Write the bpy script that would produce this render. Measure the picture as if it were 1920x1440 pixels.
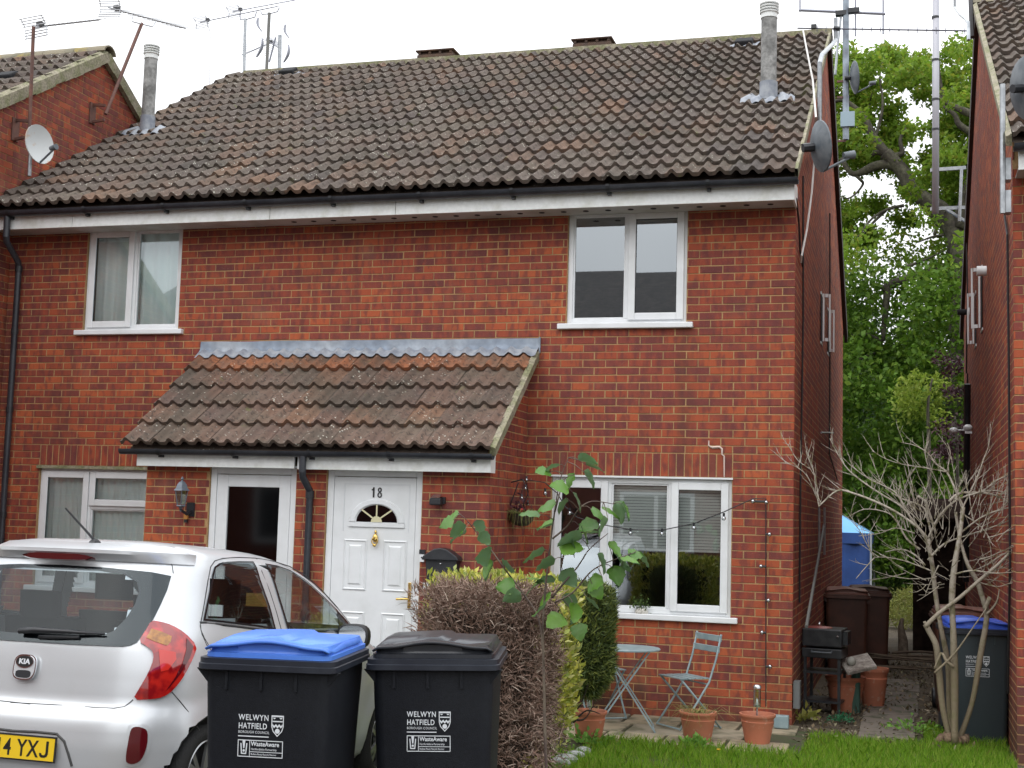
import bpy, bmesh, math, random
from math import sin, cos, pi, radians, atan2, sqrt
from mathutils import Vector, Matrix, noise
random.seed(18)
V = Vector
S = bpy.context.scene
COL = S.collection
for o in list(bpy.data.objects):
    bpy.data.objects.remove(o)

# ------------------------------------------------------------------ camera
CAM = V((1.013, -12.804, 1.816)); FPX = 2539.5
RC = Matrix.Rotation(radians(16.344), 3, 'Z') @ Matrix.Rotation(radians(95.656), 3, 'X') @ Matrix.Rotation(radians(1.619), 3, 'Z')
cd = bpy.data.cameras.new('camera'); cam = bpy.data.objects.new('camera', cd); COL.objects.link(cam)
cam.matrix_world = Matrix.Translation(CAM) @ RC.to_4x4()
cd.sensor_width = 36; cd.lens = 36 * FPX / 1920; cd.clip_start = .1; cd.clip_end = 600
S.camera = cam
# ------------------------------------------------------------------ light
SUN_EL, SUN_AZ = radians(50), radians(205)      # azimuth from +Y, clockwise
wd = bpy.data.worlds.new('World'); S.world = wd; wd.use_nodes = True
nt = wd.node_tree; nt.nodes.clear()
sky = nt.nodes.new('ShaderNodeTexSky'); sky.sky_type = 'NISHITA'; sky.sun_disc = False
sky.sun_elevation = SUN_EL; sky.sun_rotation = SUN_AZ; sky.dust_density = 4; sky.air_density = 1.5
hs = nt.nodes.new('ShaderNodeHueSaturation'); hs.inputs['Saturation'].default_value = .30
nt.links.new(sky.outputs[0], hs.inputs['Color'])
tc = nt.nodes.new('ShaderNodeTexCoord'); nz = nt.nodes.new('ShaderNodeTexNoise'); nz.inputs['Scale'].default_value = 1.6; nz.inputs['Detail'].default_value = 5
nt.links.new(tc.outputs['Generated'], nz.inputs['Vector'])
mr = nt.nodes.new('ShaderNodeMapRange'); mr.inputs[1].default_value = .35; mr.inputs[2].default_value = .68
nt.links.new(nz.outputs[0], mr.inputs[0])
cl = nt.nodes.new('ShaderNodeMix'); cl.data_type = 'RGBA'          # cloud: greyer and brighter patches of one overcast
cl.inputs[6].default_value = (12.4, 12.9, 13.6, 1); cl.inputs[7].default_value = (17.5, 17.6, 17.8, 1)
nt.links.new(mr.outputs[0], cl.inputs[0])
mx = nt.nodes.new('ShaderNodeMix'); mx.data_type = 'RGBA'; mx.inputs[0].default_value = .85
nt.links.new(hs.outputs[0], mx.inputs[6]); nt.links.new(cl.outputs[2], mx.inputs[7])
bg = nt.nodes.new('ShaderNodeBackground'); bg.inputs[1].default_value = .10
wo = nt.nodes.new('ShaderNodeOutputWorld')
# overcast sky: three times brighter overhead than at the horizon
sp_ = nt.nodes.new('ShaderNodeSeparateXYZ'); nt.links.new(tc.outputs['Generated'], sp_.inputs[0])
gr_ = nt.nodes.new('ShaderNodeMapRange'); gr_.inputs[1].default_value = 0; gr_.inputs[2].default_value = 1; gr_.inputs[3].default_value = .62; gr_.inputs[4].default_value = 1.75
nt.links.new(sp_.outputs['Z'], gr_.inputs[0])
vs_ = nt.nodes.new('ShaderNodeVectorMath'); vs_.operation = 'SCALE'; nt.links.new(mx.outputs[2], vs_.inputs[0]); nt.links.new(gr_.outputs[0], vs_.inputs[3])
nt.links.new(vs_.outputs[0], bg.inputs[0]); nt.links.new(bg.outputs[0], wo.inputs[0])
sl = bpy.data.lights.new('sun', 'SUN'); sl.energy = .8; sl.angle = radians(75); sl.color = (1, .97, .92)
so = bpy.data.objects.new('sun', sl); COL.objects.link(so)
sd = V((sin(SUN_AZ) * cos(SUN_EL), cos(SUN_AZ) * cos(SUN_EL), sin(SUN_EL)))
so.rotation_euler = sd.to_track_quat('Z', 'Y').to_euler(); so.location = (0, -20, 30)
S.view_settings.view_transform = 'Standard'; S.view_settings.look = 'None'
S.view_settings.exposure = .18; S.view_settings.gamma = 1; S.view_settings.use_curve_mapping = False
S.render.engine = 'CYCLES'

# ------------------------------------------------------------------ measuring helpers (photo pixel + known plane -> place)
def ray(x, y): return RC @ V(((x - 960) / FPX, -(y - 720) / FPX, -1.))
def aY(x, y, Y=0.):
    d = ray(x, y); return CAM + d * ((Y - CAM.y) / d.y)
def aX(x, y, X=0.):
    d = ray(x, y); return CAM + d * ((X - CAM.x) / d.x)
def aZ(x, y, Z=0.):
    d = ray(x, y); return CAM + d * ((Z - CAM.z) / d.z)
def gz(y):                                   # height of the ground: level at the house, rising towards the street
    return .05 * min(max(-y - 3.2, 0), 5.1)
U = random.uniform
# ------------------------------------------------------------------ objects
def tag(o, label=None, cat=None, group=None, kind=None):
    if label: o['label'] = label
    if cat: o['category'] = cat
    if group: o['group'] = group
    if kind: o['kind'] = kind
    return o
def thing(name, label, cat, loc=(0, 0, 0), rz=0, group=None):
    o = bpy.data.objects.new(name, None); COL.objects.link(o); o.empty_display_size = .1
    o.location = loc; o.rotation_euler = (0, 0, rz)
    return tag(o, label, cat, group)
WM = {}
def wmat(o):                                  # world matrix of a thing/part, kept by hand (no depsgraph update needed)
    if o is None: return Matrix.Identity(4)
    m = o.matrix_basis.copy()
    return wmat(o.parent) @ m
def link(name, me, parent=None, mats=(), kind=None, world=True):
    o = bpy.data.objects.new(name, me); COL.objects.link(o)
    if parent is not None:
        o.parent = parent
        if world:
            o.matrix_basis = wmat(parent).inverted()
    if kind: o['kind'] = kind
    return o
class MB:
    def __init__(s): s.v = []; s.f = []; s.m = []; s.mi = 0
    def face(s, pts):
        n = len(s.v); s.v += [tuple(p) for p in pts]; s.f.append(tuple(range(n, n + len(pts)))); s.m.append(s.mi); return s
    def add(s, vs, fs):
        n = len(s.v); s.v += [tuple(p) for p in vs]
        for f in fs: s.f.append(tuple(i + n for i in f)); s.m.append(s.mi)
        return s
    def box(s, x0, x1, y0, y1, z0, z1, M=None):
        vs = [V((x, y, z)) for x in (x0, x1) for y in (y0, y1) for z in (z0, z1)]
        if M is not None: vs = [M @ p for p in vs]
        return s.add(vs, [(0, 1, 3, 2), (4, 6, 7, 5), (0, 4, 5, 1), (2, 3, 7, 6), (0, 2, 6, 4), (1, 5, 7, 3)])
    def bar(s, a, b, w, h=None, up=(0, 0, 1)):
        a, b = V(a), V(b); h = h or w; d = (b - a).normalized(); u = V(up)
        if abs(d.dot(u)) > .98: u = V((0, 1, 0))
        r = d.cross(u).normalized(); u = r.cross(d)
        vs = [p + r * (i * w / 2) + u * (j * h / 2) for p in (a, b) for i, j in ((-1, -1), (1, -1), (1, 1), (-1, 1))]
        return s.add(vs, [(0, 1, 2, 3), (7, 6, 5, 4), (0, 4, 5, 1), (1, 5, 6, 2), (2, 6, 7, 3), (3, 7, 4, 0)])
    def tube(s, pts, r, n=8, cap=True):
        pts = [V(p) for p in pts]; k = len(pts); rr = r if isinstance(r, (list, tuple)) else [r] * k
        vs = []; up = None
        for i, p in enumerate(pts):
            d = (pts[min(i + 1, k - 1)] - pts[max(i - 1, 0)])
            d = d.normalized() if d.length > 1e-9 else V((0, 0, 1))
            if up is None: up = V((0, 0, 1)) if abs(d.z) < .9 else V((1, 0, 0))
            a = d.cross(up).normalized(); up = a.cross(d).normalized()
            for j in range(n):
                t = 2 * pi * j / n; vs.append(p + (a * cos(t) + up * sin(t)) * rr[i])
        fs = [(i * n + j, i * n + (j + 1) % n, (i + 1) * n + (j + 1) % n, (i + 1) * n + j) for i in range(k - 1) for j in range(n)]
        if cap: fs += [tuple(range(n - 1, -1, -1)), tuple(range((k - 1) * n, k * n))]
        return s.add(vs, fs)
    def lathe(s, prof, c=(0, 0, 0), n=20, M=None, a0=0, a1=2 * pi):
        c = V(c); full = abs(a1 - a0 - 2 * pi) < 1e-6; m = n if full else n + 1; vs = []
        for r, z in prof:
            for j in range(m):
                t = a0 + (a1 - a0) * j / n; p = V((r * cos(t), r * sin(t), z))
                vs.append(c + (M @ p if M is not None else p))
        fs = [(i * m + j, i * m + (j + 1) % m, (i + 1) * m + (j + 1) % m, (i + 1) * m + j) for i in range(len(prof) - 1) for j in range(m if full else n)]
        return s.add(vs, fs)
    def prism(s, poly, h, M):                 # poly in local xy, extruded 0..h in local z
        n = len(poly); vs = [M @ V((p[0], p[1], 0)) for p in poly] + [M @ V((p[0], p[1], h)) for p in poly]
        return s.add(vs, [tuple(range(n - 1, -1, -1)), tuple(range(n, 2 * n))] + [(i, (i + 1) % n, (i + 1) % n + n, i + n) for i in range(n)])
    def loft(s, rings, cap=True, closed=True):
        n = len(rings[0]); vs = [p for r in rings for p in r]; m = n if closed else n - 1
        fs = [(i * n + j, i * n + (j + 1) % n, (i + 1) * n + (j + 1) % n, (i + 1) * n + j) for i in range(len(rings) - 1) for j in range(m)]
        if cap: fs += [tuple(range(n - 1, -1, -1)), tuple(range((len(rings) - 1) * n, len(rings) * n))]
        return s.add(vs, fs)
    def ball(s, c, r, n=8, m=6, sc=(1, 1, 1)):
        c = V(c); vs = []
        for i in range(1, m):
            a = pi * i / m
            for j in range(n):
                t = 2 * pi * j / n; vs.append(c + V((r * sin(a) * cos(t) * sc[0], r * sin(a) * sin(t) * sc[1], r * cos(a) * sc[2])))
        vs += [c + V((0, 0, r * sc[2])), c - V((0, 0, r * sc[2]))]; T = len(vs) - 2
        fs = [(i * n + j, (i + 1) * n + j, (i + 1) * n + (j + 1) % n, i * n + (j + 1) % n) for i in range(m - 2) for j in range(n)]
        fs += [(T, j, (j + 1) % n) for j in range(n)] + [(T + 1, (m - 2) * n + (j + 1) % n, (m - 2) * n + j) for j in range(n)]
        return s.add(vs, fs)
    def mesh(s, name, mats, smooth=False, angle=None):
        me = bpy.data.meshes.new(name); me.from_pydata(s.v, [], s.f)
        if not isinstance(mats, (list, tuple)): mats = [mats]
        for m in mats: me.materials.append(m)
        if any(s.m): me.polygons.foreach_set('material_index', s.m)
        if smooth or angle: me.polygons.foreach_set('use_smooth', [True] * len(s.f))
        if angle: me.set_sharp_from_angle(angle=radians(angle))
        me.update(); return me
    def build(s, name, mats, parent=None, smooth=False, angle=None, kind=None, world=True, weld=False):
        me = s.mesh(name, mats, smooth, angle)
        if weld:
            bm = bmesh.new(); bm.from_mesh(me); bmesh.ops.remove_doubles(bm, verts=bm.verts, dist=1e-4); bmesh.ops.recalc_face_normals(bm, faces=bm.faces); bm.to_mesh(me); bm.free()
            if angle: me.set_sharp_from_angle(angle=radians(angle))
        return link(name, me, parent, kind=kind, world=world)
def bevel(o, w, seg=2):
    m = o.modifiers.new('bevel', 'BEVEL'); m.width = w; m.segments = seg; m.limit_method = 'ANGLE'; m.angle_limit = radians(40); return o
def copy_tree(o, parent=None, **kw):
    c = o.copy(); COL.objects.link(c)
    if parent: c.parent = parent
    for ch in list(o.children): copy_tree(ch, c)
    return c
def text_mesh(txt, size, mat, name, parent, M, depth=.002, bold=0., align='LEFT', xs=1., world=True, spacing=1.):
    cu = bpy.data.curves.new(name, 'FONT'); cu.body = txt; cu.size = size; cu.extrude = depth; cu.offset = bold; cu.align_x = align; cu.resolution_u = 3; cu.space_character = spacing
    t = bpy.data.objects.new('t', cu); COL.objects.link(t)
    dg = bpy.context.evaluated_depsgraph_get(); me = bpy.data.meshes.new_from_object(t.evaluated_get(dg))
    bpy.data.objects.remove(t); me.name = name; me.transform(Matrix.Diagonal((xs, 1, 1, 1))); me.transform(M); me.materials.clear(); me.materials.append(mat)
    return link(name, me, parent, world=world)

# ------------------------------------------------------------------ materials
class NT:
    def __init__(s, name):
        s.m = bpy.data.materials.new(name); s.m.use_nodes = True; s.t = s.m.node_tree; s.n = s.t.nodes
        s.b = s.n['Principled BSDF']; s.pos = s.n.new('ShaderNodeNewGeometry')
    def L(s, a, b): s.t.links.new(a, b)
    def noise(s, scale, det=3, rough=.55, vec=None, dist=0):
        n = s.n.new('ShaderNodeTexNoise'); n.inputs['Scale'].default_value = scale; n.inputs['Detail'].default_value = det; n.inputs['Roughness'].default_value = rough; n.inputs['Distortion'].default_value = dist
        s.L(vec or s.pos.outputs['Position'], n.inputs['Vector']); return n.outputs[0]
    def voro(s, scale, vec=None):
        n = s.n.new('ShaderNodeTexVoronoi'); n.inputs['Scale'].default_value = scale; s.L(vec or s.pos.outputs['Position'], n.inputs['Vector']); return n.outputs['Distance']
    def rng(s, v, a, b, c=0, d=1):
        n = s.n.new('ShaderNodeMapRange'); s.L(v, n.inputs[0])
        for i, k in enumerate((a, b, c, d)): n.inputs[i + 1].default_value = k
        return n.outputs[0]
    def mix(s, f, a, b, mode='MIX'):
        n = s.n.new('ShaderNodeMix'); n.data_type = 'RGBA'; n.blend_type = mode
        for i, k in ((0, f), (6, a), (7, b)):
            if hasattr(k, 'links'): s.L(k, n.inputs[i])
            elif i == 0: n.inputs[0].default_value = k
            else: n.inputs[i].default_value = (*k, 1) if len(k) == 3 else k
        return n.outputs[2]
    def math(s, op, a, b=None):
        n = s.n.new('ShaderNodeMath'); n.operation = op
        for i, k in enumerate((a, b)):
            if k is None: continue
            if hasattr(k, 'links'): s.L(k, n.inputs[i])
            else: n.inputs[i].default_value = k
        return n.outputs[0]
    def ramp(s, f, cols, const=False):
        n = s.n.new('ShaderNodeValToRGB'); s.L(f, n.inputs[0]); r = n.color_ramp
        if const: r.interpolation = 'CONSTANT'
        while len(r.elements) < len(cols): r.elements.new(.5)
        for e, (p, c) in zip(r.elements, cols): e.position = p; e.color = (*c, 1)
        return n.outputs[0]
    def rnd(s, src):
        if src == 'object': return s.n.new('ShaderNodeObjectInfo').outputs['Random']
        return s.pos.outputs['Random Per Island']
    def col(s, c): 
        if hasattr(c, 'links'): s.L(c, s.b.inputs['Base Color'])
        else: s.b.inputs['Base Color'].default_value = (*c, 1)
    def bump(s, h, st=.3, d=.01):
        n = s.n.new('ShaderNodeBump'); n.inputs['Strength'].default_value = st; n.inputs['Distance'].default_value = d; s.L(h, n.inputs['Height']); s.L(n.outputs[0], s.b.inputs['Normal'])
    def set(s, **k):
        for a, b in k.items():
            i = s.b.inputs[{'rough': 'Roughness', 'metal': 'Metallic', 'coat': 'Coat Weight', 'spec': 'Specular IOR Level', 'alpha': 'Alpha', 'sss': 'Subsurface Weight', 'em': 'Emission Strength', 'coatr': 'Coat Roughness'}[a]]
            if hasattr(b, 'links'): s.L(b, i)
            else: i.default_value = b
        return s
def M(name, c, rough=.6, metal=0, c2=None, sc=4, var=.0, vsc=30, bump=0, bsc=60, coat=0, spec=.5, island=0, det=4, lo=.4, hi=.62):
    t = NT(name); base = c
    if c2: base = t.mix(t.rng(t.noise(sc, det), lo, hi), c, c2)
    if var:
        f = t.rng(t.noise(vsc, 3), .3, .7, 1 - var, 1 + var); base = t.mix(1., base, t.mix(f, (0, 0, 0), (1, 1, 1)), 'MULTIPLY') if False else t.mixv(base, f) if hasattr(t, 'mixv') else mulv(t, base, f)
    if island: base = mulv(t, base, t.rng(t.rnd('island'), 0, 1, 1 - island, 1 + island))
    t.col(base); t.set(rough=rough, metal=metal, coat=coat, spec=spec)
    if bump: t.bump(t.noise(bsc, 3), bump)
    return t.m
def mulv(t, base, f):                         # colour x scalar
    n = t.n.new('ShaderNodeVectorMath'); n.operation = 'SCALE'
    if hasattr(base, 'links'): t.L(base, n.inputs[0])
    else: n.inputs[0].default_value = base
    t.L(f, n.inputs[3]); return n.outputs[0]
def brick_mat(name, src, dark=1., hueshift=0):
    t = NT(name); r = t.rnd(src)
    big = t.noise(.55, 3)                      # whole areas of the wall burnt redder or purpler
    rr = t.math('ADD', t.math('MULTIPLY', r, .80), t.rng(big, .32, .68, -.14, .30))
    c = t.ramp(rr, [(0, (.43, .105, .040)), (.18, (.36, .082, .034)), (.36, (.29, .062, .032)), (.52, (.245, .054, .034)), (.68, (.185, .046, .038)), (.8, (.26, .060, .035)), (.94, (.135, .040, .038)), (1, (.31, .072, .034))])
    mp = t.n.new('ShaderNodeMapping'); mp.inputs['Scale'].default_value = (1, 1, .35); t.L(t.pos.outputs['Position'], mp.inputs[0])
    pat = t.noise(15, 2, .5, mp.outputs[0])
    c = t.mix(t.rng(pat, .48, .62, 0, .65), c, (.12, .036, .036)); c = t.mix(t.rng(pat, .44, .30, 0, .6), c, (.36, .075, .034))
    c = t.mix(t.rng(t.noise(140, 2), .64, .72, 0, .5), c, (.36, .20, .15)); c = t.mix(t.rng(t.noise(1.9, 5), .60, .74, 0, .35), c, (.30, .15, .10)); c = t.mix(t.rng(t.noise(.9, 4, .6), .54, .70, 0, .45), c, (.09, .04, .032))
    ms = t.n.new('ShaderNodeMapping'); ms.inputs['Scale'].default_value = (2.6, 2.6, .22); t.L(t.pos.outputs['Position'], ms.inputs[0])
    c = t.mix(t.rng(t.noise(1., 5, .6, ms.outputs[0]), .54, .74, 0, .6), c, (.085, .04, .030))
    z = t.n.new('ShaderNodeSeparateXYZ'); t.L(t.pos.outputs['Position'], z.inputs[0])
    damp = t.math('MULTIPLY', t.rng(z.outputs['Z'], .75, .12), t.rng(t.noise(1.3, 3), .38, .55))
    c = t.mix(t.math('MULTIPLY', damp, .75), c, (.055, .038, .026))
    if dark != 1: c = mulv(t, c, t.rng(r, 0, 1, dark, dark))
    t.col(c); t.set(rough=.82, spec=.3); t.bump(t.noise(120, 3), .35, .004); return t.m
def tile_mat(name, src, orange=0.):
    t = NT(name); r = t.rnd(src)
    c = t.ramp(r, [(0, (.105, .082, .070)), (.3, (.135, .108, .090)), (.5, (.115, .094, .082)), (.65, (.14, .098, .076)), (.8, (.090, .076, .070)), (.95, (.17, .105, .072)), (1, (.12, .095, .078))])
    if orange: c = t.mix(t.rng(t.noise(5, 4), .35, .6, orange * .5, orange), c, (.36, .125, .050))
    c = t.mix(t.rng(t.noise(2.2, 4), .45, .65, 0, .5), c, (.13, .112, .085))          # grey-green weathering
    c = t.mix(t.rng(t.noise(26, 4), .52, .66, 0, .65), c, (.035, .029, .026)); c = t.mix(t.rng(t.noise(1.1, 4), .50, .68, 0, .55), c, (.045, .040, .034))
    sp = t.math('MULTIPLY', t.rng(t.voro(26), .26, .16), t.rng(t.noise(1.7, 3), .46, .58, .2, 1.))
    c = t.mix(t.math('MULTIPLY', sp, t.rng(t.noise(15, 1), .50, .56)), c, (.50, .49, .42))
    c = t.mix(t.rng(t.noise(7, 5), .66, .74, 0, .6), c, (.12, .13, .045))
    t.col(c); t.set(rough=.9, spec=.25); t.bump(t.noise(140, 4), .6, .004); return t.m
def glass_mat(name, tint=(.85, .9, .9), base=.05, rough=.01, ior=1.55):
    m = bpy.data.materials.new(name); m.use_nodes = True; n = m.node_tree.nodes; l = m.node_tree.links; n.clear()
    o = n.new('ShaderNodeOutputMaterial'); mx = n.new('ShaderNodeMixShader'); tr = n.new('ShaderNodeBsdfTransparent'); gl = n.new('ShaderNodeBsdfGlossy'); fr = n.new('ShaderNodeFresnel'); ad = n.new('ShaderNodeMath')
    tr.inputs[0].default_value = (*tint, 1); gl.inputs['Roughness'].default_value = rough; gl.inputs['Color'].default_value = (.92, .97, 1, 1); fr.inputs[0].default_value = ior
    ad.operation = 'ADD'; ad.inputs[1].default_value = base; ad.use_clamp = True
    l.new(fr.outputs[0], ad.inputs[0]); l.new(ad.outputs[0], mx.inputs[0]); l.new(tr.outputs[0], mx.inputs[1]); l.new(gl.outputs[0], mx.inputs[2]); l.new(mx.outputs[0], o.inputs[0]); return m
BR_O, BR_I = brick_mat('brick_single', 'object'), brick_mat('brick_many', 'island')
BG_I = BR_I
TL_O, TL_I = tile_mat('tile_single', 'object'), tile_mat('tile_many', 'island')
TL_R = tile_mat('tile_orange', 'object', .75)
MORTAR = M('mortar', (.42, .26, .12), .95, c2=(.32, .205, .10), sc=3, var=.2, vsc=90, bump=.4, bsc=150)
WHITE = M('white_upvc', (.74, .76, .78), .32, c2=(.69, .71, .72), sc=3, var=.03, vsc=8)
FASCIA = M('painted_board', (.76, .78, .77), .5, c2=(.62, .63, .58), sc=5, var=.06, vsc=25, lo=.5, hi=.72)
SOFFIT = M('soffit_board', (.55, .56, .55), .6, c2=(.42, .42, .38), sc=2.5)
BLACKP = M('black_plastic', (.012, .014, .018), .42, c2=(.02, .022, .026), sc=9, var=.15, vsc=40)
GUTTER = M('gutter_plastic', (.018, .021, .028), .35, c2=(.035, .038, .046), sc=2.2, var=.2, vsc=30)
VERGE = M('verge_mortar', (.30, .27, .20), .95, c2=(.20, .20, .11), sc=7, var=.3, vsc=40, bump=.8, bsc=60)
LEAD = M('lead_sheet', (.20, .24, .30), .6, c2=(.30, .33, .37), sc=1.6, var=.25, vsc=9, metal=0, bump=.25, bsc=9)
LEADW = M('lead_pale', (.32, .34, .37), .65, c2=(.20, .22, .26), sc=9)
DARK = M('dark_void', (.012, .012, .014), .9)
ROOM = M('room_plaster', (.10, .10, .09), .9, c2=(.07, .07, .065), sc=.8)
CURT = M('net_curtain', (.84, .92, .89), .9, c2=(.90, .95, .93), sc=4)
GLASS = glass_mat('window_glass', (.90, .94, .94), .15); GLASSU = glass_mat('upstairs_glass', (.70, .78, .80), .34)
GALV = M('galvanised', (.42, .44, .46), .42, metal=.7, c2=(.32, .34, .36), sc=14, var=.1)
RUSTP = M('rusty_pole', (.10, .05, .04), .7, c2=(.16, .07, .05), sc=12)
DGREY = M('dark_grey_paint', (.075, .09, .105), .45, c2=(.14, .155, .17), sc=8)
ALU = M('aluminium', (.48, .49, .51), .4, metal=.6)
# ================================================================== SETTING: ground
SOIL = M('soil', (.055, .040, .025), .95, c2=(.085, .065, .04), sc=5, var=.3, vsc=50, bump=1, bsc=40)
ASPH = M('asphalt', (.06, .058, .056), .9, c2=(.045, .045, .045), sc=3, var=.3, vsc=120, bump=.6, bsc=200)
def ground_grid(name, x0, x1, ys, z_off, mat, nx=2):
    mb = MB()
    xs = [x0 + (x1 - x0) * i / nx for i in range(nx + 1)]
    vs = [(x, y, gz(y) + z_off) for y in ys for x in xs]
    mb.add(vs, [(j * (nx + 1) + i, j * (nx + 1) + i + 1, (j + 1) * (nx + 1) + i + 1, (j + 1) * (nx + 1) + i) for j in range(len(ys) - 1) for i in range(nx)])
    return mb.build(name, mat, kind='structure')
ground_grid('ground', -300, 300, [-300, -60, -30, -12, -8.3, -7, -6, -5, -4, -2.9, 0, 10, 30, 60, 350], -.012, SOIL, 8)
ground_grid('road', -60, 60, [-24, -15.2], .0, ASPH)
ground_grid('driveway', -5.6, -2.75, [-15.1, -8.3, -2.9, -1.2], .0, ASPH)

# ================================================================== bricks
CH = .075
def clip_iv(ivs, a, b):
    out = []
    for s, e in ivs:
        if b <= s or a >= e: out.append((s, e)); continue
        if a > s: out.append((s, a))
        if b < e: out.append((b, e))
    return out
def course_rects(u0, u1, z0, z1, ivf, flip=0, sol=()):
    """stretcher bond laid from u1 backwards; sol: soldier bands (a,b,z0,z1)"""
    out = []; k0 = int(round(z0 / CH)); k1 = int(round(z1 / CH))
    for k in range(k0, k1):
        za, zb = k * CH, (k + 1) * CH
        ivs = ivf((za + zb) / 2)
        for a, b, s0, s1 in sol:
            if s0 - 1e-4 <= za and zb <= s1 + 1e-4: ivs = clip_iv(ivs, a, b)
        ph = 0 if (k + flip) % 2 else .1125
        n = int((u1 - u0) / .225) + 3
        for i in range(-1, n):
            b = u1 - i * .225 + ph; a = b - .225
            for s, e in ivs:
                p, q = max(a, s), min(b, e)
                if q - p > .03: out.append((p, q, za, zb, 0))
    for a, b, s0, s1 in sol:
        n = int(round((b - a) / .075))
        for i in range(n): out.append((a + (b - a) * i / n, a + (b - a) * (i + 1) / n, s0, s1, 1))
    return out
PROUD = .0042
QL = [-99, 99]                                # ends of the wall where bricks turn the corner
def brick_into(mb, O, u, n, r, j=.0012, fine=True):
    a, b, z0, z1, _ = r; g = .0052; ea, eb = abs(a - QL[0]) < 1e-3, abs(b - QL[1]) < 1e-3; a += -.001 if ea else g; b -= -.005 if eb else g; z0 += g + U(-j, j); z1 -= g + U(-j, j); a += 0 if ea else U(-j, j) * 2; b += 0 if eb else U(-j, j) * 2
    h = PROUD + U(-.3, .35) * PROUD; back = -.01; c = .002; t = U(-.0012, .0012); Z = V((0, 0, 1))
    def P(uu, zz, nn): return O + u * uu + Z * zz + n * nn
    if fine:
        ring = lambda d, hh: [P(a + d, z0 + d + t, hh), P(b - d, z0 + d - t, hh), P(b - d, z1 - d - t, hh), P(a + d, z1 - d + t, hh)]
        vs = ring(0, back) + ring(0, h - c) + ring(c, h)
        fs = [(i, (i + 1) % 4, (i + 1) % 4 + 4, i + 4) for i in range(4)] + [(i + 4, (i + 1) % 4 + 4, (i + 1) % 4 + 8, i + 8) for i in range(4)] + [(8, 9, 10, 11)]
    else:
        vs = [P(a, z0, back), P(b, z0, back), P(b, z1, back), P(a, z1, back), P(a, z0, h), P(b, z0, h), P(b, z1, h), P(a, z1, h)]
        fs = [(i, (i + 1) % 4, (i + 1) % 4 + 4, i + 4) for i in range(4)] + [(4, 5, 6, 7)]
    mb.add(vs, fs)
def slab_wall(mb, O, u, n, u0, u1, z0, z1, holes, th=.24):
    us = sorted({u0, u1} | {h[0] for h in holes} | {h[1] for h in holes}); zs = sorted({z0, z1} | {h[2] for h in holes} | {h[3] for h in holes})
    us = [x for x in us if u0 - 1e-6 <= x <= u1 + 1e-6]; zs = [x for x in zs if z0 - 1e-6 <= x <= z1 + 1e-6]
    for i in range(len(us) - 1):
        for j in range(len(zs) - 1):
            cu, cz = (us[i] + us[i + 1]) / 2, (zs[j] + zs[j + 1]) / 2
            if any(h[0] < cu < h[1] and h[2] < cz < h[3] for h in holes): continue
            vs = [O + u * a + V((0, 0, z)) - n * t for a in (us[i], us[i + 1]) for t in (th, 0) for z in (zs[j], zs[j + 1])]
            mb.add(vs, [(0, 1, 3, 2), (4, 6, 7, 5), (0, 4, 5, 1), (2, 3, 7, 6), (0, 2, 6, 4), (1, 5, 7, 3)])
def lay(rects, O, u, n, parent, budget, fine=True, mat=BR_I, score=None):
    """the nearest `budget` bricks become objects of their own, the rest one part"""
    def key(r):
        c = O + u * ((r[0] + r[1]) / 2) + V((0, 0, (r[2] + r[3]) / 2)); return (c - CAM).length if score is None else score(c)
    rs = sorted(rects, key=key) if budget else rects
    for r in rs[:budget]:
        mb = MB(); brick_into(mb, O, u, n, r); mb.build('brick', BR_O, parent)
    mb = MB()
    for r in rs[budget:]: brick_into(mb, O, u, n, r, fine=fine)
    if mb.v: mb.build('bricks', mat, parent, kind='stuff')

# ================================================================== roof tiles
PROF = [(0, .001), (.17, .006), (.30, .030), (.43, .046), (.56, .040), (.68, .016), (.80, .002)]
def tile_verts(w=.3, L=.42, M0=Matrix.Identity(4), jit=0):
    us = [((p + k) * w / 2, h) for k in (0, 1) for p, h in PROF] + [(w, .004)]
    a = [M0 @ V((u, 0, h + .050)) for u, h in us]; b = [M0 @ V((u, L, h)) for u, h in us]; c = [M0 @ V((u, .004, h + .010)) for u, h in us]
    n = len(us); return a + b + c, [(i, i + 1, n + i + 1, n + i) for i in range(n - 1)] + [(2 * n + i, 2 * n + i + 1, i + 1, i) for i in range(n - 1)]
def tile_roof(parent, x0, n_across, eave, up, rows, gauge, budget, right=V((1, 0, 0)), sel=None, mat1=None, gaps=(), w=.3, top_orange=False, name='tile', cols=None, step=0.):
    """eave: point at x0 on the lower edge; up: unit vector up the slope"""
    nrm = right.cross(up).normalized(); R3 = Matrix((right, up, nrm)).transposed().to_4x4()
    items = []
    for j in range(rows):
        for i in range(n_across):
            o = eave + right * (i * w) + up * (j * gauge)
            if sel and not sel(i, j): continue
            if (i, j) in gaps: continue
            items.append((o, i, j))
    items.sort(key=lambda t: (t[0] - CAM).length)
    shared = MB().add(*tile_verts(w)).mesh(name, mat1 or TL_O, smooth=True, angle=50)
    sharedO = MB().add(*tile_verts(w)).mesh(name, TL_R, smooth=True, angle=50) if top_orange else None
    def mtx(o): return Matrix.Translation(o + nrm * U(-.003, .003)) @ R3 @ Matrix.Rotation(U(-.006, .006), 4, 'Z') @ Matrix.Rotation(U(-.006, .006), 4, 'X')
    for o, i, j in items[:budget]:
        ob = bpy.data.objects.new(name, sharedO if (top_orange and j == rows - 1) else shared); COL.objects.link(ob); ob.parent = parent; ob.matrix_basis = wmat(parent).inverted() @ mtx(o)
    mb = MB()
    for o, i, j in items[budget:]: mb.add(*tile_verts(w, M0=mtx(o)))
    if mb.v: mb.build(name + 's', TL_I, parent, smooth=True, angle=50, kind='stuff')

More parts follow.
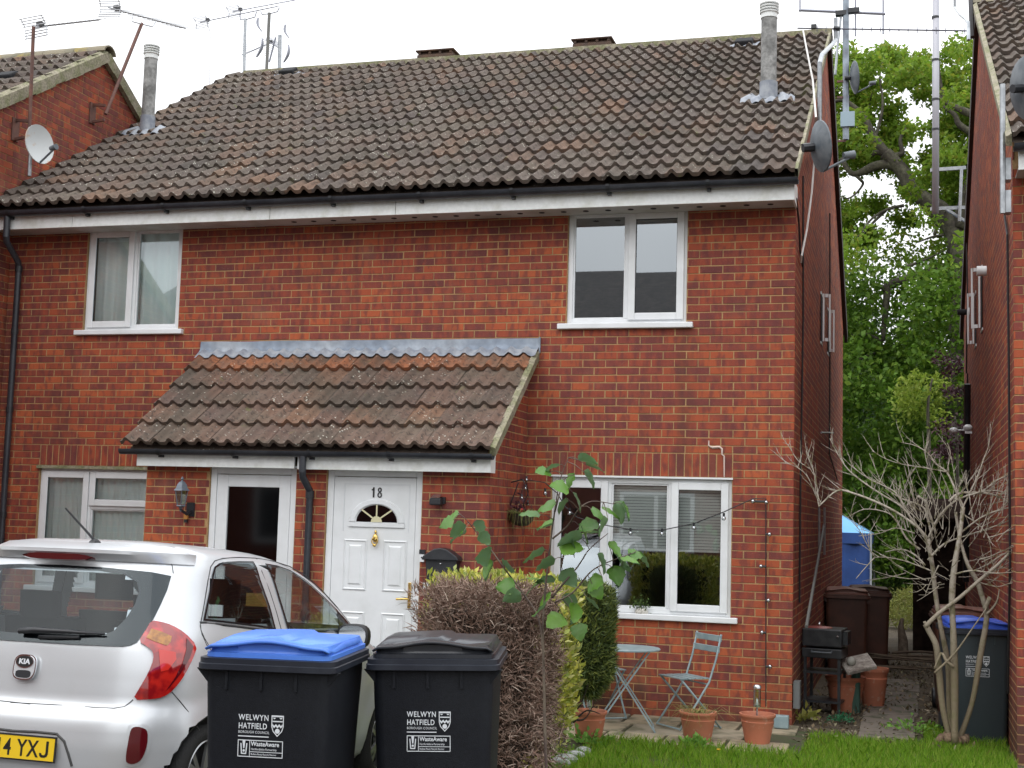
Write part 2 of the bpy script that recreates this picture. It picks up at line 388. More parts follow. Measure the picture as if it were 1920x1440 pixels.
# ================================================================== windows and doors
def rect_frame(mb, x0, x1, z0, z1, y0, y1, t, tb=None):
    tb = tb or t
    mb.box(x0, x0 + t, y0, y1, z0, z1); mb.box(x1 - t, x1, y0, y1, z0, z1); mb.box(x0 + t, x1 - t, y0, y1, z1 - t, z1); mb.box(x0 + t, x1 - t, y0, y1, z0, z0 + tb)
def window(parent, x0, x1, z0, z1, lights, sashes, yf=.03, sill=True, glass=None):
    """lights: x-edges of the mullions; sashes: list of (i, za, zb, kind) with kind 'sash' or 'fixed'; frame stands yf behind the brick face"""
    fr = MB(); t = .05
    rect_frame(fr, x0, x1, z0, z1, yf, yf + .07, t)
    edges = [x0 + t / 2] + list(lights) + [x1 - t / 2]
    for m in lights: fr.box(m - t / 2, m + t / 2, yf + .001, yf + .069, z0 + t, z1 - t)
    w = fr.build('window', WHITE, parent); bevel(w, .005)
    for i, a, b, kind in sashes:
        xa, xb = edges[i] + t / 2, edges[i + 1] - t / 2
        za = z0 + t if a is None else a; zb = z1 - t if b is None else b
        if a is not None: MB().box(xa, xb, yf + .002, yf + .068, za - t, za).build('transom', WHITE, w)
        if kind == 'sash':
            s = MB(); rect_frame(s, xa - .018, xb + .018, za - .018, zb + .018, yf - .022, yf + .0005, .07); bevel(s.build('sash', WHITE, w), .006)
            g = (xa + .05, xb - .05, za + .05, zb - .05); yy = yf + .004
            gk = MB(); rect_frame(gk, g[0] - .004, g[1] + .004, g[2] - .004, g[3] + .004, yf - .012, yf - .004, .009); gk.build('gasket', BLACKP, w)
        else:
            s = MB(); rect_frame(s, xa, xb, za, zb, yf + .012, yf + .03, .016); bevel(s.build('bead', WHITE, w), .003)
            g = (xa + .01, xb - .01, za + .01, zb - .01); yy = yf + .03
        a_ = U(-.0015, .0015); b_ = U(-.0015, .0015)
        MB().add([(g[0], yy + a_, g[2]), (g[1], yy - a_, g[2]), (g[1], yy - a_ + b_, g[3]), (g[0], yy + a_ + b_, g[3])], [(0, 1, 2, 3)]).build('pane', glass or GLASS, w)
    if sill:
        s = MB(); s.box(x0 - .08, x1 + .07, -.055, yf + .05, z0 - .055, z0 - .001); bevel(s.build('sill', WHITE, w), .008)
    return w
def curtain(x0, x1, z0, z1, y, label, amp=.022, wl=.11, mat=None, group=None):
    mb = MB(); n = int((x1 - x0) / .012); vs = []; ph = U(0, 6)
    for k in range(7):
        z = z1 + (z0 - z1) * k / 6
        for i in range(n + 1):
            x = x0 + (x1 - x0) * i / n
            a = amp * (.7 + .3 * k / 6) * (sin(2 * pi * x / wl + ph + 1.3 * noise.noise(V((x * 3, 0, 0)))) + .5 * noise.noise(V((x * 11, z * .6, 3))))
            vs.append((x, y + a, z))
    mb.add(vs, [(k * (n + 1) + i, k * (n + 1) + i + 1, (k + 1) * (n + 1) + i + 1, (k + 1) * (n + 1) + i) for k in range(6) for i in range(n)])
    return tag(mb.build('curtain', mat or CURT, smooth=True), label, 'curtain', group)

# ================================================================== THE HOUSE (a pair under one roof)
X0, X1, DEP = -8.65, 0., 9.4
EAV, RIDGE_Y, RIDGE_Z = V((0, -.44, 5.02)), 4.95, 8.28
UP = (V((0, RIDGE_Y, RIDGE_Z)) - EAV).normalized()
H = thing('brick_house', 'red brick pair of houses with white door 18, shared porch and brown tiled roof, centre', 'house', ((X0 + X1) / 2, 0, 0))
openings = dict(ul=(-7.66, -6.49, 3.675, 4.86), ur=(-2.205, -1.02, 3.675, 4.86), lr=(-2.31, -.565, .9, 2.25), ll=(-8.095, -6.36, .9, 2.25))
doorsH = [(-5.36, -4.46, .0, 2.3), (-4.15, -3.21, .0, 2.3)]
hol = list(openings.values())
ux, nY, nX = V((1, 0, 0)), V((0, -1, 0)), V((1, 0, 0))
wf = MB(); slab_wall(wf, V((0, 0, 0)), ux, nY, X0, X1 - .003, -.3, 4.875, hol)
WF = wf.build('front_wall', MORTAR, H)
def ivf(z):
    iv = [(X0, X1)]
    for h in hol:
        if h[2] < z < h[3]: iv = clip_iv(iv, h[0], h[1])
    if z < 3.0: iv = clip_iv(iv, -6.04, -2.573)
    return iv
rects = course_rects(X0, X1, 0, 4.875, ivf, flip=1, sol=[(-2.31, -.56, 2.25, 2.475), (-8.097, -6.35, 2.25, 2.475)])
def vis(c):                                   # bricks that show largest and are not hidden by hedge or window
    d = (c - CAM).length
    if c.z < 1.3 and c.x < -1.0: d += 6
    return d
QL[:] = [-99, 0]; lay(rects, V((0, 0, 0)), ux, nY, WF, 230, score=vis); QL[:] = [-99, 99]
# gable wall, right
def gable_iv(z, ya, yr, zr, yb, ze):
    f = (z - ze) / (zr - ze) if z > ze else 0
    if f >= 1: return []
    return [(ya + (yr - ya) * f, yb - (yb - yr) * f)]
sl_ = UP.z / UP.y
zeW = EAV.z + (0 - EAV.y) * sl_ - .03          # where the roof plane crosses the wall face
def gable(parent, X, nrm, ya, yb, yr, z_e, z_r, zlo, budget=0, fine=False, mat=BG_I, ymax=1e9, zmin=0, name='gable_wall'):
    th = .24
    poly = [(ya + .003, -.3), (yb, -.3), (yb, z_e), (yr, z_r), (ya + .003, z_e)]
    m = MB(); s = -nrm.x
    m.add([(X, p, z) for p, z in poly] + [(X + s * th, p, z) for p, z in poly], [(0, 1, 2, 3, 4), (9, 8, 7, 6, 5)] + [(i, i + 5, (i + 1) % 5 + 5, (i + 1) % 5) for i in range(5)])
    w = m.build(name, MORTAR, parent, weld=True)
    u = V((0, 1, 0)) if nrm.x > 0 else V((0, -1, 0))
    if nrm.x > 0: rr = course_rects(ya, yb, zmin, z_r, lambda z: [(a, min(b, ymax)) for a, b in gable_iv(z, ya, yr, z_r, yb, z_e) if a < ymax], flip=1)
    else: rr = [(-q, -p, a, b, s_) for p, q, a, b, s_ in course_rects(ya, yb, zmin, z_r, lambda z: gable_iv(z, ya, yr, z_r, yb, z_e))]
    global PROUD
    QL[:] = [ya, 99] if nrm.x > 0 else [-99, -ya]; PROUD = .0012 if name == 'gable_wall' and not budget else .0042
    lay(rr, V((X, 0, 0)), u, nrm, w, budget, fine=fine, mat=mat); QL[:] = [-99, 99]; PROUD = .0042; return w
zr_w = zeW + (RIDGE_Y) * sl_
GW = gable(H, X1, nX, 0, 2 * RIDGE_Y, RIDGE_Y, zeW, zr_w, -.3, fine=True)
MB().add([(X0, 0, -.3), (X0, 2 * RIDGE_Y, -.3), (X0, 2 * RIDGE_Y, zeW), (X0, RIDGE_Y, zr_w), (X0, 0, zeW)], [(0, 1, 2, 3, 4)]).build('party_wall', MORTAR, H)
MB().add([(X0, 2 * RIDGE_Y, -.3), (X1, 2 * RIDGE_Y, -.3), (X1, 2 * RIDGE_Y, zeW), (X0, 2 * RIDGE_Y, zeW)], [(0, 1, 2, 3)]).build('rear_wall', MORTAR, H)
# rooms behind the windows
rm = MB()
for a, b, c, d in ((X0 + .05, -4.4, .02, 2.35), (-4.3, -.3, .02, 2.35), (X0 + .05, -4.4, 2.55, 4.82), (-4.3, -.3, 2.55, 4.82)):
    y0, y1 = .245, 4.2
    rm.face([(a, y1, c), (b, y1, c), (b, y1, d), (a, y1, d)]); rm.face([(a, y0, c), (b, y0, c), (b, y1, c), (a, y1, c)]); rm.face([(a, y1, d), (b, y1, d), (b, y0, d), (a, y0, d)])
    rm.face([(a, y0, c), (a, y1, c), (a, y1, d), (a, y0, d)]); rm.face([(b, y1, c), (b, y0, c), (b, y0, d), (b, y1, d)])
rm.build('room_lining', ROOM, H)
# windows
o = openings
W1 = window(H, o['ul'][0], o['ul'][1], o['ul'][2] + .055, o['ul'][3], [-7.075], [(0, None, None, 'sash'), (1, None, None, 'fixed')])
W2 = window(H, o['ur'][0], o['ur'][1], o['ur'][2] + .055, o['ur'][3], [-1.605], [(0, None, None, 'fixed'), (1, None, None, 'sash')], glass=GLASSU)
W3 = window(H, o['lr'][0], o['lr'][1], o['lr'][2] + .055, o['lr'][3] - .02, [-1.745, -1.145], [(0, None, None, 'sash'), (1, None, None, 'fixed'), (2, None, None, 'sash')])
W4 = window(H, o['ll'][0], o['ll'][1], o['ll'][2] + .055, o['ll'][3] - .03, [-7.475], [(0, None, None, 'sash'), (1, 1.84, None, 'sash'), (1, None, 1.79, 'fixed')])
MB().box(-8.12, -6.3, -.03, .06, 2.215, 2.248).build('window_head_trim', VERGE, H)
MB().box(-2.33, -.555, -.022, .06, 2.232, 2.249).build('window_head_trim', WHITE, H)
curtain(-7.6, -6.52, 3.72, 4.84, .125, 'pale green-grey net curtain in the upstairs window on the left', .03, .16)
curtain(-8.06, -6.4, .95, 2.22, .125, 'patterned pale net curtain in the ground floor window left of the porch', .018, .075)
BLIND = M('blind_slats', (.80, .80, .76), .7, c2=(.70, .70, .66), sc=2)
bl = thing('venetian_blind', 'grey slatted blind half open behind the ground floor window by door 18', 'blind', (-.85, .2, 1.5))
for i in range(24):
    z = 2.2 - i * .028; MB().box(-1.72, -.60, .115, .118, z - .012, z + .012, None).build('slat', BLIND, bl)
# fascia, soffit
for a, b in ((X0 - .08, -7.62), (-7.615, -5.28), (-5.275, -3.9), (-3.895, .0)):
    bevel(MB().box(a, b, -.375, -.35, 4.80, 4.99).build('fascia_board', FASCIA, H), .003)
MB().box(.0, .02, -.375, .0, 4.80, 5.0).build('fascia_end', FASCIA, H)
for i in range(16):                           # left half: soffit of separate boards
    a = X0 - .08 + i * .215
    MB().box(a, a + .208, -.349, -.004, 4.815 + U(0, .002), 4.824).build('soffit_board', SOFFIT, H)
MB().box(X0 - .08 + 16 * .215, .0, -.349, -.004, 4.815, 4.824).build('soffit_panel', SOFFIT, H)
for i in range(23):
    a = -5.1 + i * .222
    if a > -.05: break
    MB().lathe([(0, 0), (.028, 0), (.030, .003), (0, .003)], (a, -.17, 4.811), 12).build('soffit_vent', DARK, H)
# roof
RF = MB()
e2 = V((0, 2 * RIDGE_Y + .44, 5.02))
xa, xb = X0 - .12, X1 + .05
for A, B in ((V((0, EAV.y + .03, EAV.z - .02)), V((0, RIDGE_Y, RIDGE_Z - .03))), (V((0, e2.y, e2.z)), V((0, RIDGE_Y, RIDGE_Z - .03)))):
    RF.face([(xa, A.y, A.z), (xb, A.y, A.z), (xb, B.y, B.z), (xa, B.y, B.z)])
ROOF = RF.build('roof', TL_I, H)
GA = .345; ROWS = 18; slopeL = (V((0, RIDGE_Y, RIDGE_Z)) - EAV).length; GA = (slopeL + .02) / ROWS
NA = 29
vent_cells = {(10, 16), (26, 15)}
tile_roof(ROOF, X0 - .02, NA, V((X0 - .02, EAV.y - .03, EAV.z)), UP, ROWS, GA, 245)
tile_roof(ROOF, X0 - .02, 0, EAV, UP, 0, GA, 0)
# verge: mortar bed and undercloak on the right, dark board up the back slope
nv = V((0, -UP.z, UP.y))
vg = MB()
pts = [EAV + UP * (slopeL * i / 40) for i in range(41)]
for i in range(40):
    a, b = pts[i], pts[i + 1]; k = .03 + .008 * noise.noise(V((i * .7, 0, 0))); h = .055 + .012 * noise.noise(V((i * .9, 5, 0)))
    M_ = [V((.028, a.y, a.z)) - nv * .03, V((.055 + k * .1, a.y, a.z)) - nv * .03, V((.055 + k * .1, a.y, a.z)) + nv * h, V((.028, a.y, a.z)) + nv * h]
    N_ = [p + (b - a) for p in M_]; vg.loft([M_, N_], cap=False)
vg.build('verge_mortar', VERGE, H)
bb = MB(); A = V((.06, e2.y, e2.z)); B = V((.06, RIDGE_Y, RIDGE_Z)); dn = (B - A).normalized().cross(V((1, 0, 0))).normalized()
if dn.z > 0: dn = -dn
bb.loft([[A + V((0, 0, .07)), A + dn * .16, A + dn * .16 - V((.05, 0, 0)), A - V((.05, 0, -.07))], [B + V((0, 0, .06)), B + dn * .16, B + dn * .16 - V((.05, 0, 0)), B - V((.05, 0, -.06))]])
bb.build('rear_verge_board', M('dark_timber', (.035, .025, .022), .8), H)
# rear slope tiles (edge on from here): one sheet of ribs along the verge
# ridge tiles
RIDM = NT('ridge_tile'); c_ = RIDM.mix(RIDM.rng(RIDM.noise(3, 4), .4, .6), (.24, .21, .15), (.16, .15, .11)); c_ = RIDM.mix(RIDM.rng(RIDM.noise(2.3, 4), .56, .66), c_, (.36, .27, .05)); c_ = RIDM.mix(RIDM.rng(RIDM.noise(6, 4), .6, .7, 0, .7), c_, (.09, .10, .04))
RIDM.col(c_); RIDM.set(rough=.95); RIDM.bump(RIDM.noise(60, 4), .8, .01); RIDM = RIDM.m
def ridge(parent, x0, x1, y, z, L=.45, r=.125):
    n = max(1, int(round((x1 - x0) / L))); L = (x1 - x0) / n
    for i in range(n):
        mb = MB(); a, b = x0 + i * L, x0 + (i + 1) * L; dz = U(-.006, .006)
        rg = []
        for x, rr in ((a + .002, r), (b - .002, r + .002)):
            o_ = [V((x, y + rr * cos(t) * 1.1, z - .075 + dz + rr * sin(t))) for t in [radians(12 + 156 * k / 8) for k in range(9)]]
            i_ = [V((x, y + (rr - .018) * cos(t) * 1.1, z - .075 + dz + (rr - .018) * sin(t))) for t in [radians(168 - 156 * k / 8) for k in range(9)]]
            rg.append(o_ + i_)
        mb.loft(rg); mb.build('ridge_tile', RIDM, parent, smooth=True, angle=50)
ridge(ROOF, X0 + .2, X1 + .07, RIDGE_Y, RIDGE_Z + .02)
mb = MB()
for s in (-1, 1): mb.bar((X0 + .22, RIDGE_Y + s * .14, RIDGE_Z - .01), (X1 + .07, RIDGE_Y + s * .14, RIDGE_Z - .01), .05, .07)
mb.build('ridge_bedding', VERGE, ROOF)
RVM = M('ridge_vent_clay', (.075, .05, .04), .9, c2=(.12, .07, .045), sc=7, bump=.5)
for px, py in ((821, 97), (1113, 76)):        # gas-flue ridge terminals: cap on a slotted box
    p = aY(px, py, RIDGE_Y); x = p.x
    v = MB(); v.box(x - .27, x + .27, RIDGE_Y - .13, RIDGE_Y + .13, RIDGE_Z + .03, RIDGE_Z + .085); v.box(x - .25, x + .25, RIDGE_Y - .09, RIDGE_Y + .09, RIDGE_Z + .085, RIDGE_Z + .125)
    for s in (-1, -.33, .33, 1): v.box(x + s * .235 - .02, x + s * .235 + .02, RIDGE_Y - .13, RIDGE_Y + .13, RIDGE_Z + .085, RIDGE_Z + .13)
    v.box(x - .29, x + .29, RIDGE_Y - .15, RIDGE_Y + .15, RIDGE_Z + .125, RIDGE_Z + .15)
    bevel(v.build('ridge_terminal', RVM, ROOF), .012)
# vent tiles with lead aprons near the ridge
def on_roof(px, py, lift=0):
    d = ray(px, py); n_ = nv; P0 = EAV; t = (P0 - CAM).dot(n_) / d.dot(n_); return CAM + d * t + n_ * lift
for px, py in ((541, 146), (1397, 92)):
    p = on_roof(px, py, .05); mb = MB(); Rm_ = Matrix((V((1, 0, 0)), UP, nv)).transposed().to_4x4(); T = Matrix.Translation(p) @ Rm_
    mb.box(-.13, .10, -.05, .16, -.02, .07, T); w = mb.build('roof_vent', DARK, ROOF); bevel(w, .02)
    mb = MB(); n = 20; vs = []
    for j in (0, 1):
        for i in range(n + 1):
            x = -.22 + .5 * i / n; h = .012 * sin(2 * pi * x / .15); vs.append(T @ V((x, -.14 + j * .16, h + .02 * j)))
    mb.add(vs, [(i, i + 1, n + 2 + i, n + 1 + i) for i in range(n)]); mb.build('vent_apron', LEADW, w, smooth=True)
# flue pipes
FLP = M('flue_cement', (.34, .34, .33), .9, c2=(.17, .17, .165), sc=5, var=.25, vsc=30, bump=.4, bsc=60)
def flue(px, pyb, pxt, pyt, r):
    b = on_roof(px, pyb, .04); t = b + V((0, 0, 1)) * 1; # height from the photo
    d = ray(pxt, pyt); k = (b.y - CAM.y) / d.y; top = (CAM + d * k); h = top.z - b.z
    f = MB(); f.tube([b - V((0, 0, .1)), b + V((0, 0, h - .02))], r, 20); f = f.build('flue_pipe', FLP, H, smooth=True, angle=50)
    MB().tube([b, b + V((0, 0, h * .20))], r * 1.14, 20).build('flue_sleeve', LEADW, f, smooth=True, angle=50)
    c = MB(); c.tube([b + V((0, 0, h * .90)), b + V((0, 0, h * .955))], r * 1.08, 20); c.build('flue_collar', FASCIA, f, smooth=True, angle=50)
    c = MB()
    for i in range(4): c.lathe([(0, 0), (r * 1.22, 0), (r * 1.26, .012), (r * 1.1, .022), (0, .024)], b + V((0, 0, h * .955 + i * .032)), 20)
    c.build('flue_cap', FASCIA, f, smooth=True, angle=40)
    c = MB(); c.tube([b + V((0, 0, h * .95)), b + V((0, 0, h * .955 + .11))], r * .95, 16); c.build('flue_core', DARK, f)
    mb = MB(); Rm_ = Matrix((V((1, 0, 0)), UP, nv)).transposed().to_4x4(); T = Matrix.Translation(b) @ Rm_; vs = []; n = 24; W_ = r * 3.4
    for j, yy in enumerate((-.17, -.08, .12)):
        for i in range(n + 1):
            x = -W_ + 2 * W_ * i / n; hh = .016 * sin(2 * pi * x / .15) + (.03, .055, .05)[j]; vs.append(T @ V((x * (1 - .25 * (j == 2)), yy - .02 * cos(x * 9), hh)))
    mb.add(vs, [(j * (n + 1) + i, j * (n + 1) + i + 1, (j + 1) * (n + 1) + i + 1, (j + 1) * (n + 1) + i) for j in (0, 1) for i in range(n)]); mb.build('flue_apron', LEADW, f, smooth=True)
flue(277, 255, 281, 96, .082)
flue(1441, 196, 1444, 18, .086)
# gutter and downpipe
def gutter(parent, x0, x1, y, z, r=.058, drops=(), th=.004, step=.95):
    mb = MB(); n = 10; rg = []
    for x in (x0, x1):
        o_ = [V((x, y + r * cos(t), z + r * sin(t))) for t in [pi + pi * k / n for k in range(n + 1)]]
        i_ = [V((x, y + (r - th) * cos(t), z + (r - th) * sin(t))) for t in [2 * pi - pi * k / n for k in range(n + 1)]]
        rg.append(o_ + i_)
    mb.loft(rg); g = mb.build('gutter', GUTTER, parent, smooth=True, angle=50)
    x = x0 + .4
    while x < x1 - .1:
        b = MB(); rg = [[V((xx, y + (r + .008) * cos(t), z + (r + .008) * sin(t) + .002)) for t in [pi * .98 + pi * 1.04 * k / n for k in range(n + 1)]] for xx in (x, x + .035)]
        b.loft(rg, cap=False, closed=False); b.box(x, x + .035, y + r * .2, y + r + .02, z - r - .022, z - r + .012); b.build('gutter_bracket', BLACKP, g); x += step
    return g
gutter(H, X0 - .13, X1 + .06, -.435, 4.985)
def square_pipe(pts, w, name, parent, mat=GUTTER):
    mb = MB(); mb.tube(pts, w / 2 * 1.3, 4); return mb.build(name, mat, parent)
def pipe(pts, r, name, parent, mat=GUTTER, n=12): return MB().tube(pts, r, n).build(name, mat, parent, smooth=True, angle=60)
xd = aY(30, 600, -.06).x
p0 = aY(14, 405, -.43)
dp = pipe([(p0.x, -.43, 4.94), (p0.x, -.43, 4.70)], .036, 'downpipe_outlet', H)
pipe([(p0.x, -.43, 4.74), (p0.x, -.42, 4.66), (xd, -.09, 4.50), (xd, -.07, 4.42)], .035, 'downpipe_offset', H)
dpp = pipe([(xd, -.07, 4.46), (xd, -.07, .05)], .034, 'downpipe', H)
for z in (4.42, 3.72, 2.85, 1.7):
    MB().tube([(xd, -.07, z - .03), (xd, -.07, z + .03)], .041, 12).build('pipe_clip', BLACKP, dpp)
# ------------------------------------------------------------------ porch
PX0, PX1, PY = -6.04, -2.573, -1.2
pf = MB(); slab_wall(pf, V((0, PY, 0)), ux, nY, PX0, PX1 - .003, -.3, 2.24, [(a, b, -.3, 2.24) for a, b, c, d in doorsH], th=.215)
PW = pf.build('porch_wall', MORTAR, H)
def pif(z):
    iv = [(PX0, PX1)]
    for d in doorsH: iv = clip_iv(iv, d[0], d[1])
    return iv
QL[:] = [-99, PX1]; lay(course_rects(PX0, PX1, 0, 2.25, pif, flip=0), V((0, PY, 0)), ux, nY, PW, 70, score=lambda c: (c - CAM).length + (5 if c.z < 1.3 else 0)); QL[:] = [-99, 99]
pT, pB = V((0, -.01, 3.43)), V((0, -1.40, 2.40)); PUP = (pT - pB).normalized(); pL = (pT - pB).length; psl = PUP.z / PUP.y
for X_, nr in ((PX1, V((1, 0, 0))), (PX0, V((-1, 0, 0)))):
    zt = lambda y: pB.z + (y - pB.y) * psl - .06
    m = MB(); s = -nr.x; poly = [(PY + .003, -.3), (-.002, -.3), (-.002, zt(0)), (PY + .003, zt(PY))]
    m.add([(X_, a, b) for a, b in poly] + [(X_ + s * .2, a, b) for a, b in poly], [(0, 1, 2, 3), (7, 6, 5, 4)] + [(i, i + 4, (i + 1) % 4 + 4, (i + 1) % 4) for i in range(4)])
    w = m.build('porch_side_wall', MORTAR, H, weld=True)
    if X_ == PX1:
        rr = course_rects(PY, 0, 0, 3.4, lambda z: [(max(PY, pB.y + (z + .06 - pB.z) / psl), -.0)] if z > zt(PY) else [(PY, 0)], flip=0)
        QL[:] = [PY, 99]; lay([r for r in rr if r[1] > r[0]], V((X_, 0, 0)), V((0, 1, 0)), nr, w, 0); QL[:] = [-99, 99]
pn = V((0, -PUP.z, PUP.y))
pr = MB(); pr.face([(PX0 - .1, pB.y + .03, pB.z - .03), (PX1 + .02, pB.y + .03, pB.z - .03), (PX1 + .02, pT.y, pT.z - .02), (PX0 - .1, pT.y, pT.z - .02)])
PR = pr.build('porch_roof', TL_I, H)
tile_roof(PR, 0, 12, V((PX1 + .07 - 12 * .308, pB.y - .02, pB.z)), PUP, 5, (pL + .0) / 5, 60, w=.308, top_orange=True, mat1=tile_mat('tile_porch', 'object', .13), name='tile')
vg = MB()
for i in range(20):
    a = pB + PUP * (pL * i / 20); b = pB + PUP * (pL * (i + 1) / 20); h = .05 + .01 * noise.noise(V((i, 1, 0)))
    M_ = [V((PX1 + .045, a.y, a.z)) - pn * .05, V((PX1 + .105, a.y, a.z)) - pn * .05, V((PX1 + .11, a.y, a.z)) + pn * h * .6, V((PX1 + .06, a.y, a.z)) + pn * h]
    vg.loft([M_, [p + (b - a) for p in M_]], cap=(i in (0, 19)))
vg.build('porch_verge', VERGE, H)
# lead flashing: upright against the wall, dressed down over the tile rolls
fl = MB(); n = 150; xs = [-6.2 + 3.73 * i / n for i in range(n + 1)]; vs = []
for k in range(5):
    for x in xs:
        wob = .006 * noise.noise(V((x * 2.2, k, 0)))
        per = (x - (PX1 + .07 - 12 * .308)) / .154; f = per - math.floor(per); hh = .0
        for (p, h1), (q, h2) in zip(PROF + [(1, .004)], (PROF + [(1, .004)])[1:]):
            if p <= f <= q: hh = h1 + (h2 - h1) * (f - p) / (q - p)
        base = pB + PUP * (pL - (.13, .02)[0 if k == 4 else 1])
        if k == 0: p_ = (x, -.012, 3.59 + wob)
        elif k == 1: p_ = (x, -.016, 3.535 + wob)
        elif k == 2: p_ = (x, -.024, 3.50)
        elif k == 3: q_ = pB + PUP * (pL + .0) + pn * (hh * .9 + .056); p_ = (x, q_.y, q_.z)
        else: q_ = pB + PUP * (pL - .12 + .014 * noise.noise(V((x * 5, 0, 0)))) + pn * (hh + .052); p_ = (x, q_.y, q_.z)
        vs.append(p_)
fl.add(vs, [(k * (n + 1) + i, k * (n + 1) + i + 1, (k + 1) * (n + 1) + i + 1, (k + 1) * (n + 1) + i) for k in range(4) for i in range(n)])
fl.m = [1 if (i // n) == 3 else 0 for i in range(len(fl.f))]
fl.build('lead_flashing', [LEAD, LEADW], H, smooth=True, angle=50)
MB().box(-2.47, -2.455, -.03, -.012, 3.44, 3.60).build('flashing_end', LEAD, H)
# porch fascia and gutter
bevel(MB().box(PX0 - .03, -4.42, -1.345, -1.32, 2.215, 2.36).build('fascia_board', FASCIA, H), .003)
bevel(MB().box(-4.39, PX1 + .03, -1.345, -1.32, 2.21, 2.36).build('fascia_board', FASCIA, H), .003)
MB().box(PX1 + .03, PX1 + .05, -1.345, -1.20, 2.21, 2.38).build('fascia_end', FASCIA, H)
MB().box(PX0 - .03, PX1 + .03, -1.319, -1.19, 2.225, 2.238).build('soffit_panel', SOFFIT, H)
gutter(H, PX0 - .17, PX1 + .09, -1.405, 2.372, r=.052, step=.78)
gx = aY(568, 870, -1.40).x; wx = aY(577, 1000, -1.26).x
pipe([(gx, -1.405, 2.33), (gx, -1.405, 2.18)], .033, 'downpipe_outlet', H)
pipe([(gx, -1.405, 2.20), (gx, -1.395, 2.14), (wx, -1.26, 2.02), (wx, -1.25, 1.96)], .033, 'downpipe_offset', H)
dpp = pipe([(wx, -1.25, 1.99), (wx, -1.25, .03)], .032, 'downpipe', H)
for z in (1.98, .9): MB().tube([(wx, -1.25, z - .035), (wx, -1.25, z + .035)], .04, 12).build('pipe_clip', BLACKP, dpp)
# doors
def door_frame(x0, x1, z1, y=PY + .02):
    mb = MB(); mb.box(x0, x0 + .062, y, y + .08, 0, z1); mb.box(x1 - .062, x1, y, y + .08, 0, z1); mb.box(x0 + .062, x1 - .062, y, y + .08, z1 - .062, z1); return bevel(mb.build('door_frame', WHITE, H), .006)
DF = door_frame(-5.358, -4.462, 2.222); DF2 = door_frame(-4.148, -3.212, 2.222)
def panel(mb, x0, x1, z0, z1, y, d=.012, b=.03, raised=True):   # a moulded panel: recess with a raised field
    pts = lambda o_, yy: [V((x0 + o_, yy, z0 + o_)), V((x1 - o_, yy, z0 + o_)), V((x1 - o_, yy, z1 - o_)), V((x0 + o_, yy, z1 - o_))]
    rg = [pts(0, y - .001), pts(.012, y - .009), pts(.022, y + .0005), pts(.05, y + .0005), pts(.065, y - .008)]
    mb.loft(rg, cap=False); mb.face(rg[-1])
# left door: white frame, one dark obscure pane
y = PY + .025
d1 = MB(); gx0, gx1, gz0, gz1 = -5.17, -4.61, .52, 2.03
rect_frame(d1, -5.292, -4.528, .12, 2.155, y, y + .045, .115); d1.box(-5.177, -4.643, y, y + .045, .235, .5)
D1 = bevel(d1.build('door', WHITE, H), .006)
DG = glass_mat('door_glass', (.02, .03, .03), .015, .06)
MB().add([(-5.18, y + .02, .49), (-4.64, y + .02, .49), (-4.64, y + .02, 2.045), (-5.18, y + .02, 2.045)], [(0, 1, 2, 3)]).build('pane', DG, D1)
MB().box(-5.18, -4.64, y + .03, y + .04, .4, 2.05).build('pane_backing', DARK, D1)
# door 18
d2 = MB(); d2.box(-4.083, -3.277, y, y + .045, .12, 2.155)
D2 = bevel(d2.build('door', WHITE, H), .004)
pm = MB()
xm = -3.652
for a, b in ((-3.965, -3.735), (-3.575, -3.345)):
    panel(pm, a, b, 1.12, 1.585, y - .001) ; panel(pm, a, b, .36, .93, y - .001)
pm.build('door_panels', WHITE, D2, smooth=True, angle=20)
# groove lines of the moulded outer field
gr = MB()
for (a, b, c, d) in ((-3.985, -3.975, 1.66, 2.085), (-3.345, -3.335, 1.66, 2.085)): gr.box(a, b, y - .004, y - .0005, c, d)
gr.box(-3.985, -3.335, y - .004, y - .0005, 2.085, 2.095); gr.build('door_mould', M('upvc_shade', (.66, .68, .70), .4), D2)
# sunburst light
sb = MB(); cz = 1.745; n = 18; ri, ro = .205, .225
for k in range(n):
    a, b = pi * k / n, pi * (k + 1) / n
    q = lambda r_, t, yy, e=1.: V((xm + r_ * cos(t), yy, cz + r_ * sin(t) * .78))
    sb.loft([[q(.275, a, y - .001), q(.262, a, y - .014), q(.215, a, y - .016), q(.20, a, y - .001)], [q(.275, b, y - .001), q(.262, b, y - .014), q(.215, b, y - .016), q(.20, b, y - .001)]], cap=False)
sb.box(xm - .275, xm + .275, y - .014, y - .0005, cz - .045, cz - .005)
sb.build('fanlight_frame', WHITE, D2, smooth=True, angle=40)
gp = MB(); gp.face([(xm + .20 * cos(pi * k / n), y - .002, cz + .20 * .78 * sin(pi * k / n)) for k in range(n + 1)]); gp.build('fanlight_pane', glass_mat('fan_glass', (.03, .03, .05), .02), D2)
CREAM = M('cream_lead', (.60, .56, .36), .5)
sr = MB()
for k in (1, 2, 3):
    t = pi * k / 4; sr.bar((xm + .05 * cos(t), y - .006, cz + .05 * sin(t)), (xm + .205 * cos(t), y - .006, cz + .155 * sin(t)), .014, .006, up=(0, 1, 0))
sr.add([V((xm, y - .007, cz))] + [V((xm + .055 * cos(pi * k / 8), y - .007, cz + .055 * sin(pi * k / 8))) for k in range(9)], [(0, i, i + 1) for i in range(1, 9)])
sr.build('sunburst_bars', CREAM, D2)
MT = lambda x, yy, z: Matrix.Translation((x, yy, z)) @ Matrix.Rotation(pi / 2, 4, 'X')
NUMM = M('number_metal', (.12, .11, .10), .4, metal=.5)
NB = M('number_black', (.02, .02, .022), .4)
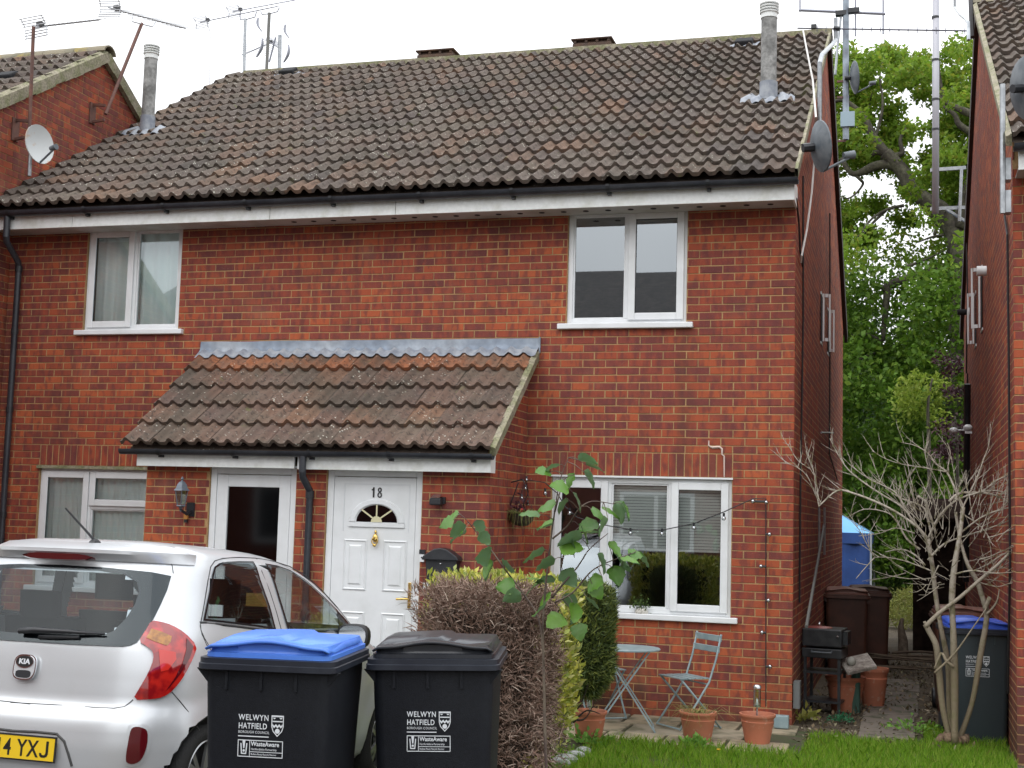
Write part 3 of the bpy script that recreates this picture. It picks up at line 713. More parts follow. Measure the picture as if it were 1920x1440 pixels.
m = MB(); m.box(xm - .045, xm - .031, y - .007, y - .001, 1.970, 2.062); m.bar((xm - .056, y - .004, 2.036), (xm - .034, y - .004, 2.051), .006, .012); m.build('door_number', NB, D2)
m = MB()
for zc_, ra_ in ((2.040, .0135), (1.994, .0165)): m.tube([(xm + .022 + ra_ * cos(2 * pi * k / 16), y - .004, zc_ + ra_ * 1.25 * sin(2 * pi * k / 16)) for k in range(17)], .0062, 6, cap=False)
m.build('door_number', NB, D2)
BRASS = M('brass', (.72, .50, .16), .25, metal=.9)
kn = MB(); Ry = Matrix.Rotation(pi / 2, 3, 'X')
kn.ball((xm, y - .02, 1.60), .034, 12, 8, (.8, .5, 1.15)); kn.ball((xm, y - .015, 1.655), .012, 8, 6, (1, 1, 1.6)); kn.tube([(xm + .028 * sin(t), y - .03, 1.575 + .034 * -cos(t)) for t in [radians(-150 + 300 * k / 12) for k in range(13)]], .006, 6)
kn.ball((xm, y - .034, 1.535), .014, 8, 6, (1.3, .8, 1)); kn.build('knocker', BRASS, D2, smooth=True)
hx = aY(767, 1090, PY).x
hd = MB(); hd.box(hx - .014, hx + .014, y - .012, y, .98, 1.21); hd.tube([(hx, y - .008, 1.065), (hx, y - .05, 1.065), (hx - .02, y - .055, 1.065), (hx - .11, y - .05, 1.06)], .010, 8); bevel(hd.build('handle', BRASS, D2, smooth=True, angle=40), .003)
MB().box(-5.36, -3.2, PY - .02, PY + .1, -.02, .12).build('threshold', FASCIA, H)
# number plate and letter slot on the left door (seen through the car)
MB().box(-4.93, -4.70, y - .008, y, .93, 1.05).build('letter_plate', BRASS, D1)
text_mesh('0', .11, NUMM, 'door_number', D1, MT(-5.03, y - .006, .94), .003, .001, 'CENTER')
# extras on the wall: cables down the gable, pale repair crack over the soldier course
CAB = M('black_cable', (.02, .018, .02), .6)
def gab(px, py, X=.02): return aX(px, py, X)
for pts in ([(1506, 330), (1506, 600), (1501, 900), (1499, 1130)], [(1556, 400), (1556, 700), (1555, 850), (1570, 900)], [(1493, 372), (1498, 420), (1500, 470), (1503, 490), (1505, 500)]):
    ww = [gab(x, y_) for x, y_ in pts]
    MB().tube(ww, .010, 5).build('cable', CAB, H)
for (x, ya, yb) in ((1536, 952, 1030), (1546, 952, 1040)): MB().tube([gab(x, ya, .05), gab(x, yb, .05)], .014, 8).build('waste_pipe', GALV, H)
CRK = M('pale_filler', (.62, .50, .44), .9)
cr = [(1329, 826), (1329, 836), (1336, 839), (1349, 838), (1354, 842), (1354, 852), (1358, 856), (1358, 894)]
MB().tube([aY(x, y_, -.012) for x, y_ in cr], [.006, .008, .012, .012, .010, .008, .008, .006], 5).build('filled_crack', CRK, H)
# ================================================================== NEIGHBOUR ON THE LEFT (stands forward of ours, ridge lower)
import numpy as np
RNG = np.random.default_rng(7)
LH = thing('brick_house', 'red brick neighbour whose gable rises at the upper left, aerial poles fixed to it', 'house', (-12.5, 1.5, 0))
lr_y, lr_z = 1.55, 7.42; ls = sl_
lya, lyb = -3.35, 6.45
lze = lr_z - (lr_y - lya) * ls - .02
LW = gable(LH, X0, V((1, 0, 0)), lya, lyb, lr_y, lze, lr_z - .06, -.3, budget=230, fine=False, mat=BR_I, zmin=0)
# only what is seen of the other walls
MB().add([(X0, lya, -.3), (X0 - 8, lya, -.3), (X0 - 8, lya, lze), (X0, lya, lze)], [(0, 1, 2, 3)]).build('front_wall', MORTAR, LH)
MB().add([(X0 - 8, lya, -.3), (X0 - 8, lyb, -.3), (X0 - 8, lyb, lze), (X0 - 8, lr_y, lr_z - .06), (X0 - 8, lya, lze)], [(0, 1, 2, 3, 4)]).build('far_gable_wall', MORTAR, LH)
MB().add([(X0, lyb, -.3), (X0 - 8, lyb, -.3), (X0 - 8, lyb, lze), (X0, lyb, lze)], [(0, 1, 2, 3)]).build('rear_wall', MORTAR, LH)
lE = V((0, lya - .44, lze - .44 * ls + .04)); lsl = (V((0, lr_y, lr_z)) - lE).length
rf = MB()
for s in (1, -1):
    A = V((0, lr_y - s * (lr_y - lE.y), lE.z)); rf.face([(X0 - 8, A.y, A.z), (X0 + .05, A.y, A.z), (X0 + .05, lr_y, lr_z - .01), (X0 - 8, lr_y, lr_z - .01)])
LR = rf.build('roof', TL_I, LH)
tile_roof(LR, 0, 27, V((X0 + .06 - 27 * .3, lE.y, lE.z + .02)), UP, 18, (lsl + .02) / 18, 110)
nvl = nv
for s, nm in ((1, 'verge_front'), (-1, 'verge_rear')):
    vg = MB(); n = 30; up_ = V((0, UP.y * s, UP.z)); nn = V((0, -UP.z * s, UP.y)); e0 = V((0, lr_y - s * (lr_y - lE.y), lE.z))
    for i in range(n):
        a = e0 + up_ * (lsl * i / n); b = e0 + up_ * (lsl * (i + 1) / n); h = .07 + .012 * noise.noise(V((i, 2, s))); t_ = .09 + .02 * noise.noise(V((i * .6, 7, s)))
        M_ = [V((X0 + .015, a.y, a.z)) - nn * t_, V((X0 + .075, a.y, a.z)) - nn * t_, V((X0 + .085, a.y, a.z)) + nn * h * .5, V((X0 + .03, a.y, a.z)) + nn * h]
        vg.loft([M_, [p + (b - a) for p in M_]], cap=(i in (0, n - 1)))
    vg.build(nm, VERGE, LH)
ridge(LR, X0 - 8, X0 + .10, lr_y, lr_z + .08)
p = aX(8, 162, X0 - .5); mb = MB(); T = Matrix.Translation(V((p.x, p.y, p.z + .06))) @ Matrix((V((1, 0, 0)), UP, nv)).transposed().to_4x4()
mb.box(-.12, .12, -.05, .15, -.02, .09, T); bevel(mb.build('roof_vent', DARK, LR), .02)
MB().box(-.26, .32, -.14, .02, .012, .024, T).build('vent_apron', LEADW, LR)

# ================================================================== NEIGHBOUR ON THE RIGHT
NX, NYF, NYB = 1.85, -1.16, 8.35
RH = thing('brick_house', 'red brick neighbour at the right edge, its side wall facing the passage', 'house', (5.8, 3.6, 0))
ry_, rz_ = 3.85, 8.12; rE = V((0, NYF - .42, 4.93)); rs_ = (rz_ - rE.z) / (ry_ - rE.y); rUP = (V((0, ry_, rz_)) - rE).normalized(); rN = V((0, -rUP.z, rUP.y))
rze = rE.z + .42 * rs_ - .04
gable(RH, NX, V((-1, 0, 0)), NYF, 2 * ry_ - NYF, ry_, rze, rz_ - .08, -.3, fine=True, zmin=0)
fw = MB(); slab_wall(fw, V((0, NYF, 0)), ux, nY, NX + .003, NX + 7.5, -.3, 4.8, [])
FW2 = fw.build('front_wall', MORTAR, RH)
QL[:] = [NX, 99]; lay(course_rects(NX, NX + 7.5, 0, 4.8, lambda z: [(NX, NX + 7.5)], flip=1), V((0, NYF, 0)), ux, nY, FW2, 60, fine=False, score=lambda c: (c - CAM).length + (0 if c.x < NX + .4 else 50)); QL[:] = [-99, 99]
MB().add([(NX, 2 * ry_ - NYF, -.3), (NX + 7.5, 2 * ry_ - NYF, -.3), (NX + 7.5, 2 * ry_ - NYF, rze), (NX, 2 * ry_ - NYF, rze)], [(0, 1, 2, 3)]).build('rear_wall', MORTAR, RH)
MB().add([(NX + 7.5, NYF, -.3), (NX + 7.5, 2 * ry_ - NYF, -.3), (NX + 7.5, 2 * ry_ - NYF, rze), (NX + 7.5, ry_, rz_ - .08), (NX + 7.5, NYF, rze)], [(0, 1, 2, 3, 4)]).build('far_gable_wall', MORTAR, RH)
rf = MB(); rsl = (V((0, ry_, rz_)) - rE).length
for s in (1, -1): rf.face([(NX - .03, ry_ - s * (ry_ - rE.y), rE.z - .02), (NX + 7.6, ry_ - s * (ry_ - rE.y), rE.z - .02), (NX + 7.6, ry_, rz_ - .04), (NX - .03, ry_, rz_ - .04)])
RR = rf.build('roof', TL_I, RH)
tile_roof(RR, 0, 25, V((NX - .03, rE.y - .03, rE.z)), rUP, 18, (rsl + .02) / 18, 90)
vg = MB(); n = 40
for i in range(n):
    a = rE + rUP * (rsl * i / n); b = rE + rUP * (rsl * (i + 1) / n); h = .05 + .01 * noise.noise(V((i, 3, 0)))
    M_ = [V((NX - .03, a.y, a.z)) - rN * .05, V((NX - .075, a.y, a.z)) - rN * .05, V((NX - .08, a.y, a.z)) + rN * h * .6, V((NX - .035, a.y, a.z)) + rN * h]
    vg.loft([M_, [p + (b - a) for p in M_]], cap=(i in (0, n - 1)))
vg.build('verge_mortar', VERGE, RH)
ridge(RR, NX - .08, NX + 7.5, ry_, rz_ + .03)
bb = MB(); A = V((NX - .05, 2 * ry_ - rE.y, rE.z)); B = V((NX - .05, ry_, rz_ - .02)); dn = V((0, -rUP.z, -rUP.y))
bb.loft([[A + V((0, 0, .07)), A + dn * .17, A + dn * .17 + V((.05, 0, 0)), A + V((.05, 0, .07))], [B + V((0, 0, .06)), B + dn * .17, B + dn * .17 + V((.05, 0, 0)), B + V((.05, 0, .06))]])
bb.build('rear_verge_board', M('dark_timber_2', (.04, .028, .025), .8), RH)
MB().box(NX + .02, NX + 7.5, rE.y + .06, rE.y + .085, 4.70, 4.90).build('fascia_board', FASCIA, RH)
MB().box(NX + .02, NX + 7.5, rE.y + .086, NYF - .012, 4.715, 4.725).build('soffit_panel', SOFFIT, RH)
gutter(RH, NX - .02, NX + 7.5, rE.y, 4.89)
def ngab(px, py, X=NX - .02): return aX(px, py, X)
for pts in ([(1884, 405), (1889, 440), (1892, 700), (1894, 1060), (1890, 1300)], [(1812, 430), (1814, 560), (1812, 700)], [(1814, 700), (1813, 1100)]):
    MB().tube([ngab(*q) for q in pts], .011, 5).build('cable', CAB, RH)
MB().tube([ngab(1814, 720, NX - .06), ngab(1811, 1090, NX - .06)], .045, 8).build('soil_pipe', BLACKP, RH)
# open casements on both facing gables
def casement(parent, X, side, px, py0, py1, w=.42, ang=62):
    a = aX(px, py0, X); b = aX(px, py1, X); y = (a.y + b.y) / 2; z1, z0 = a.z, b.z
    f = MB(); xa_, xb_ = sorted((X + side * .001, X + side * .012))
    for q in ((y, y + .30, z1, z1 + .03), (y, y + .30, z0 - .03, z0)): f.box(xa_, xb_, *q)
    f = f.build('side_window', WHITE, parent)
    MB().box(min(X + side * .009, X + side * .011), max(X + side * .009, X + side * .011), y, y + .30, z0, z1).build('pane', DARK, f)
    t = radians(ang); d = V((side * sin(t), cos(t), 0)); h = V((X + side * .03, y, 0))
    c = MB(); 
    for q in ((0, .02), (w - .02, w)): c.loft([[h + d * q[0] + V((0, 0, z0)), h + d * q[1] + V((0, 0, z0)), h + d * q[1] + V((0, .035, z0)), h + d * q[0] + V((0, .035, z0))], [h + d * q[0] + V((0, 0, z1)), h + d * q[1] + V((0, 0, z1)), h + d * q[1] + V((0, .035, z1)), h + d * q[0] + V((0, .035, z1))]])
    for zz in ((z0, z0 + .04), (z1 - .04, z1)): c.loft([[h + d * .03 + V((0, 0, zz[0])), h + d * (w - .03) + V((0, 0, zz[0])), h + d * (w - .03) + V((0, .033, zz[0])), h + d * .03 + V((0, .033, zz[0]))], [h + d * .03 + V((0, 0, zz[1])), h + d * (w - .03) + V((0, 0, zz[1])), h + d * (w - .03) + V((0, .033, zz[1])), h + d * .03 + V((0, .033, zz[1]))]])
    c.build('open_sash', WHITE, f)
    g = MB(); g.add([h + d * .03 + V((0, .017, z0 + .03)), h + d * (w - .03) + V((0, .017, z0 + .03)), h + d * (w - .03) + V((0, .017, z1 - .03)), h + d * .03 + V((0, .017, z1 - .03))], [(0, 1, 2, 3)]); g.build('open_pane', GLASS, f)
casement(H, .0, 1, 1538, 550, 640, w=.10); casement(H, .0, 1, 1551, 580, 660, w=.07)
casement(RH, NX, -1, 1843, 500, 615, w=.11); casement(RH, NX, -1, 1831, 548, 645, w=.09)
MB().tube([aX(1540, 811, .05), aX(1562, 812, .05)], .012, 5).build('vent_bar', GALV, H)
bf = MB(); q = ngab(1850, 508); bf.tube([q, q + V((-.10, 0, 0))], .055, 12); bevel(bf.build('wall_vent', WHITE, RH, smooth=True, angle=40), .004)
q = ngab(1818, 585); MB().tube([q, q + V((-.03, 0, 0))], .06, 12).build('flue_plate', WHITE, RH); MB().tube([q + V((-.03, 0, 0)), q + V((-.16, 0, 0))], .04, 12).build('flue_spout', DARK, RH)
# security lamps
sl2 = thing('security_light', 'white twin-head security light high on the right house side wall', 'light', ngab(1812, 805, NX - .05))
q = ngab(1812, 806, NX - .08)
for dx, dz in ((-.16, -.01), (.02, .03)):
    b = MB(); b.ball(q + V((dx, 0, dz)), .055, 10, 8, (1.1, 1, .8)); b.build('lamp_head', WHITE, sl2, smooth=True); MB().tube([q, q + V((dx, 0, dz))], .012, 5).build('arm', WHITE, sl2)
MB().box(q.x - .02, q.x + .07, q.y - .03, q.y + .03, q.z - .05, q.z - .02).build('base', WHITE, sl2)
# street behind the camera, mirrored in the panes: a house across the road
OB = M('far_brick', (.20, .065, .045), .9, c2=(.14, .05, .04), sc=8, var=.2, vsc=4); OT = M('far_tiles', (.022, .020, .020), .9, c2=(.04, .034, .032), sc=6, var=.3, vsc=12)
OH = thing('brick_house', 'brick house across the road, seen only mirrored in the window panes', 'house', (-9, -18, .3))
b = MB(); b.box(-17, -2.3, -23, -14.2, -.5, 5.5); b.build('wall', OB, OH)
b = MB(); b.add([(-17.2, -13.8, 5.45), (-2.1, -13.8, 5.45), (-2.1, -18.6, 7.75), (-17.2, -18.6, 7.75), (-17.2, -23.4, 5.45), (-2.1, -23.4, 5.45)], [(0, 1, 2, 3), (3, 2, 5, 4), (0, 3, 4), (1, 5, 2)]); b.build('roof', OT, OH)
b = MB(); b.box(-17.2, -2.1, -13.86, -13.8, 5.22, 5.45); b.build('fascia_board', WHITE, OH)
FPN = M('far_pane', (.05, .06, .07), .1)
for x in (-15, -11.5, -8, -4.6):
    for z in (1.2, 3.7):
        f = MB(); rect_frame(f, x, x + 1.5, z, z + 1.2, -14.19, -14.15, .08); f.box(x + .7, x + .78, -14.18, -14.155, z + .08, z + 1.12)
        f = f.build('window', WHITE, OH); MB().box(x + .08, x + 1.42, -14.185, -14.165, z + .08, z + 1.12).build('pane', FPN, f)

# ================================================================== AERIALS, DISHES, POLES
def aerial(parent, a, b, n, el, grid=True, box=True, mat=None):
    """a: reflector end, b: tip; el: half length of the elements (vector)"""
    mat = mat or ALU; a, b = V(a), V(b); d = (b - a)
    MB().tube([a, b], .011, 5).build('boom', mat, parent)
    e = MB()
    for i in range(n):
        p = a + d * (.12 + .86 * i / (n - 1)); e.tube([p - el, p + el], .0045, 4)
        e.ball(p, .014, 5, 4)
    e.build('elements', mat, parent)
    if grid:
        g = MB(); dn_ = d.normalized(); side = el.normalized(); w_ = dn_.cross(side).normalized()
        for s in (-1, 1):
            for k in range(4):
                c = a + w_ * s * (.05 + .055 * k) - dn_ * (-.02 + .0 * k) + dn_ * .0
                c = a + w_ * s * (.02 + .03 * k) + dn_ * (.05 - .012 * k); g.tube([c - side * .14, c + side * .14], .006, 4)
            for t in (-.12, .12): g.tube([a + side * t + w_ * s * .015 + dn_ * .05, a + side * t + w_ * s * .115 + dn_ * .01], .006, 4)
        g.build('reflector', mat, parent)
    if box: q = a + d * .10; MB().box(q.x - .035, q.x + .035, q.y - .03, q.y + .03, q.z - .005, q.z + .05).build('dipole_box', BLACKP, parent)
def wall_bracket(parent, p, out, mat=RUSTP):
    m = MB(); m.box(p.x - .01, p.x + .012, p.y - .06, p.y + .06, p.z - .13, p.z + .13)
    for s in (-1, 1): m.bar(p + V((0, 0, s * .11)), p + out + V((0, 0, s * .09)), .03)
    m.build('wall_bracket', mat, parent)
XL = X0 + .20
t = thing('tv_aerial', 'TV aerial on an upright rusty pole at the far upper left', 'aerial', aX(56, 240, XL))
b_, tp = aX(55, 245, XL), aX(63, 50, XL); MB().tube([b_, tp], .02, 8).build('pole', RUSTP, t)
tip = aX(186, 37, XL); d = aX(62, 51, XL); aerial(t, d, V((XL, tip.y, tip.z)), 14, V((.10, .02, .02))); wall_bracket(t, V((X0 + .01, b_.y, b_.z + .02)), V((.18, 0, 0)))
t = thing('tv_aerial', 'TV aerial on a leaning pole bolted under the left gable verge', 'aerial', aX(200, 210, XL))
b_, tp = aX(198, 214, XL), aX(266, 44, XL); MB().tube([b_, tp], .022, 8).build('pole', RUSTP, t)
q0, q1 = aX(203, 14, XL), aX(348, 53, XL); aerial(t, q0, q1, 15, V((.12, .03, .0))); wall_bracket(t, V((X0 + .01, b_.y, b_.z + .02)), V((.18, 0, 0)))
u = [aX(249, 31, XL), aX(247, 40, XL), aX(266, 45, XL), aX(286, 50, XL), aX(292, 41, XL)]; MB().tube(u, .010, 5).build('cradle', ALU, t)
def dish(name_label, centre, r, face, pole=None, rust=False, sc=1.15, back=DGREY, front=None):
    """face: direction the bowl looks"""
    t = thing('satellite_dish', name_label, 'satellite dish', centre)
    f = V(face).normalized(); Rq = f.to_track_quat('Z', 'Y').to_matrix(); c = V(centre); n = 24; dp_ = r * .28
    def R_(k): return c + Rq @ V(k)
    vs = []; fs = []; m = 6
    for lay_, off in ((0, 0), (1, -.012)):
        for i in range(m + 1):
            rr = r * i / m
            for j in range(n): a = 2 * pi * j / n; vs.append(R_((rr * cos(a), rr * sin(a) * sc, dp_ * (i / m) ** 2 - dp_ + off)))
    L_ = (m + 1) * n
    for o_ in (0, L_): fs += [(o_ + i * n + j, o_ + i * n + (j + 1) % n, o_ + (i + 1) * n + (j + 1) % n, o_ + (i + 1) * n + j) for i in range(m) for j in range(n)]
    fs += [(m * n + j, m * n + (j + 1) % n, L_ + m * n + (j + 1) % n, L_ + m * n + j) for j in range(n)]
    b = MB(); b.add(vs, fs); b.m = [0] * (m * n) + [1] * (m * n + n); b.build('bowl', [front or DGREY, back], t, smooth=True, angle=60)
    low = R_((0, -r * sc * .98, -.02)); lnb = R_((0, -r * .55, r * 1.05)); MB().tube([low, lnb], .012, 6).build('feed_arm', DGREY, t)
    b = MB(); b.tube([lnb - f * .05 + V((0, 0, .02)), lnb + f * .04 + V((0, 0, .02))], [.026, .034], 10); b.build('lnb', DGREY, t, smooth=True, angle=50)
    MB().tube([R_((0, 0, -dp_)), R_((0, 0, -dp_ - .10))], .035, 8).build('mount', BLACKP, t)
    if pole: MB().tube(pole, .022, 8).build('pole', GALV, t)
    return t
WD = M('dish_white', (.50, .52, .52), .5, c2=(.45, .26, .12), sc=4.5, lo=.56, hi=.64)
c = aX(75, 270, X0 + .42); dish('white satellite dish streaked with rust, on a short pole at the left gable', c, .20, (.97, -.22, .12), [aX(55, 330, X0 + .22), aX(58, 268, X0 + .22)], front=WD, back=WD, sc=1.12)
c = aX(1541, 274, .38); dish('grey satellite dish seen nearly edge on, by the right eaves corner', c, .20, (.93, .42, .16), None, sc=1.0)
q = aX(1545, 285, .03); tt = bpy.data.objects['satellite_dish.001']; m_ = MB(); m_.bar(q + V((-.02, 0, 0)), V((.30, c.y, c.z - .02)), .04); m_.box(q.x - .02, q.x + .02, q.y - .1, q.y + .1, q.z - .15, q.z + .1); m_.build('wall_mount', BLACKP, tt)
c = aX(1913, 165, NX + .02); c = aY(1930, 165, -1.9); dish('pale grey satellite dish cut by the right edge of the picture', c, .21, (.75, .52, .15), [aY(1880, 400, -1.45), aY(1880, 158, -1.45)], sc=1.2)
b = MB()
for yy in (316, 377): q = aY(1886, yy, -1.42); b.box(q.x - .01, q.x + .04, q.y, q.y + .12, q.z - .09, q.z + .09)
b.build('wall_clamp', GALV, bpy.data.objects['satellite_dish.002'])
# tall poles in the gap
YP = 7.2
def ap(px, py, Y): return aY(px, py, Y)
t = thing('tv_aerial', 'long TV aerial lying level above the right end of the ridge on a cranked pole', 'aerial', aX(1532, 250, .12))
pts = [aX(1537, 228, .12), aX(1537, 118, .12), aX(1541, 103, .12), aX(1562, 82, .12), aX(1567, 74, .12), aX(1567, 34, .12)]; yb = pts[-1].y
MB().tube(pts, .026, 8).build('pole', GALV, t); q0, q1 = aY(1495, 53, yb), aY(1815, 58, yb); aerial(t, q0, q1, 17, V((.0, .05, .06)), grid=False, mat=M('aerial_dark', (.10, .10, .13), .5, metal=.4)); MB().tube([aY(1563, 53, yb), aY(1575, 54, yb)], .03, 6).build('clamp', BLACKP, t)
t = thing('aerial_mast', 'blue-grey mast with a crossbar aerial, small dish and box, right of our gable', 'aerial', ap(1586, 262, YP))
MB().tube([ap(1586, 262, YP), ap(1586, -60, YP)], .045, 8).build('mast', M('mast_paint', (.30, .36, .42), .5, c2=(.16, .18, .22), sc=5), t)
al = M('aerial_grey', (.30, .31, .36), .5, metal=.4)
MB().tube([ap(1498, 19, YP), ap(1660, 26, YP)], .022, 6).build('crossbar', al, t)
for x, y0, y1 in ((1500, -60, 22), (1604, -60, 68), (1656, -60, 64)): MB().tube([ap(x, y0, YP), ap(x, y1, YP)], .014, 5).build('dipole', al, t)
b = MB()
for x, y in ((1577, 26), (1601, 21)): q = ap(x, y, YP); b.box(q.x - .08, q.x + .08, q.y - .05, q.y + .05, q.z - .03, q.z + .04)
b.build('junction_box', BLACKP, t)
MB().tube([ap(1577, 28, YP), ap(1570, 90, YP), ap(1566, 140, YP)], .02, 6).build('brace_pole', GALV, t)
q = ap(1592, 225, YP); MB().box(q.x - .12, q.x + .08, q.y - .07, q.y, q.z - .11, q.z + .11).build('amplifier_box', M('box_blue', (.30, .40, .46), .6), t)
for y in (152, 182, 264): a_ = aX(1568 + (y - 150) * .05, y + 2, .05); MB().bar(V((.02, YP, ap(1586, y, YP).z)), ap(1586, y, YP), .03).build('wall_arm', RUSTP, t)
dish('small grey satellite dish on the blue-grey mast against the oak', ap(1604, 145, YP - .05), .23, (.93, .26, .10), None, sc=1.05)
t = thing('mast_pole', 'tall silver pole standing on two arms from the right house', 'pole', aX(1754, 395, NX - .9))
Yq = 7.6; SIL = M('silver_pole', (.42, .42, .46), .5, metal=.2)
MB().tube([ap(1754, 400, Yq), ap(1755, -60, Yq)], .052, 10).build('pole', SIL, t, smooth=True)
for y in (33, 113, 187, 243): MB().tube([ap(1754, y + 2, Yq), ap(1754, y - 2, Yq)], .058, 10).build('band', BLACKP, t)
for y0, y1 in ((319, 311), (392, 386)): MB().bar(ap(1745, y0, Yq), V((NX - .01, Yq + .1, ap(1820, y1, Yq).z)), .05).build('wall_arm', GALV, t)
MB().bar(ap(1775, 393, Yq), V((NX - .01, Yq + .1, ap(1826, 412, Yq).z)), .035).build('strut', GALV, t)
MB().tube([ap(1803, 318, Yq), ap(1799, 415, Yq)], .025, 6).build('short_pole', GALV, t)
t = thing('mast_pole', 'dark pole and thin cranked rod at the apex of the right house', 'pole', aX(1822, 60, NX - .1))
MB().tube([aX(1823, 70, NX - .1), aX(1819, -40, NX - .1)], .03, 6).build('pole', CAB, t)
MB().tube([aX(1790, -20, NX - .3), aX(1790, 14, NX - .3), aX(1800, 27, NX - .3), aX(1810, 35, NX - .3), aX(1815, 42, NX - .3), aX(1816, 75, NX - .3)], .016, 5).build('rod', GALV, t)
# aerial cable hanging down the gable
t = tag(MB().tube([aY(1506, 58, 3.5), aY(1512, 90, 2.9), aY(1524, 150, 1.5), aY(1530, 220, .2), aX(1527, 300, .09), aX(1522, 360, .08), aX(1513, 430, .06), aX(1503, 480, .04), aX(1502, 492, .03)], .010, 5).build('hanging_cable', M('white_cable', (.6, .58, .55), .6)), 'loose white cable hanging from the ridge down past the right eaves corner', 'cable')
# aerials behind our ridge, left
YB = 11.
t = thing('tv_aerial', 'long TV aerial rising behind the left end of the tiled ridge', 'aerial', ap(458, 140, YB))
MB().tube([ap(456, 190, YB), ap(460, 35, YB)], .03, 6).build('pole', GALV, t); aerial(t, ap(375, 42, YB), ap(520, 12, YB), 16, V((.16, .1, .06)), mat=al)
MB().tube([ap(450, 28, YB), ap(451, 37, YB), ap(460, 37, YB), ap(478, 32, YB), ap(481, 22, YB)], .012, 5).build('cradle', al, t)
MB().tube([ap(388, 42, YB), ap(394, 60, YB), ap(393, 190, YB)], .009, 4).build('lead', M('grey_cable', (.45, .45, .48), .6), t)
t = thing('tv_aerial', 'TV aerial whose tip leaves the top of the picture, on the taller dark pole', 'aerial', ap(498, 140, YB + .4))
MB().tube([ap(497, 190, YB + .4), ap(505, 24, YB + .4)], .032, 6).build('pole', M('pole_dark', (.16, .16, .15), .6), t); aerial(t, ap(436, 22, YB + .4), ap(585, -6, YB + .4), 17, V((.16, .1, .06)), mat=al)
MB().tube([ap(489, 21, YB + .4), ap(491, 27, YB + .4), ap(505, 26, YB + .4), ap(520, 22, YB + .4), ap(524, 14, YB + .4)], .012, 5).build('cradle', al, t)
t = thing('tv_aerial', 'foreshortened aerial on the short post behind the ridge', 'aerial', ap(524, 140, YB + 1))
MB().tube([ap(523, 190, YB + 1), ap(525, 66, YB + 1)], .04, 6).build('pole', GALV, t); aerial(t, ap(513, 78, YB + 1), ap(454, 103, YB + 1), 14, V((.18, .14, -.10)), mat=al)
MB().tube([ap(517, 70, YB + 1), ap(505, 116, YB + 1)], .02, 5).build('stay', al, t)
for i, (x0_, y0_, x1_, y1_) in enumerate(((484, 33, 491, 59), (492, 72, 481, 107), (535, 46, 542, 71), (541, 84, 532, 117))):
    a_, b_ = ap(x0_, y0_, YB + .7), ap(x1_, y1_, YB + .7); m_ = (a_ + b_) / 2; dv = (b_ - a_); s = MB(); n = 8; rg = []
    for k in range(n + 1):
        f = k / n; c_ = a_ + dv * f + V((.05 * sin(pi * f) * (1 if i % 2 == 0 else -1) * -1, 0, 0)); w_ = .012 + .03 * sin(pi * f); rg.append([c_ + V((-.012, -w_, 0)), c_ + V((.012, -w_, 0)), c_ + V((.012, w_, 0)), c_ + V((-.012, w_, 0))])
    s.loft(rg); s.build('panel_reflector', al, t, smooth=True, angle=50)

# ================================================================== FOLIAGE TOOLS
def leaf_mat(name, cols, back=None, tr=.35, rough=.55):
    t = NT(name); c = t.ramp(t.rnd('island'), [(i / max(1, len(cols) - 1), k) for i, k in enumerate(cols)])
    if back: c = t.mix(t.pos.outputs['Backfacing'], c, back)
    t.col(c); t.set(rough=rough, spec=.35)
    tl = t.n.new('ShaderNodeBsdfTranslucent'); t.L(c, tl.inputs[0]); mx_ = t.n.new('ShaderNodeMixShader'); mx_.inputs[0].default_value = tr
    out = t.n['Material Output']; t.L(t.b.outputs[0], mx_.inputs[1]); t.L(tl.outputs[0], mx_.inputs[2]); t.L(mx_.outputs[0], out.inputs[0]); return t.m
def leaves(name, P, size, mat, parent=None, asp=.5, up=.3, jit=.35, kind=None, fold=.15, dirs=None):
    """one folded four-cornered leaf per row of P"""
    P = np.asarray(P, float); n = len(P); d = RNG.normal(size=(n, 3)) if dirs is None else dirs + RNG.normal(size=(n, 3)) * jit; d /= np.linalg.norm(d, axis=1)[:, None] + 1e-9
    nn = RNG.normal(size=(n, 3)); nn[:, 2] += up * 3; s = np.cross(d, nn); s /= np.linalg.norm(s, axis=1)[:, None] + 1e-9; nn = np.cross(s, d)
    L = size * (1 + jit * RNG.uniform(-1, 1, (n, 1))); W = L * asp / 2
    v = np.stack([P, P + d * L * .45 + s * W + nn * L * fold, P + d * L, P + d * L * .45 - s * W + nn * L * fold], 1).reshape(-1, 3)
    me = bpy.data.meshes.new(name); me.vertices.add(4 * n); me.vertices.foreach_set('co', v.ravel()); me.loops.add(4 * n); me.loops.foreach_set('vertex_index', np.arange(4 * n)); me.polygons.add(n); me.polygons.foreach_set('loop_start', np.arange(0, 4 * n, 4)); me.materials.append(mat); me.update(calc_edges=True); me.validate()
    return link(name, me, parent, kind=kind)
def clump_pts(centres, rad, per, flat=.75):
    out = []
    for c, r in zip(centres, rad):
        q = RNG.normal(size=(per, 3)); q /= np.linalg.norm(q, axis=1)[:, None]; q *= (RNG.uniform(.15, 1, (per, 1)) ** .5) * r; q[:, 2] *= flat; out.append(q + np.array(c))
    return np.concatenate(out)
BARK = M('oak_bark', (.050, .042, .034), .95, c2=(.085, .080, .055), sc=5, var=.4, vsc=14, bump=1, bsc=18)
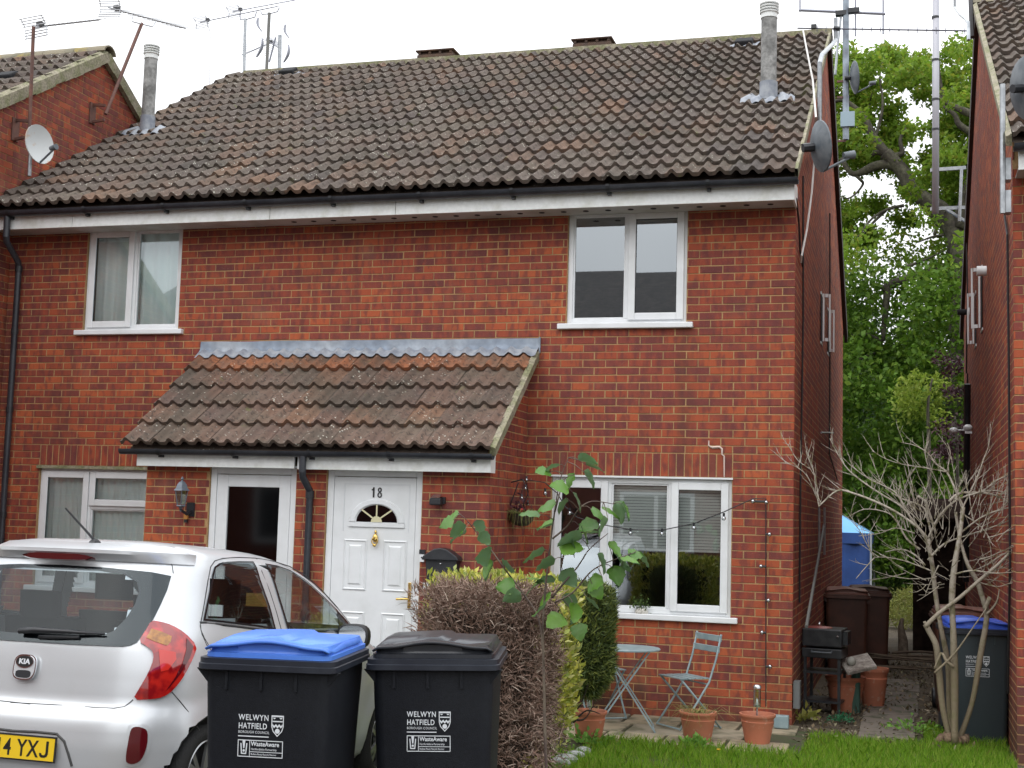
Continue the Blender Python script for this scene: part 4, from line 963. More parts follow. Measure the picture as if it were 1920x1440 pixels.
def limb(mb, pts, r0, r1, n=8, wob=.0):
    k = len(pts); out = []
    for i in range(k - 1):
        for j in range(4):
            f = j / 4; p0 = pts[max(i - 1, 0)]; p1, p2 = pts[i], pts[i + 1]; p3 = pts[min(i + 2, k - 1)]
            out.append(.5 * ((2 * p1) + (p2 - p0) * f + (2 * p0 - 5 * p1 + 4 * p2 - p3) * f * f + (3 * p1 - p0 - 3 * p2 + p3) * f ** 3))
    out.append(pts[-1]); m = len(out); rr = [(r0 + (r1 - r0) * i / (m - 1)) * (1 + wob * noise.noise(out[i] * 2)) for i in range(m)]
    mb.tube(out, rr, n); return out
# oak behind the gap
OAK = thing('oak_tree', 'large spreading oak with a crooked grey trunk, between the two house sides', 'tree', aZ(1805, 1100, 0) if False else (4.9, 20, 0))
def ok(px, py, Y=20.): return aY(px, py, Y)
TR = MB()
limb(TR, [V((ok(1800, 990).x, 20, -.2)), ok(1798, 800), ok(1800, 600), ok(1802, 500), ok(1790, 440), ok(1765, 400), ok(1730, 372), ok(1708, 350), ok(1695, 325), ok(1672, 300), ok(1660, 288)], .28, .155, 12, .35)
limb(TR, [ok(1690, 318), ok(1665, 308), ok(1640, 312), ok(1618, 322), ok(1600, 326), ok(1588, 315), ok(1578, 296)], .14, .05, 8, .2)
limb(TR, [ok(1664, 292), ok(1640, 262), ok(1630, 240), ok(1620, 220), ok(1600, 200), ok(1582, 188), ok(1566, 190)], .12, .04, 7, .2)
limb(TR, [ok(1668, 292), ok(1645, 285), ok(1632, 292)], .10, .05, 7); limb(TR, [ok(1672, 294), ok(1686, 290), ok(1692, 285), ok(1688, 262), ok(1698, 240)], .09, .03, 7)
limb(TR, [ok(1800, 515), ok(1770, 505), ok(1735, 512), ok(1700, 522), ok(1668, 535), ok(1655, 545)], .13, .09, 8, .2)
limb(TR, [ok(1665, 535), ok(1660, 580), ok(1655, 640)], .10, .05, 7); limb(TR, [ok(1860, 200), ok(1830, 215), ok(1800, 205), ok(1770, 190), ok(1755, 175)], .12, .04, 7, .2)
limb(TR, [ok(1840, 260), ok(1800, 235), ok(1790, 215), ok(1768, 200)], .10, .04, 6); limb(TR, [ok(1800, 430), ok(1830, 330), ok(1850, 240), ok(1870, 100)], .25, .1, 8)
for pts in ([(1695, 385), (1665, 392), (1635, 410), (1612, 440), (1600, 455)], [(1660, 395), (1630, 425), (1618, 445)], [(1600, 325), (1612, 336), (1618, 345), (1606, 362), (1590, 372), (1578, 368)],
            [(1770, 440), (1745, 445), (1720, 455)], [(1752, 440), (1762, 410), (1775, 395)], [(1640, 660), (1610, 675), (1578, 690), (1560, 700)], [(1780, 720), (1740, 725), (1700, 735), (1680, 745), (1670, 780)], [(1730, 600), (1745, 605), (1760, 598)], [(1770, 190), (1760, 120), (1775, 80)], [(1640, 262), (1655, 200), (1650, 140), (1660, 100)], [(1620, 220), (1628, 205), (1632, 190), (1635, 175)], [(1700, 500), (1740, 485), (1770, 470)], [(1655, 640), (1620, 625), (1590, 630)], [(1680, 880), (1640, 900), (1600, 940)], [(1790, 700), (1760, 800), (1700, 830)]):
    limb(TR, [ok(*q, 20 + U(-.6, .6) * (i > 1)) for i, q in enumerate(pts)], .045, .012, 5)
TR.build('trunk', BARK, OAK, smooth=True)
gaps = [(1640, 232, 22, 26), (1595, 350, 34, 24), (1640, 355, 40, 26), (1640, 408, 34, 16), (1700, 430, 40, 20), (1745, 445, 24, 22), (1720, 215, 40, 18), (1655, 185, 20, 16), (1690, 500, 45, 14), (1755, 470, 22, 22), (1690, 385, 40, 16), (1650, 330, 30, 14)]
cs, rs = [], []
def top_edge(px): return 72 + 26 * abs(sin(px * .021)) + 14 * sin(px * .09) + (0 if px < 1700 else 12)
for lim, ya_, yb_, (xa__, xb__) in ((470, 70, 470, (1480, 1930)), (400, 450, 1060, (1420, 2000))):
    k = 0
    while k < lim:
        px, py, Y = U(xa__, xb__), U(ya_, yb_), (U(17.6, 22.5) if ya_ > 100 or random.random() < .15 else U(20.3, 24))
        if py < top_edge(px) + 8: continue
        if any(((px - g[0]) / g[2]) ** 2 + ((py - g[1]) / g[3]) ** 2 < 1 for g in gaps): continue
        if noise.noise(V((px * .016, py * .02, Y * .6))) < (-.20 if py < 460 else -.6): continue
        cs.append(ok(px, py, Y)); rs.append(U(.22, .46) if py < 460 else U(.45, .85)); k += 1
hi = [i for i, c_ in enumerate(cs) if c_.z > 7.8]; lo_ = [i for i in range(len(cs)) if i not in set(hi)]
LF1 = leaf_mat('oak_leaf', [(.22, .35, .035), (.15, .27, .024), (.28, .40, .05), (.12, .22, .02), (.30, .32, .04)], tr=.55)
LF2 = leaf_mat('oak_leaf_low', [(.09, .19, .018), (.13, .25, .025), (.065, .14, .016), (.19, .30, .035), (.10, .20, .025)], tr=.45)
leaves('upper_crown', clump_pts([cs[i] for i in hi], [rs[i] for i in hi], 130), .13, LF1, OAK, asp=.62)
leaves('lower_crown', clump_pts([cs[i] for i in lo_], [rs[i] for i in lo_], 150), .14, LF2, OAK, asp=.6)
# the wood behind
cs, rs = [], []
for k in range(520):
    x, y = U(-9, 14), U(27, 34); z = U(.2, 8.6) if k % 3 else U(.2, 5); cs.append((x, y, z)); rs.append(U(.6, 1.2))
LF3 = leaf_mat('wood_leaf', [(.025, .06, .008), (.045, .10, .013), (.018, .045, .008), (.07, .13, .018)], tr=.3)
tag(leaves('wood', clump_pts(cs, rs, 110), .24, LF3, None, asp=.6, kind='stuff'), 'dark green wood closing the view behind the oak', 'wood')
MB().box(-14, 18, 36, 36.3, -.5, 8).build('hill', M('far_green', (.025, .05, .015), .95, c2=(.05, .08, .02), sc=.7), kind='structure')
cs = [ok(1735 + U(-45, 45), 725 + U(-45, 70), 17 + U(-.8, .8)) for _ in range(20)]
LF4 = leaf_mat('lime_leaf', [(.28, .36, .04), (.22, .32, .04), (.34, .40, .08)], tr=.5)
LT = thing('young_tree', 'yellow-green young tree glowing in front of the darker wood', 'tree', (ok(1745, 900, 17).x, 17, 0))
leaves('crown', clump_pts(cs, [U(.2, .42) for _ in cs], 70), .11, LF4, LT, asp=.5); mb = MB(); limb(mb, [V((ok(1745, 900, 17).x, 17, 0)), ok(1742, 850, 17), ok(1740, 760, 17), ok(1748, 710, 17)], .06, .02, 6); mb.build('trunk', BARK, LT)
RT = thing('red_leaf_shrub', 'dark purple-leaved shrub beside the right house rear corner', 'shrub', (ok(1795, 990, 13).x, 13, 0))
cs = [ok(1790 + U(-26, 22), 745 + U(-75, 110), 13 + U(-.4, .4)) for _ in range(16)]
leaves('foliage', clump_pts(cs, [U(.12, .3) for _ in cs], 60), .09, leaf_mat('purple_leaf', [(.05, .018, .025), (.035, .015, .02), (.08, .03, .035)], tr=.2), RT); mb = MB(); limb(mb, [V((ok(1795, 990, 13).x, 13, 0)), ok(1795, 860, 13), ok(1790, 780, 13)], .04, .02, 5); mb.build('stem', BARK, RT)
# low garden growth behind the passage
for nm, lab, (cx, cy), n_, hh, cols, sz in (('garden_bush', 'mid-green bush beside the blue gazebo', (-.3 + 1.6, 20), 26, 2.2, [(.06, .13, .02), (.10, .19, .03), (.04, .09, .02)], .12), ('garden_bush', 'tall pale grassy clump at the end of the passage', (1.12, 13.2), 12, .62, [(.26, .26, .06), (.20, .24, .05), (.32, .30, .10)], .16), ('garden_bush', 'dark bush behind the shed roof', (2.2, 21.), 30, 3.2, [(.03, .07, .015), (.05, .10, .02)], .13)):
    B_ = thing(nm, lab, 'bush', (cx, cy, 0)); w_ = .45 if 'clump' in lab else 1.3
    cc = [(cx + U(-w_, w_), cy + U(-.5, .5), U(.1, hh)) for _ in range(n_)]
    leaves('foliage', clump_pts(cc, [.35 if w_ > 1 else .22] * n_, 130), sz, leaf_mat('bush_leaf', cols), B_, asp=.5 if w_ > 1 else .12, up=.2)
    mb = MB(); limb(mb, [V((cx, cy, -.02)), V((cx + .05, cy, hh * .4)), V((cx, cy, hh * .8))], .04, .015, 5); mb.build('stem', BARK, B_)
# ================================================================== PATIO, PATH, LAWN
STONE = NT('sandstone'); c_ = STONE.ramp(STONE.rnd('object'), [(0, (.27, .225, .15)), (.5, (.33, .27, .18)), (1, (.24, .21, .155))]); c_ = STONE.mix(STONE.rng(STONE.noise(4, 4), .45, .62), c_, (.13, .12, .075)); STONE.col(c_); STONE.set(rough=.9); STONE.bump(STONE.noise(30, 4), .5, .01); STONE = STONE.m
CONC = NT('old_slab'); c_ = CONC.ramp(CONC.rnd('object'), [(0, (.11, .09, .075)), (1, (.15, .125, .10))]); c_ = CONC.mix(CONC.rng(CONC.noise(7, 4), .5, .62), c_, (.06, .06, .035)); CONC.col(c_); CONC.set(rough=.9); CONC.bump(CONC.noise(60, 4), .5, .005); CONC = CONC.m
patio = MB().box(-2.55, .10, -1.62, -.004, -.04, -.008).build('patio', SOIL, kind='structure')
for i in range(5):
    for j in range(3):
        x0, y0 = -2.5 + i * .52 + (j % 2) * .12, -.52 - j * .53
        if x0 + .5 > .16: continue
        T = Matrix.Translation((x0 + .25, y0 + .25, .0)) @ Matrix.Rotation(U(-.02, .02), 4, 'Z') @ Matrix.Rotation(U(-.008, .008), 4, 'X')
        bevel(MB().box(-.245, .245, -.25, .25, -.03, .012 + U(-.004, .006), T).build('paving_slab', STONE, patio), .008)
path = MB().box(.15, 1.75, -.35, 8.2, -.035, -.006).build('path', SOIL, kind='structure')
for k, (y0, y1, xl, xr) in enumerate(((-.45, 1.2, .60, 1.08), (1.25, 3.1, .63, 1.12), (3.2, 4.4, .70, 1.15))):
    T = Matrix.Rotation(U(-.01, .01), 4, 'Y')
    bevel(MB().box(xl, xr, y0, y1, -.02, .028 + U(-.004, .004), T).build('paving_slab', CONC, path), .012)
# scattered chips and leaf litter on the soil
LIT = leaf_mat('litter', [(.13, .09, .05), (.20, .15, .09), (.07, .05, .03), (.30, .26, .19), (.10, .10, .04)], tr=.05, rough=.9)
P_ = np.stack([RNG.uniform(.1, 1.75, 2600), RNG.uniform(-.9, 8, 2600), RNG.uniform(.0, .03, 2600)], 1); tag(leaves('leaf_litter', P_, .05, LIT, None, up=2, kind='stuff'), 'brown leaf litter over the passage soil', 'leaf litter')
GRM = leaf_mat('grass_blade', [(.17, .35, .02), (.22, .42, .025), (.10, .24, .015), (.28, .45, .035), (.34, .38, .09)], tr=.5, rough=.6)
TURF = MB(); ys = [-6.5, -5, -4, -2.9, -1.5, -.2]
TURF.add([(x, y, gz(y) - .004) for y in ys for x in (-2.7, 1.8)], [(2 * j, 2 * j + 1, 2 * j + 3, 2 * j + 2) for j in range(len(ys) - 1)]); TURF.build('lawn', M('turf_soil', (.04, .055, .015), .95, c2=(.06, .05, .03), sc=6), kind='structure')
def grass_pts():
    out = []
    while len(out) < 46000:
        x, y = U(-2.6, 1.82), -4.4 + 4.9 * random.random() ** .8
        edge = -1.50 + .10 * noise.noise(V((x * 3, 1, 0))) if x < .2 else (-.55 if x < 1.15 else .5) + .2 * noise.noise(V((x * 4, 2, 0)))
        if x < -1.45 and y > -2.35 + .15 * noise.noise(V((x * 4, 5, 0))): continue
        if y > edge: continue
        if .55 < x < 1.14 and y > -.55: continue
        if noise.noise(V((x * 2.3, y * 2.3, 0))) < -.25 and random.random() < .6: continue
        out.append((x, y, gz(y) - .005))
    return out
G = np.array(grass_pts()); n = len(G)
def blades(name, G, h, w, mat, lean=.35, kind='stuff', parent=None):
    n = len(G); H_ = h * RNG.uniform(.45, 1.25, (n, 1)); a = RNG.uniform(0, 2 * np.pi, n); l = lean * RNG.uniform(.1, 1, n); dx = np.stack([np.cos(a) * l, np.sin(a) * l, np.ones(n)], 1)
    b = RNG.uniform(0, 2 * np.pi, n); s = np.stack([np.cos(b), np.sin(b), np.zeros(n)], 1) * w / 2
    mid = G + dx * H_ * .55; tip = G + dx * H_ * np.array([1.9, 1.9, .95]); v = np.stack([G - s, G + s, mid + s * .8, tip, mid - s * .8], 1).reshape(-1, 3)
    me = bpy.data.meshes.new(name); me.vertices.add(5 * n); me.vertices.foreach_set('co', v.ravel()); me.loops.add(5 * n); me.loops.foreach_set('vertex_index', np.arange(5 * n)); me.polygons.add(n); me.polygons.foreach_set('loop_start', np.arange(0, 5 * n, 5)); me.materials.append(mat); me.update(calc_edges=True); me.validate()
    return link(name, me, parent, kind=kind)
tag(blades('grass', G, .085, .0048, GRM), 'bright green uncut grass of the front lawn', 'grass')
# broad-leaved weeds
WEED = leaf_mat('weed_leaf', [(.16, .34, .05), (.22, .40, .08), (.12, .26, .05)], tr=.4)
def weed(px, py, r, n, lab, z=0, mat=None, sz=.05):
    p = aZ(px, py, z); t = thing('weed', lab, 'weed', p)
    q = RNG.normal(size=(n, 3)) * np.array([r, r, r * .5]); q[:, 2] = np.abs(q[:, 2]) + .02; d = q / (np.linalg.norm(q, axis=1)[:, None] + 1e-6)
    leaves('foliage', q * .8 + np.array(p), sz, mat or WEED, t, asp=.6, dirs=d); return t
weed(1098, 1398, .10, 150, 'fresh green weed at the foot of the leftmost terracotta pot'); weed(1290, 1400, .05, 60, 'small weed in the grass left of the middle pot'); weed(1312, 1402, .05, 70, 'small weed in the grass in front of the middle pot')
weed(1578, 1356, .06, 90, 'blue-green seedling in front of the barbecue', mat=leaf_mat('blue_leaf', [(.05, .20, .10), (.07, .26, .12)]), sz=.04)
weed(1712, 1375, .12, 120, 'leafy weeds beside the concrete slab', sz=.045)
weed(1510, 1352, .07, 40, 'yellowing bent weed beside the house corner', mat=leaf_mat('yellow_leaf', [(.35, .32, .08), (.25, .28, .06)]), sz=.08)
d_ = thing('dandelion', 'single yellow dandelion in the lawn', 'flower', aZ(1347, 1419, .0)); q = aZ(1347, 1419, .0)
MB().tube([q, q + V((0, 0, .05))], .002, 5).build('stem', GRM, d_); MB().lathe([(0, 0), (.014, .004), (.016, .010), (0, .012)], q + V((0, 0, .05)), 10).build('flower_head', M('yellow_petal', (.75, .42, .02), .6), d_)

# ================================================================== POTS
TERRA = NT('terracotta'); c_ = TERRA.mix(TERRA.rng(TERRA.noise(6, 4), .42, .62), (.46, .155, .085), (.38, .14, .08)); z_ = TERRA.n.new('ShaderNodeSeparateXYZ'); TERRA.L(TERRA.pos.outputs['Position'], z_.inputs[0]); c_ = TERRA.mix(TERRA.rng(TERRA.noise(14, 4), .60, .72, 0, .6), c_, (.50, .34, .26)); TERRA.col(c_); TERRA.set(rough=.75); TERRA.bump(TERRA.noise(90, 3), .2, .003); TERRA = TERRA.m
COMP = M('compost', (.035, .025, .02), .95, c2=(.07, .05, .03), sc=30, bump=1, bsc=40)
def pot(p, r, h, lab, group=None):
    t = thing('plant_pot', lab, 'plant pot', p, group=group); m = MB()
    m.lathe([(0, .0), (r * .66, .0), (r * .68, .01), (r * .88, h * .72), (r * .90, h * .74), (r * .86, h * .76), (r * .90, h * .86), (r * .97, h * .90), (r, h * .94), (r * .99, h), (r * .90, h * 1.0), (r * .86, h * .93), (r * .82, h * .8)], p, 28)
    m.build('pot', TERRA, t, smooth=True, angle=35); MB().lathe([(r * .855, h * .86), (r * .4, h * .88), (0, h * .87)], p, 20).build('compost', COMP, t, smooth=True); return t
def bottom(px, py): return aZ(px, py, 0)
P1, P2, P3 = aY(1104, 1390, -1.72), aY(1308, 1384, -1.33), aY(1420, 1380, -1.15)
for q in (P1, P2, P3): q.z = 0.012
pot(P1, .148, .25, 'terracotta pot on the left by the conifer, solar stake in it'); pot(P2, .160, .25, 'middle terracotta pot spilling grassy strands'); pot(P3, .152, .24, 'terracotta pot on the right with a glass solar light')
STEEL = M('steel', (.55, .56, .58), .25, metal=.9)
def solar(p, s, lab):
    t = thing('solar_light', lab, 'garden light', p)
    MB().tube([p, p + V((0, 0, .10 * s))], .008, 6).build('stake', STEEL, t)
    MB().tube([p + V((0, 0, .10 * s)), p + V((0, 0, .24 * s))], .031 * s, 14).build('glass_tube', glass_mat('light_glass', (.8, .85, .85), .2), t, smooth=True, angle=50)
    MB().tube([p + V((0, 0, .11 * s)), p + V((0, 0, .16 * s))], [.014, .006], 8).build('lamp', M('lamp_white', (.8, .8, .78), .4) if 'lamp_white' not in bpy.data.materials else bpy.data.materials['lamp_white'], t, smooth=True)
    m = MB(); m.lathe([(0, .245 * s), (.034 * s, .245 * s), (.034 * s, .262 * s), (.026 * s, .275 * s), (0, .277 * s)], p, 14); m.lathe([(0, .09 * s), (.03 * s, .095 * s), (.03 * s, .105 * s), (0, .11 * s)], p, 14); m.build('cap', STEEL, t, smooth=True, angle=40)
solar(P3 + V((-.005, 0, .20)), 1.0, 'glass and steel solar light standing in the right pot'); solar(P1 + V((.0, 0, .20)), .8, 'thin steel solar stake in the leftmost pot')
STR = leaf_mat('straw_strand', [(.24, .26, .05), (.34, .30, .12), (.14, .20, .04), (.40, .36, .18)], tr=.3)
t = thing('ornamental_grass', 'wiry yellow-green grass sprouting from the middle pot', 'plant', P2 + V((0, 0, .2)))
g_ = MB()
for i in range(80):
    a, r_ = U(0, 2 * pi), U(.1, .30); b0 = P2 + V((U(-.09, .09), U(-.09, .09), .205)); g_.tube([b0, b0 + V((cos(a) * r_ * .5, sin(a) * r_ * .5, U(.03, .10))), b0 + V((cos(a) * r_, sin(a) * r_, U(-.10, .10)))], [.0022, .0016, .0006], 3)
g_.build('blades', STR, t)
t = thing('ornamental_grass', 'few dry strands in the leftmost pot', 'plant', P1 + V((0, 0, .2))); g_ = MB()
for i in range(26):
    a, r_ = U(0, 2 * pi), U(.04, .13); b0 = P1 + V((U(-.09, .09), U(-.09, .09), .205)); g_.tube([b0, b0 + V((cos(a) * r_, sin(a) * r_, U(.04, .12)))], [.002, .0006], 3)
g_.build('blades', STR, t)
# ================================================================== TABLE AND CHAIRS
SAGE = M('blue_grey_paint', (.19, .26, .28), .45, c2=(.25, .32, .33), sc=12)
TC = V((-1.37, -.86, 0))
t = thing('bistro_table', 'round blue-grey folding bistro table under the ground floor window', 'table', TC)
m = MB(); m.lathe([(0, .700), (.285, .700), (.30, .694), (.302, .704), (.295, .711), (0, .713)], TC, 32); m.build('table_top', SAGE, t, smooth=True, angle=40)
fr = TC + V((0, 0, 0)); R_ = lambda x, y, z: TC + Matrix.Rotation(radians(12), 3, 'Z') @ V((x, y, z))
for s in (-1, 1):
    MB().bar(R_(-.20 * s, -.18, .69), R_(.26 * s, -.20, .012), .022, .012).build('leg', SAGE, t); MB().bar(R_(-.20 * s, .18, .69), R_(.26 * s, .20, .012), .022, .012).build('leg', SAGE, t)
    MB().bar(R_(.25 * s, -.20, .03), R_(.25 * s, .20, .03), .012).build('foot_bar', SAGE, t); MB().bar(R_(-.20 * s, -.18, .685), R_(-.20 * s, .18, .685), .012).build('top_bar', SAGE, t)
def chair(c, rz, lab):
    t = thing('folding_chair', lab, 'chair', c, 0); Rz = Matrix.Rotation(rz, 3, 'Z'); Q = lambda x, y, z: c + Rz @ V((x, y, z))     # looks along -y, back at +y
    for s in (-1, 1):
        x = .19 * s; MB().tube([Q(x, -.20, .012), Q(x, -.02, .25), Q(x, .10, .42), Q(x, .17, .62), Q(x, .22, .83)], .0095, 8).build('back_leg', SAGE, t, smooth=True)
        MB().tube([Q(x * .88, .24, .012), Q(x * .88, -.18, .445)], .0095, 8).build('front_leg', SAGE, t, smooth=True)
    for y0 in (-.19, -.11, -.03, .05): MB().box(-.185, .185, y0, y0 + .062, .445, .453, Matrix.Translation(c) @ Rz.to_4x4()).build('seat_slat', SAGE, t)
    for z0, y0 in ((.67, .185), (.765, .205)): bevel(MB().box(-.205, .205, y0, y0 + .012, z0, z0 + .055, Matrix.Translation(c) @ Rz.to_4x4()).build('back_slat', SAGE, t), .004)
    for y0, z0 in ((.235, .02), (-.195, .02), (.08, .40)): MB().tube([Q(-.18, y0, z0), Q(.18, y0, z0)], .007, 6).build('stretcher', SAGE, t)
    return t
chair(V((-.86, -.60, .012)), radians(-48), 'folding slatted chair right of the bistro table, its back towards the house corner')
chair(V((-1.72, -.34, .012)), radians(35), 'folding slatted chair mostly hidden behind the dark conifer')
bevel(MB().box(-.13, .0, -.32, -.24, .02, .135).build('box', SAGE), .01)
tag(bpy.data.objects['box'], 'small grey plastic box on the ground by the house corner', 'box')
q = aX(1492, 1305, .05); o_ = MB().box(.012, .07, .02, .20, .16, .40).build('meter_box', M('meter_grey', (.12, .125, .125), .6)); tag(o_, 'grey meter box low on the side wall behind the barbecue', 'meter box')
# ================================================================== BARBECUE
BC = aZ(1545, 1338, 0) + V((0, .12, 0)); BK = M('black_enamel', (.016, .018, .022), .4, c2=(.03, .032, .036), sc=14)
t = thing('barbecue', 'black trolley barbecue with a drawer handle against the side wall', 'barbecue', BC)
T = Matrix.Translation(BC) @ Matrix.Rotation(radians(-6), 4, 'Z') @ Matrix.Diagonal((.96, 1, 1.08, 1))
b = MB(); b.box(-.20, .20, -.20, .22, .60, .76, T); bevel(b.build('firebox', BK, t), .012)
b = MB(); b.box(-.20, .20, -.20, .22, .50, .585, T); bevel(b.build('drawer', BK, t), .008)
b = MB(); b.tube([T @ V(p) for p in ((-.10, -.20, .565), (-.10, -.24, .555), (.10, -.24, .555), (.10, -.20, .565))], .008, 6); b.build('drawer_handle', DGREY, t)
for x in (-.17, .17):
    for y in (-.17, .19): MB().box(x - .014, x + .014, y - .014, y + .014, 0, .50, T).build('leg', BK, t)
for z in (.10, .36): MB().box(-.19, .19, -.19, .21, z, z + .02, T).build('shelf', BK, t)
b = MB(); b.box(.20, .245, -.10, .12, .62, .74, T); b.build('side_rail', BK, t); b = MB(); b.ball(T @ V((.16, -.21, .70)), .013, 8, 6); b.build('knob', STEEL, t)
LID = MB(); q = T @ V((-.06, .0, .765)); LID.lathe([(0, .014), (.12, .004), (.135, -.004), (.13, -.010), (0, -.010)], q, 24); o_ = LID.build('pan_lid', M('red_enamel', (.24, .055, .045), .4), smooth=True, angle=40); MB().ball(q + V((0, 0, .028)), .02, 8, 6).build('knob', STEEL, o_, smooth=True); tag(o_, 'dull red pan lid with a steel knob on top of the barbecue', 'pan lid')
o_ = MB().tube([aX(1512, 1175, .22), aX(1545, 985, .12)], .014, 6).build('broom_handle', M('pole_grey', (.07, .07, .065), .7)); tag(o_, 'grey broom handle leaning on the side wall behind the barbecue', 'broom')
pot(V((.42, 1.35, 0)), .20, .34, 'big terracotta pot half hidden behind the barbecue legs'); pot(V((.68, 1.75, 0)), .155, .40, 'terracotta pot right of the barbecue under the propped slab')
o_ = MB(); pc = aY(1608, 1245, 1.15); T = Matrix.Translation(pc) @ Matrix.Rotation(radians(14), 4, 'Z') @ Matrix.Rotation(radians(-14), 4, 'Y') @ Matrix.Rotation(radians(18), 4, 'X')
o_.box(-.15, .15, -.16, .16, -.02, .02, T); o_ = bevel(o_.build('stone_slab', M('lichen_stone', (.30, .27, .24), .9, c2=(.17, .14, .12), sc=12, var=.3, vsc=40, bump=.6), smooth=False), .01); tag(o_, 'broken lichen-spotted slab tilted over the pots by the barbecue', 'stone slab')
o_ = MB(); o_.ball(T @ V((-.06, -.02, .05)), .045, 10, 8); o_ = o_.build('stone', M('pale_stone', (.28, .27, .24), .8), smooth=True); tag(o_, 'round grey stone sitting on the tilted slab', 'stone')
o_ = MB(); q = pc + V((0, .02, -.1)); o_.tube([V((pc.x - .02, pc.y + .1, 0)), V((pc.x - .02, pc.y + .1, pc.z - .02))], .045, 8); o_ = o_.build('post', M('green_glaze', (.05, .10, .08), .3)); tag(o_, 'short dark green stand under the tilted slab', 'stand')
# ================================================================== WHEELIE BINS
BINB = M('bin_black', (.0055, .007, .011), .62, c2=(.009, .011, .015), sc=3, var=.2, vsc=60, bump=.2, bsc=220, spec=.28)
BINR = M('bin_rim', (.014, .017, .026), .42, c2=(.022, .026, .036), sc=8, spec=.4)
BLUE = M('bin_blue', (.075, .20, .68), .36, c2=(.09, .24, .74), sc=3, var=.05, vsc=20); BLUE2 = M('bin_blue_far', (.05, .12, .60), .36)
BROWN = M('bin_brown', (.060, .026, .018), .45, c2=(.085, .035, .024), sc=5); LIDK = M('bin_lid_black', (.022, .025, .032), .28, c2=(.032, .035, .042), sc=6)
BROWNL = M('bin_lid_brown', (.17, .075, .055), .42, c2=(.20, .09, .07), sc=5)
WPR = M('white_print', (.70, .74, .78), .6)
def rrect(w, y0, y1, r, z, n=4):
    out = []
    for cx, cy, a0 in ((w / 2 - r, y0 + r, -pi / 2), (w / 2 - r, y1 - r, 0), (-w / 2 + r, y1 - r, pi / 2), (-w / 2 + r, y0 + r, pi)):
        out += [V((cx + r * cos(a0 + pi / 2 * k / n), cy + r * sin(a0 + pi / 2 * k / n), z)) for k in range(n + 1)]
    return out
def wheelie_bin(c, rz, lab, body, rim, lid, h=.955, w=.58, d=.72, print_=True, tilt=0., lidopen=0., group=None):
    """c: middle of the front foot; front faces local -y"""
    t = thing('wheelie_bin', lab, 'wheelie bin', c, group=group); T = Matrix.Translation(c) @ Matrix.Rotation(rz, 4, 'Z') @ Matrix.Rotation(tilt, 4, 'Y')
    X = lambda rg: [[T @ p for p in r] for r in rg]
    wb, wt = w * .80, w * .90
    m = MB(); m.loft(X([rrect(wb - .02, .055, d * .80, .05, .012), rrect(wb, .05, d * .82, .05, .05), rrect(wb + (wt - wb) * .5, .03, d * .86, .05, h * .5), rrect(wt, .012, d * .90, .05, h - .10), rrect(wt, .010, d * .90, .05, h - .045)])); B = m.build('body', body, t, smooth=True, angle=40)
    m = MB(); m.loft(X([rrect(w - .02, -.016, d * .92, .05, h - .052), rrect(w, -.024, d * .93, .055, h - .048), rrect(w, -.024, d * .93, .055, h - .026), rrect(w - .010, -.018, d * .925, .053, h - .023), rrect(w - .010, -.018, d * .925, .053, h - .002), rrect(w - .03, -.008, d * .92, .05, h)])); m.build('rim', rim, t, smooth=True, angle=30)
    for s in (-1, 1):
        m = MB(); x = s * (wt / 2 - .005); m.add([T @ V(p) for p in ((x - s * .02, .03, h - .05), (x + s * .045, .03, h - .05), (x - s * .02, .03, h - .125), (x - s * .02, .06, h - .05), (x + s * .045, .06, h - .05), (x - s * .02, .06, h - .125))], [(0, 1, 2), (5, 4, 3), (0, 3, 4, 1), (1, 4, 5, 2), (2, 5, 3, 0)]); m.build('lifting_lug', body, t)
    for x in (-.17, -.02, .13): MB().box(x - .006, x + .006, .002, .03, h - .13, h - .05, T).build('rib', body, t)
    # lid: low skirt, recessed front panel, overhanging crown with a wavy edge, raised back half
    L0 = h + .001; lw = w - .075
    m = MB(); m.loft(X([rrect(lw + .02, .004, d * .95, .05, L0), rrect(lw + .02, .004, d * .95, .05, L0 + .018), rrect(lw, .016, d * .94, .05, L0 + .022), rrect(lw - .03, .032, d * .93, .05, L0 + .055)]));
    m.box(-lw * .25, lw * .25, .020, .045, L0 + .02, L0 + .058, T)
    Ld = m.build('lid_skirt', lid, t, smooth=True, angle=35)
    n = 22; rows = [(-.012, .0), (-.006, .008), (.06, .010), (.16, .012), (.17, .018), (.45, .024), (.80, .022), (.97, .012), (1.0, .0), (1.0, -.04)]
    vs = []
    for f, zz in rows:
        for i in range(n + 1):
            u_ = -1 + 2 * i / n; ww = (lw * .5 + .006) * (1 if f < .9 else 1 - .10 * (f - .9) / .1)
            edge = 1 - max(0, abs(u_) - .86) / .14; wave = (.014 * cos(u_ * pi * 1.15) if f < .2 else .006 * cos(u_ * pi)) * (1 - abs(u_) * .2)
            step_ = .012 if (u_ > .18 and f > .15) else 0
            vs.append(T @ V((u_ * ww, f * d * .93 + (.0 if f > 0 else -.004 * cos(u_ * 9)), L0 + .055 + zz * (.35 + .65 * min(1, edge + .0)) + wave * .9 - step_ + (-.012 if abs(u_) > .99 else 0))))
    fs = [(j * (n + 1) + i, j * (n + 1) + i + 1, (j + 1) * (n + 1) + i + 1, (j + 1) * (n + 1) + i) for j in range(len(rows) - 1) for i in range(n)]
    m = MB(); m.add(vs, fs); o2 = m.build('lid_top', lid, t, smooth=True, angle=40); so_ = o2.modifiers.new('s', 'SOLIDIFY'); so_.thickness = .012; so_.offset = -1
    m = MB(); m.tube([T @ V((-w * .36, d * .97, h + .03)), T @ V((w * .36, d * .97, h + .03))], .016, 8)
    for x in (-.36, 0, .36): m.box(x * w - .02, x * w + .02, d * .90, d * .98, h - .03, h + .035, T)
